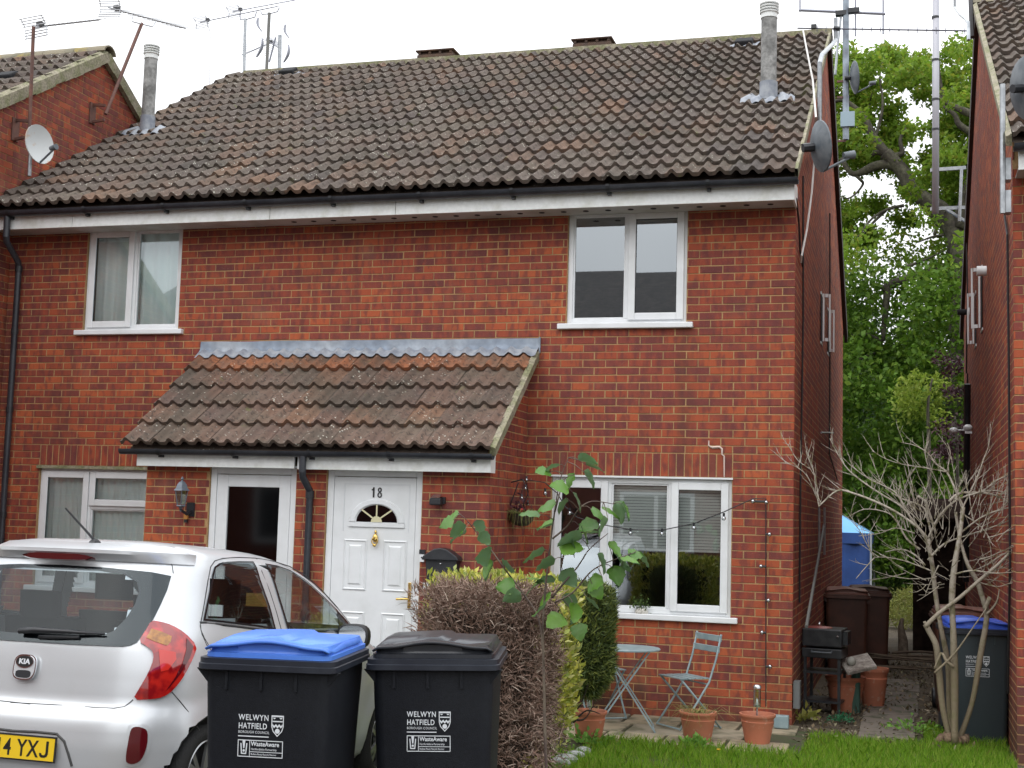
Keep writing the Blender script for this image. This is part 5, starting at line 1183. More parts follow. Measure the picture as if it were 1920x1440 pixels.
    m.build('handle', rim, t)
    for s in (-1, 1): m = MB(); Q = Matrix.Rotation(pi / 2, 3, 'Y'); m.lathe([(0, -.02), (.09, -.02), (.10, -.012), (.10, .012), (.09, .02), (0, .02)], T @ V((s * (wb / 2 + .01), d * .80, .10)), 16, T.to_3x3() @ Q); m.build('wheel', BLACKP, t, smooth=True, angle=40)
    if print_:
        def FM(x, z, yy=None):                 # front face frame: slope of the body followed
            f0 = z / h; y = (.05 + (.030 - .05) * (z - .05) / (h * .5 - .05)) if z < h * .5 else (.03 + (.012 - .03) * (z - h * .5) / (h * .5 - .10))
            return T @ Matrix.Translation((x, y - .0025, z)) @ Matrix.Rotation(pi / 2 + .04, 4, 'X')
        FM0 = FM; K_ = .80; z0 = h - .255
        def FM(x, z): return FM0(x0 + .012 + (x - x0) * K_, z0 + (z - z0) * K_) @ Matrix.Diagonal((K_, K_, 1, 1))
        x0 = -.125; P = print_part = MB().build('print', WPR, t)
        def tx(s, size, x, z, xs=1., sp=1., b=0.): text_mesh(s, size, WPR, 'lettering', P, FM(x, z), .0004, b, xs=xs, spacing=sp, world=True)
        tx('WELWYN', .042, x0, z0, .80, 1.16, .0006); tx('HATFIELD', .042, x0, z0 - .044, .78, 1.08, .0006); tx('BOROUGH COUNCIL', .019, x0, z0 - .068, .86, 1.08)
        g = MB()
        def rc(x, z, w_, h_): M_ = FM(x, z); g.box(0, w_, 0, h_, 0, .001, M_)
        rc(x0, z0 - .086, .165, .005); bz = z0 - .19; bw, bh = .243, .088
        rc(x0, bz, bw, .004); rc(x0, bz + bh - .004, bw, .004); rc(x0, bz, .004, bh); rc(x0 + bw - .004, bz, .004, bh); rc(x0 + .063, bz, .003, bh); rc(x0 + .063, bz + .026, bw - .063, .003)
        M_ = FM(x0 + .033, bz + .022)
        g.prism([(-.019, .048), (-.013, .048), (-.009, -.002), (.009, -.002), (.013, .048), (.019, .048), (.014, -.008), (-.014, -.008)], .001, M_)
        g.prism([(-.008, .062), (.008, .062), (.003, .022), (-.003, .022)], .001, M_); g.prism([(.0065 * cos(a), .010 + .0065 * sin(a)) for a in [2 * pi * k / 10 for k in range(10)]], .001, M_)
        M_ = FM(x0 + .178, z0 - .088)           # shield
        g.prism([(.0, .118), (.066, .118), (.066, .110), (.0, .110)], .001, M_)
        sh = [(.0, .110), (.0, .06), (.008, .035), (.033, .008), (.058, .035), (.066, .06), (.066, .110)]
        for i in range(len(sh) - 1):
            a, b_ = sh[i], sh[i + 1]; dx, dy = b_[0] - a[0], b_[1] - a[1]; l_ = sqrt(dx * dx + dy * dy); nx_, ny_ = -dy / l_ * .0045, dx / l_ * .0045; g.prism([a, b_, (b_[0] + nx_, b_[1] + ny_), (a[0] + nx_, a[1] + ny_)], .0011 + i * .00002, M_)
        g.prism([(.006, .106), (.016, .098), (.024, .106)], .001, M_); g.prism([(.042, .106), (.050, .098), (.060, .106)], .001, M_); g.prism([(.006, .09), (.06, .09), (.06, .084), (.006, .084)], .001, M_)
        g.prism([(.006, .074), (.015, .064), (.024, .074), (.033, .064), (.042, .074), (.051, .064), (.060, .074), (.060, .062), (.051, .052), (.042, .062), (.033, .052), (.024, .062), (.015, .052), (.006, .062)], .001, M_)
        g.prism([(.033 + .013 * cos(a), .037 + .013 * sin(a)) for a in [2 * pi * k / 12 for k in range(12)]], .001, M_)
        g.build('emblem', WPR, P)
        tx('WasteAware', .033, x0 + .071, bz + .058, .86, 1., .0006); tx('Hertfordshire Partnership', .0165, x0 + .071, bz + .036, .80); tx('Reduce Reuse Recycle Recover', .0135, x0 + .071, bz + .011, .80)
    return t
zb = 1.2 - .985
wheelie_bin(V((-1.562, -7.56, zb)), radians(9), 'black wheelie bin with a bright blue lid standing behind the silver car', BINB, BINR, BLUE, h=.985, w=.60)
wheelie_bin(V((-.985, -7.03, 1.185 - .985)), radians(13), 'all-black wheelie bin in front of the dead brown hedge', BINB, BINR, LIDK, h=.985, w=.60, tilt=radians(-1.6))
q = aZ(1830, 1172, 1.02); wheelie_bin(V((q.x + .035, q.y + .12, .0)), radians(6), 'black wheelie bin with a blue lid half behind the bare shrub', M('bin_slate', (.030, .042, .05), .45), BINR, BLUE2, h=.98)
q = aZ(1588, 1112, 1.0); wheelie_bin(V((q.x, q.y, .0)), radians(3), 'brown wheelie bin beside the blue gazebo, by the side wall', BROWN, BROWN, BROWNL, h=.98, print_=False)
wheelie_bin(V((q.x + .25, q.y + .85, .0)), radians(3), 'dark brown wheelie bin standing behind and right of the first brown one', BROWN, BROWN, BROWN, h=.98, print_=False)
q = aZ(1785, 1150, 1.0); wheelie_bin(V((q.x + .10, q.y + .05, .0)), radians(2), 'brown-lidded wheelie bin behind the blue-lidded one in the passage', BROWN, BROWN, BROWNL, h=.98, print_=False)
# ================================================================== GAZEBO, SHED, STUMP, STICKS
YG = 16.; cr_ = aY(1633, 1000, YG)
GZ = thing('gazebo', 'blue fabric gazebo at the end of the passage', 'gazebo', (cr_.x - 1.5, YG + 1.5, 0)); GB = M('tent_blue', (.020, .070, .26), .6, c2=(.015, .055, .21), sc=2, var=.05); GBL = M('tent_light_blue', (.20, .46, .78), .6, c2=(.16, .40, .70), sc=1.5)
x1, x0_, zt_ = cr_.x, cr_.x - 3, cr_.z; pk = V((cr_.x - 1.5, YG + 1.5, zt_ + .85))
m = MB(); cn = [V((x0_, YG, zt_)), V((x1, YG, zt_)), V((x1, YG + 3, zt_)), V((x0_, YG + 3, zt_))]
for i in range(4): m.face([cn[i], cn[(i + 1) % 4], pk])
m.build('canopy', GBL, GZ)
m = MB()
for i in range(4): a, b_ = cn[i], cn[(i + 1) % 4]; dd = V((0, 0, -.22)); m.face([a + dd, b_ + dd, b_, a])
m.build('valance', GB, GZ); n = 40
m = MB(); vs = [V((x0_ + 3 * i / n, YG + .04 + .03 * sin(i * 1.1), z)) for z in (.02, zt_ - .1) for i in range(n + 1)]; m.add(vs, [(i, i + 1, n + 2 + i, n + 1 + i) for i in range(n)]); m.build('side_curtain', GB, GZ, smooth=True)
for p in cn: MB().box(p.x - .02, p.x + .02, p.y - .02, p.y + .02, 0, zt_).build('pole', M('tent_pole', (.35, .38, .42), .4) if 'tent_pole' not in bpy.data.materials else bpy.data.materials['tent_pole'], GZ)
YS = 9.0; sa, sb_ = aY(1714, 1150, YS).x, 2.9; DW = NT('dark_boards'); DW.col(DW.mix(DW.rng(DW.noise(6, 4), .4, .6), (.014, .010, .009), (.026, .018, .015))); DW.set(rough=1., spec=.0); DW = DW.m
SH = thing('garden_shed', 'almost black timber shed across the far end of the passage', 'shed', ((sa + sb_) / 2, YS + 1, 0))
MB().box(sa + .02, sb_, YS + .03, YS + 2.2, -.02, 1.95).build('wall', DW, SH)
for i in range(14): MB().box(sa + .1, sb_, YS + .004 + U(0, .006), YS + .03, .05 + i * .135, .05 + i * .135 + .125).build('board', DW, SH)
MB().box(sa - .02, sa + .12, YS - .02, YS + .08, -.02, 1.15).build('post', DW, SH); m = MB(); m.add([(sa - .1, YS - .15, 1.95), (sb_, YS - .15, 1.95), (sb_, YS + 2.3, 2.3), (sa - .1, YS + 2.3, 2.3), (sa - .1, YS - .15, 2.0), (sb_, YS - .15, 2.0), (sb_, YS + 2.3, 2.35), (sa - .1, YS + 2.3, 2.35)], [(0, 3, 2, 1), (4, 5, 6, 7), (0, 1, 5, 4), (0, 4, 7, 3)]); m.build('roof', DW, SH)
q = aZ(1692, 1232, 0); o_ = MB(); limb(o_, [q, q + V((.01, 0, .2)), q + V((-.02, 0, .42)), q + V((.0, 0, .55))], .075, .02, 8, .5); o_ = o_.build('tree_stump', M('grey_wood', (.20, .16, .12), .9, c2=(.10, .08, .06), sc=14, bump=.8), smooth=True); tag(o_, 'splintered pale stump standing at the far end of the path', 'stump')
t = thing('stick_pile', 'loose dark sticks lying across the passage', 'sticks', aZ(1680, 1240, 0)); c0 = aZ(1680, 1243, .05)
for i in range(16):
    a = U(-.35, .35); L_ = U(.6, 1.5); p = c0 + V((U(-.35, .45), U(-.9, .5), U(-.02, .14))); dd = V((cos(a), sin(a), U(-.06, .06))) * L_ / 2; MB().tube([p - dd, p + V((0, 0, U(-.02, .03))), p + dd], U(.009, .018), 5).build('stick', M('stick_dark', (.075, .05, .035), .9, c2=(.12, .09, .06), sc=9) if 'stick_dark' not in bpy.data.materials else bpy.data.materials['stick_dark'], t)
RK = M('rock_grey', (.32, .33, .33), .9, c2=(.19, .20, .17), sc=12, var=.2, bump=.8, bsc=30)
for i, (x, y, r) in enumerate(((1062, 1425, .075), (1080, 1415, .06), (1095, 1408, .055), (1050, 1432, .07))):
    p = aZ(x, y, .03); m = MB(); m.ball(p, r, 10, 7, (1.2, .8, .6)); m.v = [tuple(V(v) + (V(v) - p).normalized() * r * .25 * noise.noise(V(v) * 9)) for v in m.v]; o_ = m.build('rock', RK, smooth=True, angle=30); tag(o_, ('largest', 'second', 'small right-hand', 'leftmost')[i] + ' grey rock of the row edging the bed below the conifer', 'rock')
# ================================================================== THINGS ON THE PORCH WALL
q = aY(342, 915, -1.2); LN = thing('wall_lantern', 'black coach lantern with a silvery hood, left of the left door', 'lantern', V((q.x, -1.2, q.z)))
yl = -1.36; cx = aY(341, 915, yl).x; zc = aY(341, 926, yl).z; SLV = M('lantern_silver', (.13, .15, .18), .4, metal=.3)
m = MB(); f = [(.001, .115), (.012, .12), (.020, .135), (.010, .145), (.014, .155), (.004, .165)]
m.lathe([(.085, .03), (.080, .038), (.062, .055), (.052, .085), (.030, .112), (.012, .12), (.010, .13), (.018, .14), (.010, .152), (.002, .165)], (cx, yl, zc), 6); m.build('hood', SLV, LN, smooth=False)
m = MB()
for k in range(6):
    a = 2 * pi * k / 6; m.bar(V((cx + .066 * cos(a), yl + .066 * sin(a), zc + .03)), V((cx + .040 * cos(a), yl + .040 * sin(a), zc - .105)), .007)
m.lathe([(.045, -.105), (.048, -.115), (.02, -.13), (.008, -.15), (.012, -.16), (.002, -.172)], (cx, yl, zc), 6); m.build('cage', SLV, LN)
m = MB(); m.lathe([(.063, .028), (.038, -.10)], (cx, yl, zc), 6); m.build('lantern_glass', glass_mat('lantern_glass', (.6, .65, .65), .1), LN)
m = MB(); m.box(cx - .02, cx + .06, -1.215, -1.2, zc - .21, zc - .08); m.tube([V((cx + .03, -1.21, zc - .16)), V((cx + .02, -1.28, zc - .19)), V((cx, yl, zc - .15)), V((cx, yl, zc - .11))], .014, 8); m.build('bracket', BLACKP, LN)
q = aY(349, 968, -1.225); t = thing('wind_chime', 'small orange tag hanging below the coach lantern', 'hanging tag', q); MB().tube([q + V((0, 0, .035)), q + V((0, .0, .12))], .0015, 4).build('string', CAB, t); MB().box(q.x - .018, q.x + .018, q.y - .015, q.y + .012, q.z - .028, q.z + .03).build('tag', M('orange_wood', (.50, .22, .05), .6), t); MB().box(q.x - .014, q.x + .014, q.y - .012, q.y + .01, q.z - .06, q.z - .029).build('clapper', BLACKP, t)
q = aY(820, 938, -1.24); t = thing('wall_light', 'small black flood lamp on the wall right of door 18', 'wall light', q); m = MB(); m.box(q.x - .055, q.x + .055, -1.31, -1.235, q.z - .045, q.z + .02); bevel(m.build('lamp_body', BLACKP, t), .012); m = MB(); m.add([(q.x - .045, -1.315, q.z + .02), (q.x + .045, -1.315, q.z + .02), (q.x + .035, -1.23, q.z + .055), (q.x - .035, -1.23, q.z + .055)], [(0, 1, 2, 3)]); m.build('lens', STEEL, t); MB().box(q.x - .02, q.x + .07, -1.235, -1.205, q.z - .03, q.z + .03).build('mount', BLACKP, t)
q = aY(830, 1062, -1.25); t = thing('post_box', 'black wall post box with an arched hood right of door 18', 'post box', V((q.x, -1.2, q.z)))
m = MB(); T = Matrix.Translation((q.x, -1.205, q.z)) @ Matrix.Rotation(pi / 2, 4, 'X'); m.prism([(-.125, -.155), (.125, -.155), (.150, .06), (-.150, .06)], .10, T); bevel(m.build('box_body', BLACKP, t), .006)
m = MB(); hp = [(-.175, .055), (.175, .055), (.16, .09), (.10, .13), (.06, .155), (0, .165), (-.06, .155), (-.10, .13), (-.16, .09)]; m.prism(hp, .135, T); bevel(m.build('hood', BLACKP, t), .008)
m = MB(); m.ball(V((q.x, -1.31, q.z + .025)), .010, 8, 6); m.build('lock', STEEL, t)
text_mesh('Post', .062, WPR, 'lettering', t, Matrix.Translation((q.x - .055, -1.3065, q.z - .095)) @ Matrix.Rotation(pi / 2, 4, 'X') @ Matrix.Shear('XY', 4, (.25, 0)) if False else Matrix.Translation((q.x - .055, -1.3065, q.z - .095)) @ Matrix.Rotation(pi / 2, 4, 'X'), .0005)
q = aY(791, 1043, -1.22); t = thing('door_bell', 'white door bell push with a black top, beside door 18', 'door bell', q); MB().box(q.x - .022, q.x + .022, -1.225, -1.205, q.z - .05, q.z + .02).build('push_plate', WHITE, t); MB().box(q.x - .024, q.x + .03, -1.23, -1.205, q.z + .021, q.z + .06).build('top', BLACKP, t); MB().ball(V((q.x, -1.226, q.z - .01)), .008, 6, 5).build('button', BLACKP, t)
q = aY(806, 1099, -1.23); o_ = MB().box(q.x - .055, q.x + .055, -1.26, -1.205, q.z - .03, q.z + .03).build('switch_box', WHITE); tag(bevel(o_, .006), 'white box fixed under the post box', 'box')
# hanging basket
YH = -.55; q = aY(978, 965, YH); t = thing('hanging_basket', 'dark hanging basket with dried trailing strands in the porch corner', 'hanging basket', q)
m = MB(); m.lathe([(.0, -.11), (.06, -.10), (.105, -.06), (.125, 0), (.128, .006), (.115, .006), (0, -.01)], q, 18); m.build('basket', M('coir', (.035, .03, .022), .95, c2=(.07, .055, .03), sc=20), t, smooth=True, angle=50)
hk = V((PX1 + .012, YH, aY(985, 905, YH).z)); m = MB(); m.tube([hk, V((q.x, YH, hk.z + .03)), V((q.x + .02, YH, hk.z))], .007, 6); m.tube([hk + V((0, 0, -.2)), V((q.x - .04, YH, hk.z))], .006, 5); m.build('bracket', BLACKP, t)
m = MB()
for k in range(3): a = 2 * pi * k / 3 + .4; m.tube([V((q.x + .02, YH, hk.z)), q + V((.12 * cos(a), .12 * sin(a), 0))], .002, 4)
m.build('chain', BLACKP, t); g_ = MB()
for i in range(70):
    a, r_ = U(0, 2 * pi), U(.08, .20); b0 = q + V((U(-.08, .1), U(-.08, .08), .0)); dn_ = U(-.18, .06); g_.tube([b0, b0 + V((cos(a) * r_ * .8, sin(a) * r_ * .8, U(.01, .06))), b0 + V((cos(a) * r_, sin(a) * r_, dn_))], [.003, .0022, .001], 3)
g_.build('dry_strands', STR, t)
g_ = MB()
for i in range(40):
    a = U(0, 2 * pi); b0 = q + V((-.22 + U(-.05, .05), 0, -.05 + U(-.05, .05))); g_.tube([b0, b0 + V((cos(a) * .05, U(-.03, .03), sin(a) * .05)), b0 + V((cos(a + 1) * .06, 0, sin(a + 1) * .05))], .0018, 3)
g_.build('tangle', M('dry_brown', (.16, .09, .05), .9), t); m = MB(); m.ball(q + V((.0, -.02, .04)), .022, 8, 6); m.build('red_flower', M('red_petal', (.55, .03, .04), .6), t)
q2 = q + V((-.05, .0, .06)); leaves('dark_leaves', RNG.normal(size=(60, 3)) * .05 + np.array(q2), .05, leaf_mat('burgundy', [(.06, .02, .03), (.10, .03, .04)]), t)
# festoon lights
BULB = glass_mat('bulb_glass', (.82, .84, .84), .38, .05); SOCK = BLACKP
F = thing('festoon_lights', 'black cable of round clear bulbs looped across the window and down the wall', 'string lights', aY(1375, 955, -.05))
wire = [(985, 899, 0), (1022, 905, 1), (1045, 925, 1), (1060, 950, 1), (1082, 970, 1), (1120, 982, 1), (1182, 993, 1), (1241, 994, 1), (1300, 982, 1), (1357, 960, 1), (1376, 951, 1), (1412, 935, 1), (1436, 935, 1), (1436, 1000, 1), (1436, 1100, 1), (1436, 1250, 1), (1436, 1325, 1)]
yw = lambda x: -.05 if x > 1376 or x < 1040 else -.08
wp = [aY(x, y, yw(x)) for x, y, _ in wire[1:]]; m = MB(); m.tube(wp, .0055, 5); wps = [aX(x, y, PX1 + .03) for x, y in ((985, 899), (991, 925), (981, 945), (991, 975))]; m.tube(wps, .005, 5); m.tube([wp[0], wps[0]], .004, 5); m.build('cable', CAB, F)
bl_ = [(1182, 1000), (1241, 1001), (1301, 990), (1357, 972), (1412, 940), (1437, 942), (1443, 1002), (1427, 1062), (1441, 1126), (1429, 1186), (1444, 1250), (1022, 925), (1068, 962), (1125, 985)]
for x, y in bl_:
    c = aY(x, y, yw(x) - .01); m = MB(); m.ball(c, .021, 10, 8); b_ = m.build('bulb', BULB, F, smooth=True); MB().tube([c + V((0, 0, .018)), c + V((0, 0, .05))] if x < 1400 else [c, V((aY(1436, y, yw(x)).x, c.y, c.z))], .011, 8).build('socket', SOCK, b_)
for x, y in ((987, 900), (996, 898), (985, 916), (978, 934), (989, 945), (994, 968)):
    c = aX(x, y, PX1 + .05); m = MB(); m.ball(c, .020, 10, 8); b_ = m.build('bulb', BULB, F, smooth=True); MB().tube([c, c + V((0, .01, .035))], .010, 6).build('socket', SOCK, b_)
# little plant and stone pig shape on the window sill
q = aY(1203, 1148, -.02); t = thing('sill_planter', 'pebbly white planter with a small green plant on the window sill', 'planter', q); m = MB(); m.ball(q, .065, 14, 10, (1.0, .5, .62)); m.build('planter', M('pebble_white', (.62, .60, .55), .7, c2=(.34, .32, .28), sc=60, lo=.5, hi=.56, bump=.6, bsc=70), t, smooth=True)
leaves('foliage', RNG.normal(size=(130, 3)) * np.array([.04, .02, .03]) + np.array(q + V((-.01, .0, .075))), .028, leaf_mat('sill_leaf', [(.07, .13, .03), (.12, .18, .05)]), t)
# ================================================================== HEDGES AND SHRUBS
def box_pts(n, x0, x1, y0, y1, z0, z1, shell=.10, lump=.05, skip=lambda p: False):
    out = []
    while len(out) < n:
        p = V((U(x0, x1), U(y0, y1), U(z0, z1)))
        dmin = min(p.x - x0, x1 - p.x, p.y - y0, y1 - p.y, z1 - p.z)
        if dmin > shell and random.random() < .9: continue
        o_ = lump * noise.noise(p * 3.2) + lump * .6 * noise.noise(p * 8)
        c = V(((x0 + x1) / 2, (y0 + y1) / 2, (z0 + z1) / 2)); d = (p - c); d.z *= .8
        if skip(p): continue
        out.append(p + d.normalized() * o_ * 1.4)
    return out
# dead brown conifer hedge: curled sprays
DEAD = NT('dead_spray'); c_ = DEAD.ramp(DEAD.rnd('island'), [(0, (.12, .07, .05)), (.3, (.24, .155, .12)), (.55, (.34, .25, .20)), (.8, (.17, .10, .075)), (1, (.48, .39, .32))]); DEAD.col(c_); DEAD.set(rough=.9, spec=.2); DEAD = DEAD.m
DX0, DX1, DY0, DY1 = -1.98, -1.13, -4.70, -4.12
def dead_h(x): return 1.375 + .03 * noise.noise(V((x * 6, 0, 0)))
DH = thing('dead_hedge', 'dead brown conifer hedge block behind the bins', 'hedge', ((DX0 + DX1) / 2, -4.2, gz(-4.2)))
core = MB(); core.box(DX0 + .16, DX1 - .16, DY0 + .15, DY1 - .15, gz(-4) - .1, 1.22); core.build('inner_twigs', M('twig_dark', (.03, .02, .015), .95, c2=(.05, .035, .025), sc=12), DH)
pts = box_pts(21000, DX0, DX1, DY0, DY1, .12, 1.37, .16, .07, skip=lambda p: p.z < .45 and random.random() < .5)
def sprays(name, pts, L, r, mat, parent, curl=.5, c0=None):
    vs = []; fs = []; c0 = c0
    for p in pts:
        out = (p - c0); out.z *= .6; out = out.normalized() * .7 + V((U(-1, 1), U(-1, 1), U(-.5, 1.1))); out.normalize()
        side = out.cross(V((U(-1, 1), U(-1, 1), U(-1, 1)))).normalized(); l = L * U(.5, 1.4); b = side.cross(out); k = curl * U(-1, 1)
        q0, q1, q2 = p, p + out * l * .5 + b * k * l * .2, p + out * l + b * k * l * .8; w = side * r; n = len(vs)
        vs += [q0 - w, q0 + w, q1 + w * .8, q1 - w * .8, q2]; fs += [(n, n + 1, n + 2, n + 3), (n + 3, n + 2, n + 4)]
    return MB().add(vs, fs).build(name, mat, parent)
sprays('dead_foliage', pts, .062, .0034, DEAD, DH, 1.0, V(((DX0 + DX1) / 2, -4.2, .8)))
cl_ = clump_pts([p for p in box_pts(260, DX0 + .04, DX1 - .04, DY0 + .03, DY1, .3, 1.34, .1, .05)], [.075] * 260, 26); sprays('dead_tufts', [V(p) for p in cl_], .055, .0032, DEAD, DH, 1.2, V(((DX0 + DX1) / 2, -4.2, .8)))
# golden variegated evergreen behind and right of it
VG = NT('gold_leaf'); c_ = VG.ramp(VG.rnd('island'), [(0, (.62, .58, .10)), (.35, (.50, .52, .09)), (.6, (.26, .34, .05)), (.78, (.68, .64, .26)), (1, (.14, .22, .03))]); VG.col(c_); VG.set(rough=.5)
tl = VG.n.new('ShaderNodeBsdfTranslucent'); VG.L(c_, tl.inputs[0]); mx_ = VG.n.new('ShaderNodeMixShader'); mx_.inputs[0].default_value = .3; VG.L(VG.b.outputs[0], mx_.inputs[1]); VG.L(tl.outputs[0], mx_.inputs[2]); VG.L(mx_.outputs[0], VG.n['Material Output'].inputs[0]); VG = VG.m
GH = thing('golden_shrub', 'clipped yellow variegated evergreen shrub behind the dead hedge', 'shrub', (-1.7, -3.2, 0))
GX0, GX1 = -2.20, -1.20
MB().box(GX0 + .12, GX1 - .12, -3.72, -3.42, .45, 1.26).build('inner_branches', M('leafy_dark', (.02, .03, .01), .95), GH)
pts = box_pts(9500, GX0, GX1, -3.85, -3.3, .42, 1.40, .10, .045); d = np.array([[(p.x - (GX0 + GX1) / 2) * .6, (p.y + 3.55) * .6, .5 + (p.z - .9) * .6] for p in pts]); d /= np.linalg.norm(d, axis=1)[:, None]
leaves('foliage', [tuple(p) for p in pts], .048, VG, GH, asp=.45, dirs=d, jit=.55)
cc = [V((-1.55 + U(-.35, .33), -4.0 + U(-.5, .4), U(.2, .42))) for _ in range(18)]; leaves('low_foliage', clump_pts(cc, [.08] * 18, 24), .045, VG, GH, asp=.45)
m = MB(); limb(m, [V((-1.5, -3.55, 0)), V((-1.45, -3.55, .3)), V((-1.5, -3.55, .6))], .035, .02, 6); m.build('trunk', BARK, GH)
# dark clipped conifer
CG = NT('conifer_green'); c_ = CG.ramp(CG.rnd('island'), [(0, (.035, .06, .012)), (.4, (.06, .09, .016)), (.7, (.10, .13, .02)), (1, (.16, .18, .03))]); CG.col(c_); CG.set(rough=.7); CG = CG.m
CT = thing('conifer', 'dark clipped conifer column with a bare leaning trunk, left of the bistro table', 'conifer', (-1.42, -2.05, 0))
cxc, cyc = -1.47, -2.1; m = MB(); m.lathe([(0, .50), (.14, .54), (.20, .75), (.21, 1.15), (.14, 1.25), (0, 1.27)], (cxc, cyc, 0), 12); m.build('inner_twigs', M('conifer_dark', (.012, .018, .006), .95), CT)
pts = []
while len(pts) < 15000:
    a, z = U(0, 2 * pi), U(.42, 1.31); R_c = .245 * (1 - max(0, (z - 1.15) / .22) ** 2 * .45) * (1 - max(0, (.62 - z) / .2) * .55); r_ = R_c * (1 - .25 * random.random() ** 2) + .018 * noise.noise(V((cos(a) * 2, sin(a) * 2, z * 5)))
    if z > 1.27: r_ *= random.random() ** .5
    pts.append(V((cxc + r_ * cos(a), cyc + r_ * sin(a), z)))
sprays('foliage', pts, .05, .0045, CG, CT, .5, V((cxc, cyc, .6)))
m = MB(); limb(m, [V((cxc - .06, cyc - .35, -.02)), V((cxc - .10, cyc - .2, .22)), V((cxc - .04, cyc, .45)), V((cxc, cyc, .62))], .04, .028, 8, .3)
for k in range(14): a = U(0, 2 * pi); b0 = V((cxc - .05 + U(-.03, .03), cyc - .05, U(.22, .5))); limb(m, [b0, b0 + V((cos(a) * .1, sin(a) * .1, U(.0, .1))), b0 + V((cos(a) * .22, sin(a) * .2, U(.05, .25)))], .010, .003, 4)
m.build('trunk', M('conifer_bark', (.035, .025, .02), .95), CT, smooth=True)
# hazel sapling with big leaves, in front of the hedge
YZ = -4.95
def hz(x, y, Y=YZ): return aY(x, y, Y)
HZ = thing('hazel_sapling', 'thin sapling with big round green leaves rising in front of the dead hedge', 'sapling', V((hz(1030, 1440).x, YZ, gz(YZ))))
HM = NT('hazel_leaf'); c_ = HM.ramp(HM.rnd('object'), [(0, (.06, .16, .018)), (.5, (.09, .22, .024)), (1, (.14, .29, .035))]); c_ = HM.mix(HM.pos.outputs['Backfacing'], c_, (.13, .23, .11)); c_ = HM.mix(HM.rng(HM.noise(28, 3), .45, .6, 0, .3), c_, (.13, .20, .06)); HM.col(c_); HM.set(rough=.42)
tl = HM.n.new('ShaderNodeBsdfTranslucent'); HM.L(c_, tl.inputs[0]); mx_ = HM.n.new('ShaderNodeMixShader'); mx_.inputs[0].default_value = .25; HM.L(HM.b.outputs[0], mx_.inputs[1]); HM.L(tl.outputs[0], mx_.inputs[2]); HM.L(mx_.outputs[0], HM.n['Material Output'].inputs[0]); HM = HM.m
SB = M('sapling_bark', (.07, .045, .04), .8, c2=(.14, .11, .08), sc=10)
stems = [[(1026, 1470), (1022, 1380), (1020, 1280), (1018, 1180), (1023, 1100), (1032, 1020), (1040, 960), (1050, 900), (1066, 858)], [(1020, 1250), (1010, 1160), (975, 1105), (945, 1065), (920, 1030), (895, 1000), (875, 975), (860, 962)], [(1035, 1120), (1060, 1090), (1085, 1060), (1105, 1030), (1140, 1000)], [(1040, 1130), (1075, 1110), (1110, 1070), (1150, 1050), (1190, 1036)], [(1036, 1010), (1065, 985), (1085, 955), (1110, 940), (1150, 945)], [(1040, 960), (1048, 930), (1056, 900)], [(1052, 1062), (1060, 1030), (1075, 1000), (1090, 985)]]
m = MB(); SPTS = []
for i, st in enumerate(stems): SPTS += limb(m, [hz(x, y, YZ + (.0 if i == 0 else U(-.10, .10) * min(1, k * .4))) for k, (x, y) in enumerate(st)], .0105 if i == 0 else .0065, .0022, 6)
m.build('stems', SB, HZ, smooth=True)
def hazel_leaf(c, L, yaw, droop, roll):
    n = 8; m_ = MB(); vs = []; cv, ph = U(-.4, 1.2), U(0, 6)
    for i in range(n):
        f = i / (n - 1); w = .50 * L * (sin(pi * min(1, f * 1.02) ** .62) ** .62 if 0 < f < 1 else .0) + (.02 * L if f == 0 else 0)
        y = L * f; z = -.34 * L * f * f
        for k in (-1, -.5, 0, .5, 1): ser = 1 + .07 * (-1) ** i * (abs(k) == 1); vs.append(V((w * k * ser, y - abs(k) * .05 * L, z + (.16 * L * abs(k) - .05 * L * (abs(k) == .5)) * cv + .035 * L * sin(i * 2.4 + ph) * k)))
    R = Matrix.Rotation(yaw, 3, 'Z') @ Matrix.Rotation(droop, 3, 'X') @ Matrix.Rotation(roll, 3, 'Y'); m_.add([c + R @ v for v in vs], [(j * 5 + i, j * 5 + i + 1, j * 5 + i + 6, j * 5 + i + 5) for j in range(n - 1) for i in range(4)])
    b0 = c; q_ = min(SPTS, key=lambda p: (p - b0).length)
    if (q_ - b0).length < .22: MB().tube([q_, (q_ + b0) / 2 + V((0, 0, .01)), b0], [.003, .0022, .0018], 4).build('petiole', SB, HZ)
    m_.build('leaf', HM, HZ, smooth=True)
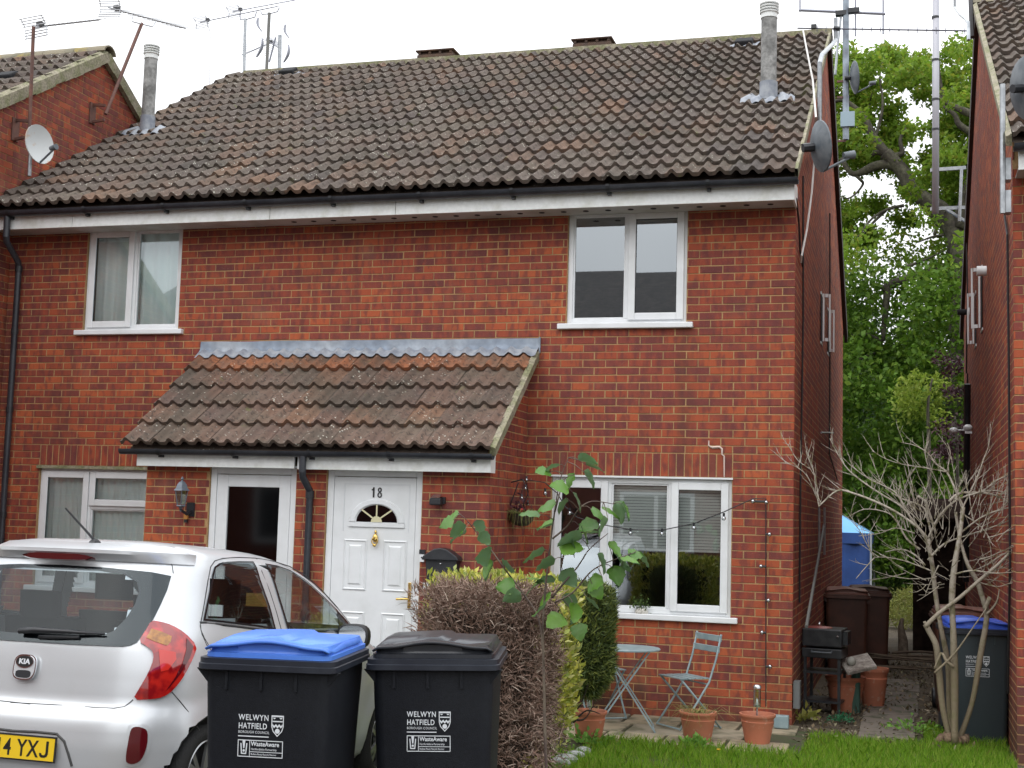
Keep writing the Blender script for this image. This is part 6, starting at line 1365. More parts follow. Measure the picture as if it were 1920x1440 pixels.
LV = [(1085, 862, 60, 30), (1100, 872, 62, -10), (1078, 890, 55, 200), (1095, 885, 60, 0), (1066, 915, 60, 210), (1040, 945, 62, 190), (1075, 925, 60, 20), (1062, 935, 55, 170), (1055, 905, 50, 220), (1085, 985, 64, 10), (1012, 965, 62, 190), (1035, 985, 66, 175), (1110, 955, 60, 40), (1130, 950, 60, 20), (1150, 945, 66, 5), (1165, 945, 55, 25), (1140, 975, 60, 200), (1118, 980, 62, 220), (1060, 1002, 70, 15), (1090, 1010, 74, 200), (1050, 1025, 70, 20), (1020, 1030, 74, 195), (1040, 1048, 66, 180), (1095, 1000, 60, 30), (1120, 1040, 60, -20), (1140, 1020, 62, 350),
      (860, 965, 56, 160), (850, 975, 50, 200), (872, 985, 58, 190), (895, 975, 52, 60), (868, 1002, 58, 185), (900, 1000, 46, 20), (905, 1030, 64, 120), (925, 1055, 60, 200), (945, 1060, 58, 330), (955, 1090, 50, 150), (965, 1098, 58, 190), (990, 1085, 52, 30), (975, 1115, 56, 195), (1010, 1095, 58, 170), (1040, 1085, 60, 200), (1055, 1070, 62, 30), (1030, 1110, 60, 185), (1060, 1115, 62, 15), (1020, 1140, 64, 260), (1055, 1155, 66, 250), (1075, 1135, 60, 280), (1085, 1170, 54, 300), (1165, 1050, 56, 10), (1180, 1040, 50, 30), (1195, 1036, 56, 0), (1150, 1065, 60, 330), (1130, 1085, 60, 200), (1110, 1095, 54, 350), (1100, 1120, 52, 10), (1165, 1065, 46, 340), (1030, 885, 50, 230), (1048, 872, 46, 180)]
for x, y, s, a in LV: hazel_leaf(hz(x, y, YZ + U(-.12, .10)), s / 350 * .70, radians(a - 90 + U(-25, 25)), radians(U(-55, 20)), radians(U(-60, 60)))
# bare pale shrub at the right
YR = -.62
BS = thing('bare_shrub', 'leafless pale shrub with a wide tangle of twigs on the lawn at the right', 'shrub', aZ(1788, 1402, 0))
BKM = NT('pale_bark'); z_ = BKM.n.new('ShaderNodeSeparateXYZ'); BKM.L(BKM.pos.outputs['Position'], z_.inputs[0]); c_ = BKM.mix(BKM.rng(z_.outputs['Z'], .6, 1.7), (.17, .135, .085), (.38, .34, .285)); c_ = BKM.mix(BKM.rng(BKM.noise(14, 4), .5, .65), c_, (.15, .13, .07)); BKM.col(c_); BKM.set(rough=.85); BKM.bump(BKM.noise(40, 4), .6, .01); BKM = BKM.m
def rz_(x, y, dy=0.): return aY(x, y, YR + dy)
main = [([(1785, 1400), (1768, 1330), (1760, 1250), (1755, 1210), (1743, 1185), (1735, 1170)], .024, .022, 0), ([(1790, 1400), (1780, 1330), (1778, 1250), (1765, 1180), (1755, 1120), (1748, 1060), (1740, 1010)], .022, .017, .1), ([(1790, 1395), (1790, 1300), (1788, 1200), (1785, 1120), (1790, 1060), (1800, 1000), (1806, 950)], .031, .018, -.05),
        ([(1795, 1395), (1822, 1320), (1838, 1230), (1850, 1160), (1846, 1130)], .024, .021, .05), ([(1848, 1140), (1832, 1090), (1815, 1060), (1800, 1010), (1792, 960)], .021, .013, .05), ([(1735, 1175), (1760, 1150), (1800, 1120), (1840, 1085), (1870, 1060), (1900, 1030)], .017, .010, -.1),
        ([(1788, 1250), (1775, 1240), (1765, 1225), (1752, 1255)], .012, .008, -.1), ([(1742, 1182), (1733, 1165)], .014, .010, 0), ([(1846, 1142), (1856, 1120)], .018, .016, 0), ([(1850, 1152), (1868, 1130), (1874, 1105)], .010, .004, 0), ([(1752, 1262), (1790, 1225), (1822, 1180), (1850, 1140)], .009, .004, -.12)]
tw = [([(1748, 1060), (1735, 1010), (1715, 985), (1680, 960), (1640, 940), (1600, 925), (1570, 920), (1540, 945), (1535, 950)], .013, .006), ([(1538, 948), (1528, 925), (1515, 895), (1500, 880), (1480, 870), (1460, 868)], .006, .002), ([(1535, 945), (1530, 900), (1520, 870), (1512, 848)], .006, .002), ([(1520, 880), (1495, 862), (1478, 835), (1468, 830)], .005, .002), ([(1530, 925), (1525, 880), (1512, 845)], .0045, .002),
      ([(1740, 1010), (1715, 980), (1690, 950), (1650, 925), (1620, 905), (1590, 880), (1570, 850), (1556, 822)], .010, .003), ([(1715, 985), (1700, 960), (1680, 925), (1655, 910), (1625, 895), (1590, 868), (1560, 835)], .008, .002), ([(1655, 910), (1650, 900), (1630, 850)], .004, .002),
      ([(1725, 1030), (1700, 1010), (1680, 975), (1660, 960), (1620, 955), (1590, 970)], .009, .003), ([(1806, 950), (1790, 915), (1775, 885), (1755, 870), (1740, 850), (1715, 835), (1690, 830)], .010, .003), ([(1775, 885), (1750, 880), (1720, 875), (1690, 870), (1660, 860), (1635, 845)], .006, .002), ([(1755, 1000), (1742, 960), (1735, 940), (1720, 930)], .012, .008), ([(1748, 1010), (1740, 975), (1730, 950), (1690, 935), (1660, 915)], .012, .004),
      ([(1780, 940), (1800, 925), (1850, 925), (1880, 935), (1910, 955), (1940, 965)], .012, .006), ([(1740, 1010), (1760, 970), (1790, 940), (1830, 925), (1870, 920), (1905, 935)], .011, .005), ([(1800, 1000), (1840, 970), (1880, 955), (1940, 940)], .010, .004), ([(1806, 950), (1830, 900), (1845, 860), (1855, 830), (1857, 795)], .008, .002), ([(1740, 1050), (1770, 1020), (1810, 1005), (1870, 985), (1930, 960)], .011, .004),
      ([(1745, 1070), (1720, 1060), (1690, 1050), (1660, 1045), (1640, 1045)], .007, .003), ([(1735, 1060), (1715, 1040), (1690, 1030), (1660, 1035)], .008, .004), ([(1640, 1045), (1625, 1020), (1612, 995), (1605, 985)], .005, .002), ([(1640, 1045), (1622, 1065), (1605, 1085)], .005, .002), ([(1850, 1060), (1880, 1040), (1910, 1030), (1940, 1035)], .007, .003), ([(1780, 1080), (1820, 1070), (1870, 1075), (1925, 1070)], .008, .004), ([(1775, 885), (1782, 850), (1776, 830)], .004, .0015), ([(1740, 875), (1735, 850), (1742, 825)], .004, .0015), ([(1840, 925), (1870, 900), (1920, 880), (1950, 850)], .007, .003), ([(1800, 960), (1850, 1000), (1860, 1060)], .007, .003), ([(1690, 935), (1700, 905), (1712, 880)], .004, .0015), ([(1715, 1000), (1680, 990), (1650, 1000), (1610, 1005)], .006, .002), ([(1830, 1090), (1870, 1100), (1900, 1090)], .006, .002), ([(1760, 1060), (1745, 1090), (1735, 1115)], .006, .003), ([(1790, 960), (1795, 930), (1790, 895), (1783, 855)], .005, .0015), ([(1865, 920), (1862, 890)], .004, .0015)]
m = MB()
for pts, r0, r1, dy in main: limb(m, [rz_(x, y, dy + U(-.03, .03) * (k > 0)) for k, (x, y) in enumerate(pts)], r0, r1, 8, .35)
m.build('stems', BKM, BS, smooth=True)
m = MB(); ends = []
for pts, r0, r1 in tw:
    o0 = U(-.25, .25); k_ = len(pts); P = [rz_(x, y, o0 * min(1, .3 + k / 3)) for k, (x, y) in enumerate(pts)]; L = limb(m, P, r0, max(r1, .0022), 6, .2); ends.append(L)
m.build('branches', BKM, BS, smooth=True)
m = MB()
def arc(q, d, l, r):                          # a thin shoot that curves upward, with a couple of side buds
    up_ = V((0, 0, 1)); p = [q]; k = 5
    for i in range(k): d = (d + up_ * U(-.08, .16) + V((U(-.12, .12), U(-.12, .12), U(-.08, .08)))).normalized(); p.append(p[-1] + d * l / k)
    m.tube(p, [r * (1 - .75 * i / k) for i in range(k + 1)], 4)
    if l > .16:
        for i in (2, 3): m.tube([p[i], p[i] + (d + V((U(-.8, .8), U(-.5, .5), U(-.2, .8)))).normalized() * l * U(.12, .3)], [r * .5, r * .25], 4)
for L in ends:
    for i in range(2, len(L) - 1):
        if random.random() < .62:
            t_ = (L[i + 1] - L[i - 1]).normalized(); d = (t_ * .5 + V((U(-.9, .9), U(-.6, .6), U(-.1, 1.1)))).normalized(); arc(L[i], d, U(.05, .26), .0034)
cq = rz_(1775, 1090)
for _ in range(120):
    q = rz_(U(1690, 1920), U(920, 1100), U(-.35, .35)); d = (q - cq).normalized() * .8 + V((U(-.5, .5), U(-.4, .4), U(-.4, .5))); arc(q, d.normalized(), U(.18, .5), .0044)
m.build('twigs', BKM, BS, smooth=False)
m = MB(); q = aZ(1788, 1395, .03)
for k in range(14): m.ball(q + V((U(-.10, .10), U(-.08, .08), U(-.01, .07))), U(.03, .055), 7, 5)
m.v = [tuple(V(v) + V((1, 1, 1)) * .02 * noise.noise(V(v) * 25)) for v in m.v]; m.build('root_collar', M('root_wood', (.12, .075, .05), .95, c2=(.20, .14, .09), sc=18, bump=1), BS, smooth=True)
# ================================================================== SILVER HATCHBACK
from mathutils.geometry import delaunay_2d_cdt
PAINT = NT('silver_paint'); c_ = PAINT.mix(PAINT.rng(PAINT.noise(900, 2), .3, .7), (.60, .62, .64), (.68, .70, .72)); c_ = PAINT.mix(PAINT.rng(PAINT.noise(3, 4), .55, .75, 0, .12), c_, (.40, .38, .34)); PAINT.col(c_); PAINT.set(rough=.34, metal=.35, coat=.6, coatr=.05); PAINT = PAINT.m
CARG = glass_mat('car_glass', (.72, .78, .78), .03, .0); REARG = glass_mat('car_rear_glass', (.72, .78, .80), .0, .0, 1.38)
FRIT = M('black_frit', (.012, .013, .016), .12, spec=.6); TRIM = M('black_trim', (.02, .021, .024), .45); SEAM = M('panel_gap', (.06, .06, .06), .8); CABIN = M('cabin_dark', (.030, .030, .032), .85)
REDL = NT('red_lens'); c_ = REDL.mix(REDL.rng(REDL.noise(14, 2), .42, .6), (.26, .005, .008), (.52, .018, .012)); REDL.col(c_); REDL.set(rough=.08, coat=1., spec=.8); REDL = REDL.m
REDD = M('dark_red_lens', (.10, .004, .008), .08, coat=1.); AMB = M('amber_lens', (.42, .17, .015), .12, coat=1., c2=(.25, .09, .01), sc=40); CHR = M('chrome', (.75, .77, .80), .12, metal=1.); TYRE = M('tyre', (.018, .018, .018), .85, bump=.4, bsc=90); RIM = M('alloy_rim', (.42, .43, .44), .35, metal=.7, c2=(.30, .30, .30), sc=6)
PLY = M('plate_yellow', (.82, .55, .02), .4); PLK = M('plate_black', (.015, .015, .015), .4)
car_o = V((-3.25, -6.93, .194)); CT_ = Matrix.Translation(car_o) @ Matrix.Rotation(radians(-.9), 4, 'Z') @ Matrix.Rotation(radians(-3.5), 4, 'X'); CTI = CT_.inverted()
TB = [(.17, .70, .14, 3.44), (.22, .755, .06, 3.51), (.32, .785, .015, 3.57), (.45, .795, .0, 3.595), (.56, .797, .004, 3.585), (.62, .797, .03, 3.56), (.66, .797, .055, 3.53), (.74, .796, .052, 3.46), (.82, .794, .056, 3.36), (.88, .79, .066, 3.24), (.94, .784, .082, 3.08), (.99, .774, .104, 2.96), (1.06, .752, .140, 2.84), (1.14, .728, .180, 2.70), (1.22, .702, .220, 2.55), (1.30, .676, .258, 2.38), (1.37, .646, .290, 2.18), (1.42, .608, .320, 1.98), (1.455, .54, .375, 1.74), (1.475, .42, .47, 1.46), (1.484, .25, .66, 1.20), (1.486, .05, .82, 1.0)]
def tb(z):
    z = max(TB[0][0], min(TB[-1][0], z))
    for i in range(len(TB) - 1):
        if TB[i][0] <= z <= TB[i + 1][0]:
            f = (z - TB[i][0]) / (TB[i + 1][0] - TB[i][0]); p0, p1, p2, p3 = TB[max(i - 1, 0)], TB[i], TB[i + 1], TB[min(i + 2, len(TB) - 1)]
            return [p1[k] + (p2[k] - p1[k]) * f for k in (1, 2, 3)]
AR, NR, AF, NF = .66, 3.3, .85, 2.8
def ar(z): return AR if z < 1.4 else max(.2, AR - (z - 1.4) * 5)
def afn(z): return min(AF, .45 + 5 * max(0, 1.50 - z)) if z > 1.42 else AF
def inside(p):
    if not TB[0][0] <= p.z <= TB[-1][0]: return False
    W, R, F = tb(p.z); a, b = ar(p.z), afn(p.z)
    if p.y < R or p.y > F or abs(p.x) > W: return False
    if p.y < R + a: return (abs(p.x) / W) ** NR + ((R + a - p.y) / a) ** NR < 1
    if p.y > F - b: return (abs(p.x) / W) ** NF + ((p.y - F + b) / b) ** NF < 1
    return True
def lev(p):
    z = max(.18, min(1.48, p.z)); W, R, F = tb(z); a, b = ar(z), afn(z); y = p.y; e = abs(p.z - z) * 4
    if y < R + a: return e + (abs(p.x) / W) ** NR + (max(0, R + a - y) / a) ** NR
    if y > F - b: return e + (abs(p.x) / W) ** NF + (max(0, y - F + b) / b) ** NF
    return e + (abs(p.x) / W) ** NR
def hit(px, py):
    o_ = CTI @ CAM; d = (CTI.to_3x3() @ ray(px, py)).normalized(); t = 3.6
    while t < 12:
        if inside(o_ + d * t): break
        t += .012
    else:                                     # ray grazes past: take the nearest approach
        best = min((lev(o_ + d * k), k) for k in [3.6 + .01 * i for i in range(840)]); return o_ + d * best[1]
    a, b = t - .012, t
    for _ in range(14):
        m_ = (a + b) / 2
        if inside(o_ + d * m_): b = m_
        else: a = m_
    return o_ + d * b
def rphi(p): W, R, F = tb(p.z); return (atan2(p.x, R + ar(p.z) - p.y), p.z)
def rsurf(phi, z, off=0.):
    W, R, F = tb(z); a = ar(z); s, c = abs(sin(phi)), max(cos(phi), 0); r = ((s / W) ** NR + (c / a) ** NR) ** (-1 / NR)
    return V((r * sin(phi), R + a - r * cos(phi), z))
def fsurf(phi, z, off=0.):
    W, R, F = tb(z); a = afn(z); s, c = abs(sin(phi)), max(cos(phi), 0); r = ((s / W) ** NF + (c / a) ** NF) ** (-1 / NF)
    return V((r * sin(phi), F - a + r * cos(phi), z))
def ssurf(y, z, side=1):
    W, R, F = tb(z); a, b = ar(z), afn(z); x = W
    if y < R + a: x = W * max(0, 1 - ((R + a - y) / a) ** NR) ** (1 / NR)
    elif y > F - b: x = W * max(0, 1 - ((y - F + b) / b) ** NF) ** (1 / NF)
    return V((side * x, y, z))
def nrm_of(fn, u, v):
    e = .004; a = fn(u + e, v) - fn(u - e, v); b = fn(u, v + e) - fn(u, v - e); n_ = a.cross(b)
    if n_.length < 1e-12: return V((0, 0, 1))
    n_.normalize(); p = fn(u, v); c = V((0, 1.8, .8))
    return n_ if n_.dot(p - c) > 0 else -n_
def resample(poly, step, closed=True):
    out = []; n = len(poly)
    for i in range(n if closed else n - 1):
        a, b = V(poly[i]).to_2d() if len(poly[i]) == 2 else V(poly[i]), V(poly[(i + 1) % n]); L_ = (b - a).length; k = max(1, int(L_ / step))
        out += [a + (b - a) * (j / k) for j in range(k)]
    if not closed: out.append(V(poly[-1]))
    return out
def smooth_poly(poly, it=1):
    for _ in range(it):
        q = []
        for i in range(len(poly)): a, b = V(poly[i]), V(poly[(i + 1) % len(poly)]); q += [a * .75 + b * .25, a * .25 + b * .75]
        poly = q
    return poly
def inpoly(p, poly):
    c = False; n = len(poly); j = n - 1
    for i in range(n):
        if (poly[i][1] > p[1]) != (poly[j][1] > p[1]) and p[0] < (poly[j][0] - poly[i][0]) * (p[1] - poly[i][1]) / (poly[j][1] - poly[i][1]) + poly[i][0]: c = not c
        j = i
    return c
def patch(fn, poly, off, name, mat, parent, step=.035, hole=None, edge=0., us=1.):
    """a sheet on the body: polygon in surface parameters, lifted by off; edge>0 turns its rim down to the body"""
    b = [V((p[0] * us, p[1])) for p in poly]; b = resample(b, step); nb = len(b); vs = list(b); es = [(i, (i + 1) % nb) for i in range(nb)]
    if hole: h = resample([V((p[0] * us, p[1])) for p in hole], step); es += [(nb + i, nb + (i + 1) % len(h)) for i in range(len(h))]; vs += h
    xs = [p.x for p in b]; zs = [p.y for p in b]; x = min(xs) + step / 2
    while x < max(xs):
        z = min(zs) + step / 2
        while z < max(zs):
            if inpoly((x, z), b) and not (hole and inpoly((x, z), h)) and min((V((x, z)) - q).length for q in vs[:nb + (len(h) if hole else 0)]) > step * .45: vs.append(V((x, z)))
            z += step
        x += step
    r = delaunay_2d_cdt(vs, es, [], 1, 1e-5); V2, F2 = r[0], r[2]
    if hole: F2 = [f for f in F2 if not inpoly(sum((V2[i] for i in f), V((0, 0))) / len(f), h)]
    else: F2 = [f for f in F2 if inpoly(sum((V2[i] for i in f), V((0, 0))) / len(f), b)]
    m = MB(); P3 = [CT_ @ (fn(p.x / us, p.y) + nrm_of(fn, p.x / us, p.y) * off) for p in V2]; m.add(P3, F2)
    if edge:
        n0 = len(m.v); rim = [CT_ @ (fn(p.x / us, p.y) + nrm_of(fn, p.x / us, p.y) * off) for p in b] + [CT_ @ (fn(p.x / us, p.y) - nrm_of(fn, p.x / us, p.y) * edge) for p in b]
        m.add(rim, [(i, (i + 1) % nb, nb + (i + 1) % nb, nb + i) for i in range(nb)])
    return m.build(name, mat, parent, smooth=True, angle=50)
CAR = thing('silver_hatchback', 'silver small hatchback parked nose to the house, seen from behind at lower left', 'car', car_o)
Pz = lambda pts, k, ox, oy: [(ox + x / k, oy + y / k) for x, y in pts]
def sidep(pts): return [(lambda h: (h.y, h.z))(hit(*p)) for p in pts]
def rearp(pts): return [rphi(hit(*p)) for p in pts]
KS = 5.053
win_r = sidep(Pz([(100, 828), (125, 700), (150, 590), (185, 395), (205, 320), (250, 288), (330, 274), (450, 268), (575, 270), (640, 440), (730, 690), (790, 915), (600, 885), (400, 860)], KS, 360, 1000))
win_f = sidep(Pz([(685, 290), (800, 310), (920, 352), (1060, 440), (1230, 590), (1370, 730), (1400, 940), (910, 940), (820, 640)], KS, 360, 1000))
qtr = sidep(Pz([(1372, 735), (1450, 820), (1530, 925), (1500, 945), (1404, 942)], KS, 360, 1000))
rw = rearp(Pz([(330, 298), (600, 315), (850, 340), (962, 362), (940, 440), (905, 520), (865, 600), (825, 665), (770, 735), (735, 752), (690, 758), (400, 745)], 3, 0, 960))
rw = rw + [(-a, z) for a, z in reversed(rw)]
rwh = rearp(Pz([(330, 322), (560, 330), (700, 352), (770, 395), (782, 450), (760, 520), (710, 600), (640, 672), (560, 700), (330, 695)], 3, 0, 960)); rwh = rwh + [(-a, z) for a, z in reversed(rwh)]
lamp = rearp(Pz([(850, 615), (900, 622), (960, 640), (1030, 682), (1100, 755), (1082, 815), (1030, 920), (970, 1000), (915, 1040), (850, 1052), (745, 1056), (790, 980), (835, 900), (862, 830), (858, 785), (830, 762), (778, 733), (820, 670)], 3, 0, 960))

# body shell
zl = [.17, .19, .22, .25, .28] + [.31 + .03 * i for i in range(37)] + [1.415, 1.43, 1.445, 1.458, 1.468, 1.476, 1.481, 1.484, 1.486]
def ring(z):
    W, R, F = tb(z); a, b = ar(z), afn(z); out = []
    for k in range(20): t = pi / 2 * k / 20; out.append(V((W * sin(t) ** (2 / NR), R + a * (1 - cos(t) ** (2 / NR)), z)))
    y0, y1 = R + a, max(F - b, R + a + .01); ns = 64
    for k in range(ns): out.append(V((W, y0 + (y1 - y0) * k / ns, z)))
    for k in range(17): t = pi / 2 * k / 16; out.append(V((W * cos(t) ** (2 / NF) if k < 16 else 0, y1 + b * (sin(t) ** (2 / NF)), z)))
    return out + [V((-p.x, p.y, p.z)) for p in reversed(out[1:-1])]
rings = [ring(z) for z in zl]; nr_ = len(rings[0]); vs = [p for r in rings for p in r]; keep = []
ARC = [(.565, .275), (2.95, .275)]; RA = .335
wf_ = [(.30, 1.02), (.62, 1.0), (.60, 1.36), (.3, 1.42), (-.3, 1.42), (-.60, 1.36), (-.62, 1.0), (-.3, 1.02)]
def shrink(poly, s):
    cx = sum(p[0] for p in poly) / len(poly); cy = sum(p[1] for p in poly) / len(poly); return [(cx + (p[0] - cx) * s, cy + (p[1] - cy) * s) for p in poly]
sr_, sf_ = shrink(win_r, .93), shrink(win_f, .93)
for i in range(len(zl) - 1):
    for j in range(nr_):
        f = (i * nr_ + j, i * nr_ + (j + 1) % nr_, (i + 1) * nr_ + (j + 1) % nr_, (i + 1) * nr_ + j); c = sum((vs[k] for k in f), V((0, 0, 0))) / 4; W, R, F = tb(c.z)
        if abs(c.x) > .5 and any((c.y - a) ** 2 + (c.z - b) ** 2 < RA * RA for a, b in ARC): continue
        if abs(c.x) > W * .8 and c.y > .4 and c.y < 2.5 and (inpoly((c.y, c.z), sr_) or inpoly((c.y, c.z), sf_)): continue
        if c.y < R + ar(c.z) and inpoly(rphi(c), rwh): continue
        if c.y > F - afn(c.z) + .1 and 1.02 < c.z < 1.38 and abs(c.x) < W - .10: continue
        keep.append(f)
for i, p in enumerate(vs):                    # pull the cut edge of each arch onto its circle
    if abs(p.x) > .5:
        for a, b in ARC:
            r_ = sqrt((p.y - a) ** 2 + (p.z - b) ** 2)
            if r_ < RA and r_ > RA - .05: s = RA / r_; q = V((p.x, a + (p.y - a) * s, b + (p.z - b) * s)); vs[i] = q
            elif RA <= r_ < RA + .018: s = (RA + .001) / r_; vs[i] = V((p.x, a + (p.y - a) * s, b + (p.z - b) * s))
    # sculpt: shoulder crease, arch flare, tailgate hollow
for i, p in enumerate(vs):
    n_ = V((p.x, 0, 0)).normalized() if abs(p.x) > .5 else V((0, 0, 0)); q = p.copy()
    for a, b in ARC:
        r_ = sqrt((p.y - a) ** 2 + (p.z - b) ** 2)
        if r_ < RA + .09 and abs(p.x) > .55: q += n_ * .014 * max(0, 1 - max(0, r_ - RA - .02) / .07)
    if abs(p.x) < .70 and p.y < .8 and .66 < p.z < .95: q.y += .010 * sin(pi * (p.z - .66) / .29) * min(1, (.70 - abs(p.x)) / .15)
    vs[i] = q
m = MB(); m.add([CT_ @ p for p in vs], keep); m.build('body', PAINT, CAR, smooth=True, angle=60)
m = MB(); m.add([CT_ @ p for p in rings[0]], [tuple(range(nr_))]); m.build('underside', TRIM, CAR)
for a, b in ARC:
    for s in (-1, 1):
        m = MB(); n = 28; rg = []
        for k in range(n + 1):
            t = radians(-25) + radians(230) * k / n; y, z = a + cos(t), b + sin(t); u_ = V((0, cos(t), sin(t))); p = V((0, a, b)) + u_ * RA; xs = abs(ssurf(p.y, max(.17, p.z)).x)
            rg.append([CT_ @ (V((s * (xs + .012), a, b)) + u_ * (RA + .002)), CT_ @ (V((s * (xs + .006), a, b)) + u_ * (RA - .014)), CT_ @ (V((s * .50, a, b)) + u_ * (RA - .004))])
        m.loft(rg, cap=False, closed=False); m.add([CT_ @ (V((s * .50, a, b)) + V((0, cos(2 * pi * k / 24), sin(2 * pi * k / 24))) * RA) for k in range(24)], [tuple(range(24))]); m.build('wheel_arch', TRIM, CAR)
        # wheel
        T = CT_ @ Matrix.Translation((s * .70, a, .275)) @ Matrix.Rotation(s * pi / 2, 4, 'Y')
        w = MB(); w.lathe([(T3, zz) for T3, zz in ((.19, -.08), (.25, -.085), (.274, -.06), (.279, -.02), (.279, .03), (.272, .062), (.245, .082), (.205, .080), (.195, .07))], (0, 0, 0), 40); w.v = [tuple(T @ V(p)) for p in w.v]; wo_ = w.build('wheel', TYRE, CAR, smooth=True, angle=60)
        r = MB(); r.lathe([(.198, .072), (.192, .078), (.182, .066), (.176, .03), (.17, -.06)], (0, 0, 0), 40); r.lathe([(0, .062), (.032, .062), (.040, .055), (.045, .03)], (0, 0, 0), 20)
        for k in range(5):
            for sg in (-1, 1):
                A0 = 2 * pi * k / 5 + .3; e = .17; q0 = V((.035 * cos(A0), .035 * sin(A0), .05)); a1 = A0 + sg * e; q1 = V((.18 * cos(a1), .18 * sin(a1), .060)); r.bar(q0, q1, .030, .016)
        r.v = [tuple(T @ V(p)) for p in r.v]; r.build('rim', RIM, wo_, smooth=True, angle=30)
        d = MB(); d.lathe([(0, .0), (.176, .0)], (0, 0, 0), 30); d.v = [tuple(T @ V(p)) for p in d.v]; d.build('brake_disc', TRIM, wo_)
# glazing
def ss(side): return lambda y, z: ssurf(y, z, side)
for s in (1, -1):
    for wp_, nm in ((win_r, 'rear_side_window'), (win_f, 'front_side_window')):
        g = patch(ss(s), wp_, .004, nm, CARG, CAR, .05)
        patch(ss(s), wp_, .006, 'window_seal', FRIT, g, .03, hole=shrink(wp_, .945))
        big = shrink(wp_, 1.07) if nm[0] == 'r' else shrink(wp_, 1.05)
    patch(ss(s), qtr, .006, 'corner_trim', FRIT, CAR, .04)
RWp = patch(rsurf, rw, .006, 'rear_window', REARG, CAR, .05); patch(rsurf, rw, .0045, 'window_border', FRIT, RWp, .045, hole=rwh)
ws = [(.62, 1.02), (.52, 1.39), (0, 1.42), (-.52, 1.39), (-.62, 1.02), (0, 1.0)]
fw_ = [(rad, z) for rad, z in ((.62, 1.0), (.64, 1.2), (.60, 1.38), (0, 1.41), (-.60, 1.38), (-.64, 1.2), (-.62, 1.0), (0, .995))]; patch(fsurf, fw_, .005, 'windscreen', CARG, CAR, .06)
# cabin
cb = MB(); Tc = CT_; cb.box(-.70, .70, .35, 3.0, .30, .34, Tc); cb.box(-.74, .74, .35, .37, .3, .95, Tc); cb.box(-.64, .64, .12 + .12, .62, .90, .93, Tc); cb.box(-.72, -.70, .5, 2.6, .34, .93, Tc); cb.box(.70, .72, .5, 2.6, .34, .93, Tc); cb.box(-.70, .70, 2.30, 2.75, .34, .98, Tc); cb.build('cabin', CABIN, CAR)
st = MB()
def rb(m_, x0, x1, y0, y1, z0, z1, lean=0): m_.loft([[Tc @ V((p.x + (x0 + x1) / 2, p.y + lean * (z - z0), z)) for p in rrect(x1 - x0, y0, y1, .04, z)] for z in (z0, z1)])
for x in (-.36, .36):
    for (y, zt__, hr) in ((.72, 1.05, 1.19), (1.42, 1.08, 1.30)):
        s_ = MB(); rb(s_, x - .24, x + .24, y, y + .12, .55, zt__, -.22); rb(s_, x - .24, x + .24, y, y + .5, .40, .56); rb(s_, x - .12, x + .12, y - .14, y - .04, hr - .15, hr, -.1); s_.build('seat', CABIN, CAR, smooth=True, angle=40)
s_ = MB(); s_.lathe([(.17, -.012), (.185, 0), (.17, .012), (.16, 0), (.17, -.012)], (0, 0, 0), 20); Ts = Tc @ Matrix.Translation((.36, 2.1, .90)) @ Matrix.Rotation(radians(-68), 4, 'X'); s_.v = [tuple(Ts @ V(p)) for p in s_.v]; s_.build('steering_wheel', CABIN, CAR, smooth=True)
# tail lamps, reflectors, plate, badge
L1 = patch(rsurf, smooth_poly(lamp), .013, 'tail_lamp', REDL, CAR, .03, edge=.01)
L2 = patch(rsurf, smooth_poly([(-a, z) for a, z in lamp]), .013, 'tail_lamp', REDL, CAR, .03, edge=.01)
amb = rearp(Pz([(850, 662), (905, 680), (960, 705), (955, 735), (935, 757), (870, 735), (822, 712)], 3, 0, 960)); out_ = rearp(Pz([(1040, 712), (1078, 760), (1056, 825), (1006, 910), (948, 985), (925, 1008), (980, 925), (1018, 850), (1038, 780)], 3, 0, 960)); inn = rearp(Pz([(890, 775), (980, 790), (985, 830), (940, 890), (900, 900)], 3, 0, 960))
for sg, L in ((1, L1), (-1, L2)):
    f = lambda P_: [(sg * a, z) for a, z in P_]; patch(rsurf, f(amb), .0155, 'indicator', AMB, L, .025); patch(rsurf, f(out_), .0155, 'lamp_edge', REDD, L, .025); patch(rsurf, f(inn), .0155, 'brake_lamp', M('bright_red', (.62, .03, .02), .1, coat=1.) if 'bright_red' not in bpy.data.materials else bpy.data.materials['bright_red'], L, .025)
rfl = rearp(Pz([(742, 1212), (770, 1207), (810, 1214), (829, 1235), (826, 1310), (805, 1370), (782, 1402), (745, 1417), (712, 1408), (707, 1385), (716, 1320), (730, 1240)], 3, 0, 960)); rfs = rearp(Pz([(728, 1195), (800, 1190), (842, 1205), (850, 1240), (845, 1320), (820, 1385), (790, 1420), (740, 1436), (700, 1420), (694, 1390), (705, 1310), (714, 1230)], 3, 0, 960))
for sg in (1, -1):
    f = lambda P_: [(sg * a, z) for a, z in P_]; q = patch(rsurf, smooth_poly(f(rfs)), .006, 'reflector_bezel', PAINT, CAR, .03, edge=.01); patch(rsurf, smooth_poly(f(rfl)), .012, 'rear_reflector', REDD, q, .03, edge=.008)
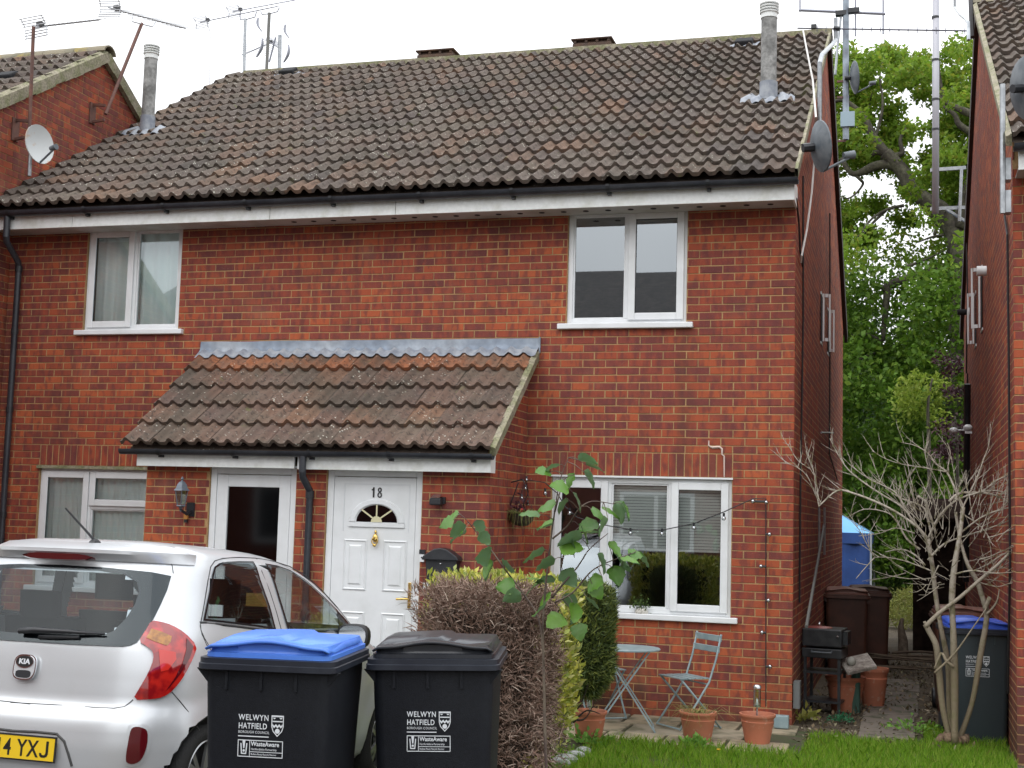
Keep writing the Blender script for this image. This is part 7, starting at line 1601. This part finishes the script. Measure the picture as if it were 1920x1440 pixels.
# seams
def seam(pts, k=3, ox=0, oy=960, r=.0028, mirror=False, mat=SEAM):
    h = [hit(ox + x / k, oy + y / k) for x, y in pts]; h = [p for p in h if p]
    if mirror: h = [V((-p.x, p.y, p.z)) for p in h]
    MB().tube([CT_ @ p for p in h], r, 5).build('panel_gap', mat, CAR)
for mi in (False, True):
    seam([(60, 1071), (300, 1084), (520, 1098), (640, 1104), (700, 1095), (735, 1068), (748, 1055)], mirror=mi)
    seam([(966, 1012), (1010, 1062), (1060, 1125), (1095, 1185), (1122, 1232)], mirror=mi); seam([(905, 243), (945, 265), (968, 300), (975, 345)], mirror=mi)
    seam([(1128, 635), (1130, 665), (1150, 710), (1185, 770)], mirror=mi)
    seam([(80, 850), (78, 880), (95, 960), (140, 1060), (178, 1105)], KS, 360, 1000, mirror=mi)
    seam([(85, 830), (120, 640), (150, 450), (175, 320), (215, 262), (290, 238), (440, 228), (600, 236), (760, 262), (920, 312), (1080, 402), (1230, 540), (1370, 695), (1520, 890)], KS, 360, 1000, .0035, mi, TRIM)
    seam([(610, 240), (660, 360), (740, 560), (800, 750), (850, 930)], KS, 360, 1000, .0030, mi); seam([(75, 845), (300, 868), (560, 900), (800, 935)], KS, 360, 1000, .007, mi, TRIM)
# spoiler lip over the rear window
m = MB(); n = 30; rg = []
for k in range(n + 1):
    ph = -1.02 + 2.04 * k / n; e = max(0, 1 - abs(ph) / 1.02) ** .35; top = rsurf(ph, 1.445); low = rsurf(ph, 1.385); nn = V((top.x * .5, -1, 0)).normalized()
    tip = rsurf(ph, 1.395) + nn * .085 * e; rg.append([CT_ @ p for p in (top + V((0, .05, .014)), top + nn * .03 * e + V((0, 0, .008)), tip + V((0, 0, .022)), tip + V((0, 0, .004)), rsurf(ph, 1.362) + nn * .012, rsurf(ph, 1.39) - nn * .02)])
m.loft(rg, cap=True); SPO = m.build('roof_spoiler', PAINT, CAR, smooth=True, angle=35)
b0, b1 = hit(68, 1049), hit(162, 1054)
m = MB(); n = 10; rg = []
for k in range(n + 1):
    ph = .0 + (-.30 + .60 * k / n); nn = V((0, -1, 0)); tp = rsurf(ph, 1.385) + V((rsurf(ph, 1.385).x * .05, -.082, 0)); z_ = .010 * (1 - abs(k / n * 2 - 1) ** 6); rg.append([CT_ @ (tp + V((0, -.001, z_ * 1.4 - .008))), CT_ @ (tp + V((0, .02, z_ - .010))), CT_ @ (tp + V((0, .03, -z_ - .022))), CT_ @ (tp + V((0, .006, -z_ * 1.2 - .014)))])
m.loft(rg); m.build('third_brake_light', REDD, SPO)
# wiper
def bpos(px, py, off): h = hit(px, py); a = rphi(h); return CT_ @ (h + nrm_of(rsurf, *a) * off)
m = MB(); m.tube([bpos(43, 1187, .03), bpos(75, 1188, .045), bpos(130, 1190, .04), bpos(199, 1192, .022)], [.016, .016, .011, .005], 8); m.tube([bpos(75, 1196, .012), bpos(110, 1197, .014), bpos(150, 1197, .012)], .010, 6); m.build('rear_wiper', TRIM, CAR, smooth=True)
# plate and badge
ctr = rsurf(0, .50); pm_ = CT_ @ Matrix.Translation(V((-.0, ctr.y - .012, .468))) @ Matrix.Rotation(pi / 2 + .03, 4, 'X')
plq = hit(60, 1402); PZ = plq.z
pm_ = CT_ @ Matrix.Translation(V((0, min(rsurf(0, PZ).y, rsurf(.3, PZ).y) - .014, PZ))) @ Matrix.Rotation(pi / 2 - .02, 4, 'X')
rec = [(-.34, PZ - .085), (.34, PZ - .085), (.30, PZ + .085), (-.30, PZ + .085)]
m = MB(); m.prism([(-.26, -.0555), (.26, -.0555), (.26, .0555), (-.26, .0555)], .006, pm_); PLT = m.build('number_plate', PLY, CAR)
text_mesh('14 YX', .112, PLK, 'plate_lettering', PLT, pm_ @ Matrix.Translation((.170, -.039, .0064)), .0004, .0018, 'RIGHT', xs=.80, spacing=1.10)
m = MB(); m.prism([(.214, .039), (.228, .039), (.228, -.022), (.222, -.034), (.210, -.0395), (.192, -.0395), (.181, -.033), (.178, -.018), (.190, -.018), (.193, -.025), (.200, -.028), (.208, -.027), (.214, -.020)], .001, pm_ @ Matrix.Translation((0, 0, .0062))); m.build('plate_lettering', PLK, PLT)
m = MB(); 
for a, b, c, d in ((-.262, .262, -.0575, -.0545), (-.262, .262, .0545, .0575)): m.prism([(a, c), (b, c), (b, d), (a, d)], .0075, pm_)
m.prism([(-.27, -.062), (.27, -.062), (.27, .062), (-.27, .062)], .0035, pm_); m.build('plate_surround', TRIM, PLT)
rcs = [hit(*p) for p in Pz([(345, 1258), (300, 1246), (60, 1232)], 3, 0, 960)]
m = MB(); h = [hit(*p) for p in Pz([(60, 1230), (200, 1236), (320, 1248), (362, 1290), (385, 1360), (405, 1430)], 3, 0, 960)]; h2 = [V((-p.x, p.y, p.z)) for p in h]
for hh in (h, h2): MB().tube([CT_ @ p for p in hh], .007, 6).build('plate_recess_edge', SEAM, CAR)
bz = hit(45, 1240).z; by = rsurf(0, bz).y; BT = CT_ @ Matrix.Translation((0, by - .002, bz)) @ Matrix.Rotation(pi / 2 - .12, 4, 'X')
ell = lambda a, b, n=28: [(a * cos(2 * pi * k / n), b * sin(2 * pi * k / n)) for k in range(n)]
sup = lambda a, b, e=3.2, n=32: [(a * math.copysign(abs(cos(2 * pi * k / n)) ** (2 / e), cos(2 * pi * k / n)), b * math.copysign(abs(sin(2 * pi * k / n)) ** (2 / e), sin(2 * pi * k / n))) for k in range(n)]
Bd = MB().prism([(x, y - .028) for x, y in sup(.066, .063)], .012, BT).build('tailgate_handle', CHR, CAR, smooth=True, angle=40)
MB().prism([(x, y - .028) for x, y in sup(.060, .057)], .0135, BT).build('handle_plate', PAINT, Bd, smooth=True, angle=40)
MB().prism([(x, y - .062) for x, y in sup(.045, .019)], .0145, BT).build('handle_recess', TRIM, Bd)
MB().prism(ell(.053, .033), .017, BT).build('badge_ring', CHR, Bd, smooth=True, angle=40); MB().prism(ell(.048, .028), .0185, BT).build('badge_field', PLK, Bd, smooth=True, angle=40)
text_mesh('KIA', .036, M('badge_silver', (.70, .72, .75), .35), 'badge_letters', Bd, BT @ Matrix.Translation((0, -.0125, .0188)), .0012, .0012, 'CENTER', xs=1.15)
# aerial, mirrors, door handles, headlamps
q = hit(177, 1021); 
b0 = CT_ @ (q + V((0, .0, -.004))); Ra = CT_.to_3x3(); m = MB(); m.loft([[b0 + Ra @ V((x * s_, y * s_, z)) for x, y in ((-.022, -.03), (.022, -.03), (.028, .03), (0, .065), (-.028, .03))] for s_, z in ((1, 0), (.8, .018), (.35, .034))]); m.tube([b0 + Ra @ V((-.0, .0, .025)), b0 + Ra @ V((-.055, -.055, .10)), b0 + Ra @ V((-.115, -.12, .185))], [.0075, .006, .0045], 7); m.build('roof_aerial', TRIM, CAR, smooth=True, angle=50)
for s in (1, -1):
    mc = V((s * .875, 2.16, .985)); rg = []
    for y, sc_ in ((-.055, .90), (-.05, 1.), (.0, 1.), (.05, .80), (.085, .45)): rg.append([CT_ @ (mc + V((x * sc_, y, z * sc_))) for x, z in sup(.105, .078, 2.8, 20)])
    m = MB(); m.loft(rg); MIR = m.build('door_mirror', PAINT if False else TRIM, CAR, smooth=True, angle=50)
    MB().add([CT_ @ (mc + V((x, -.057, z))) for x, z in sup(.092, .066, 2.8, 20)], [tuple(range(20))]).build('mirror_glass', CHR, MIR)
    MB().bar(CT_ @ (mc + V((-s * .08, .02, -.05))), CT_ @ V((s * .74, 2.16, .93)), .05, .03).build('mirror_arm', TRIM, MIR)
    hh = [(.42, .70), (.72, .74), (.95, .86), (.90, .92), (.60, .84), (.42, .78)]; patch(fsurf, [(s * a, z) for a, z in hh], .006, 'headlamp', glass_mat('lamp_glass', (.8, .8, .8), .35) if 'lamp_glass' not in bpy.data.materials else bpy.data.materials['lamp_glass'], CAR, .05)
    for yy in (1.05, 1.95): W_ = ssurf(yy, .84, s).x; MB().tube([CT_ @ V((W_ + s * .004, yy - .09, .842)), CT_ @ V((W_ + s * .028, yy, .850)), CT_ @ V((W_ + s * .004, yy + .09, .842))], .012, 8).build('door_handle', PAINT, CAR, smooth=True)
patch(fsurf, [(-.35, .45), (.35, .45), (.38, .56), (-.38, .56)], .005, 'grille', TRIM, CAR, .05); patch(fsurf, [(-.5, .28), (.5, .28), (.42, .40), (-.42, .40)], .005, 'air_intake', TRIM, CAR, .05)
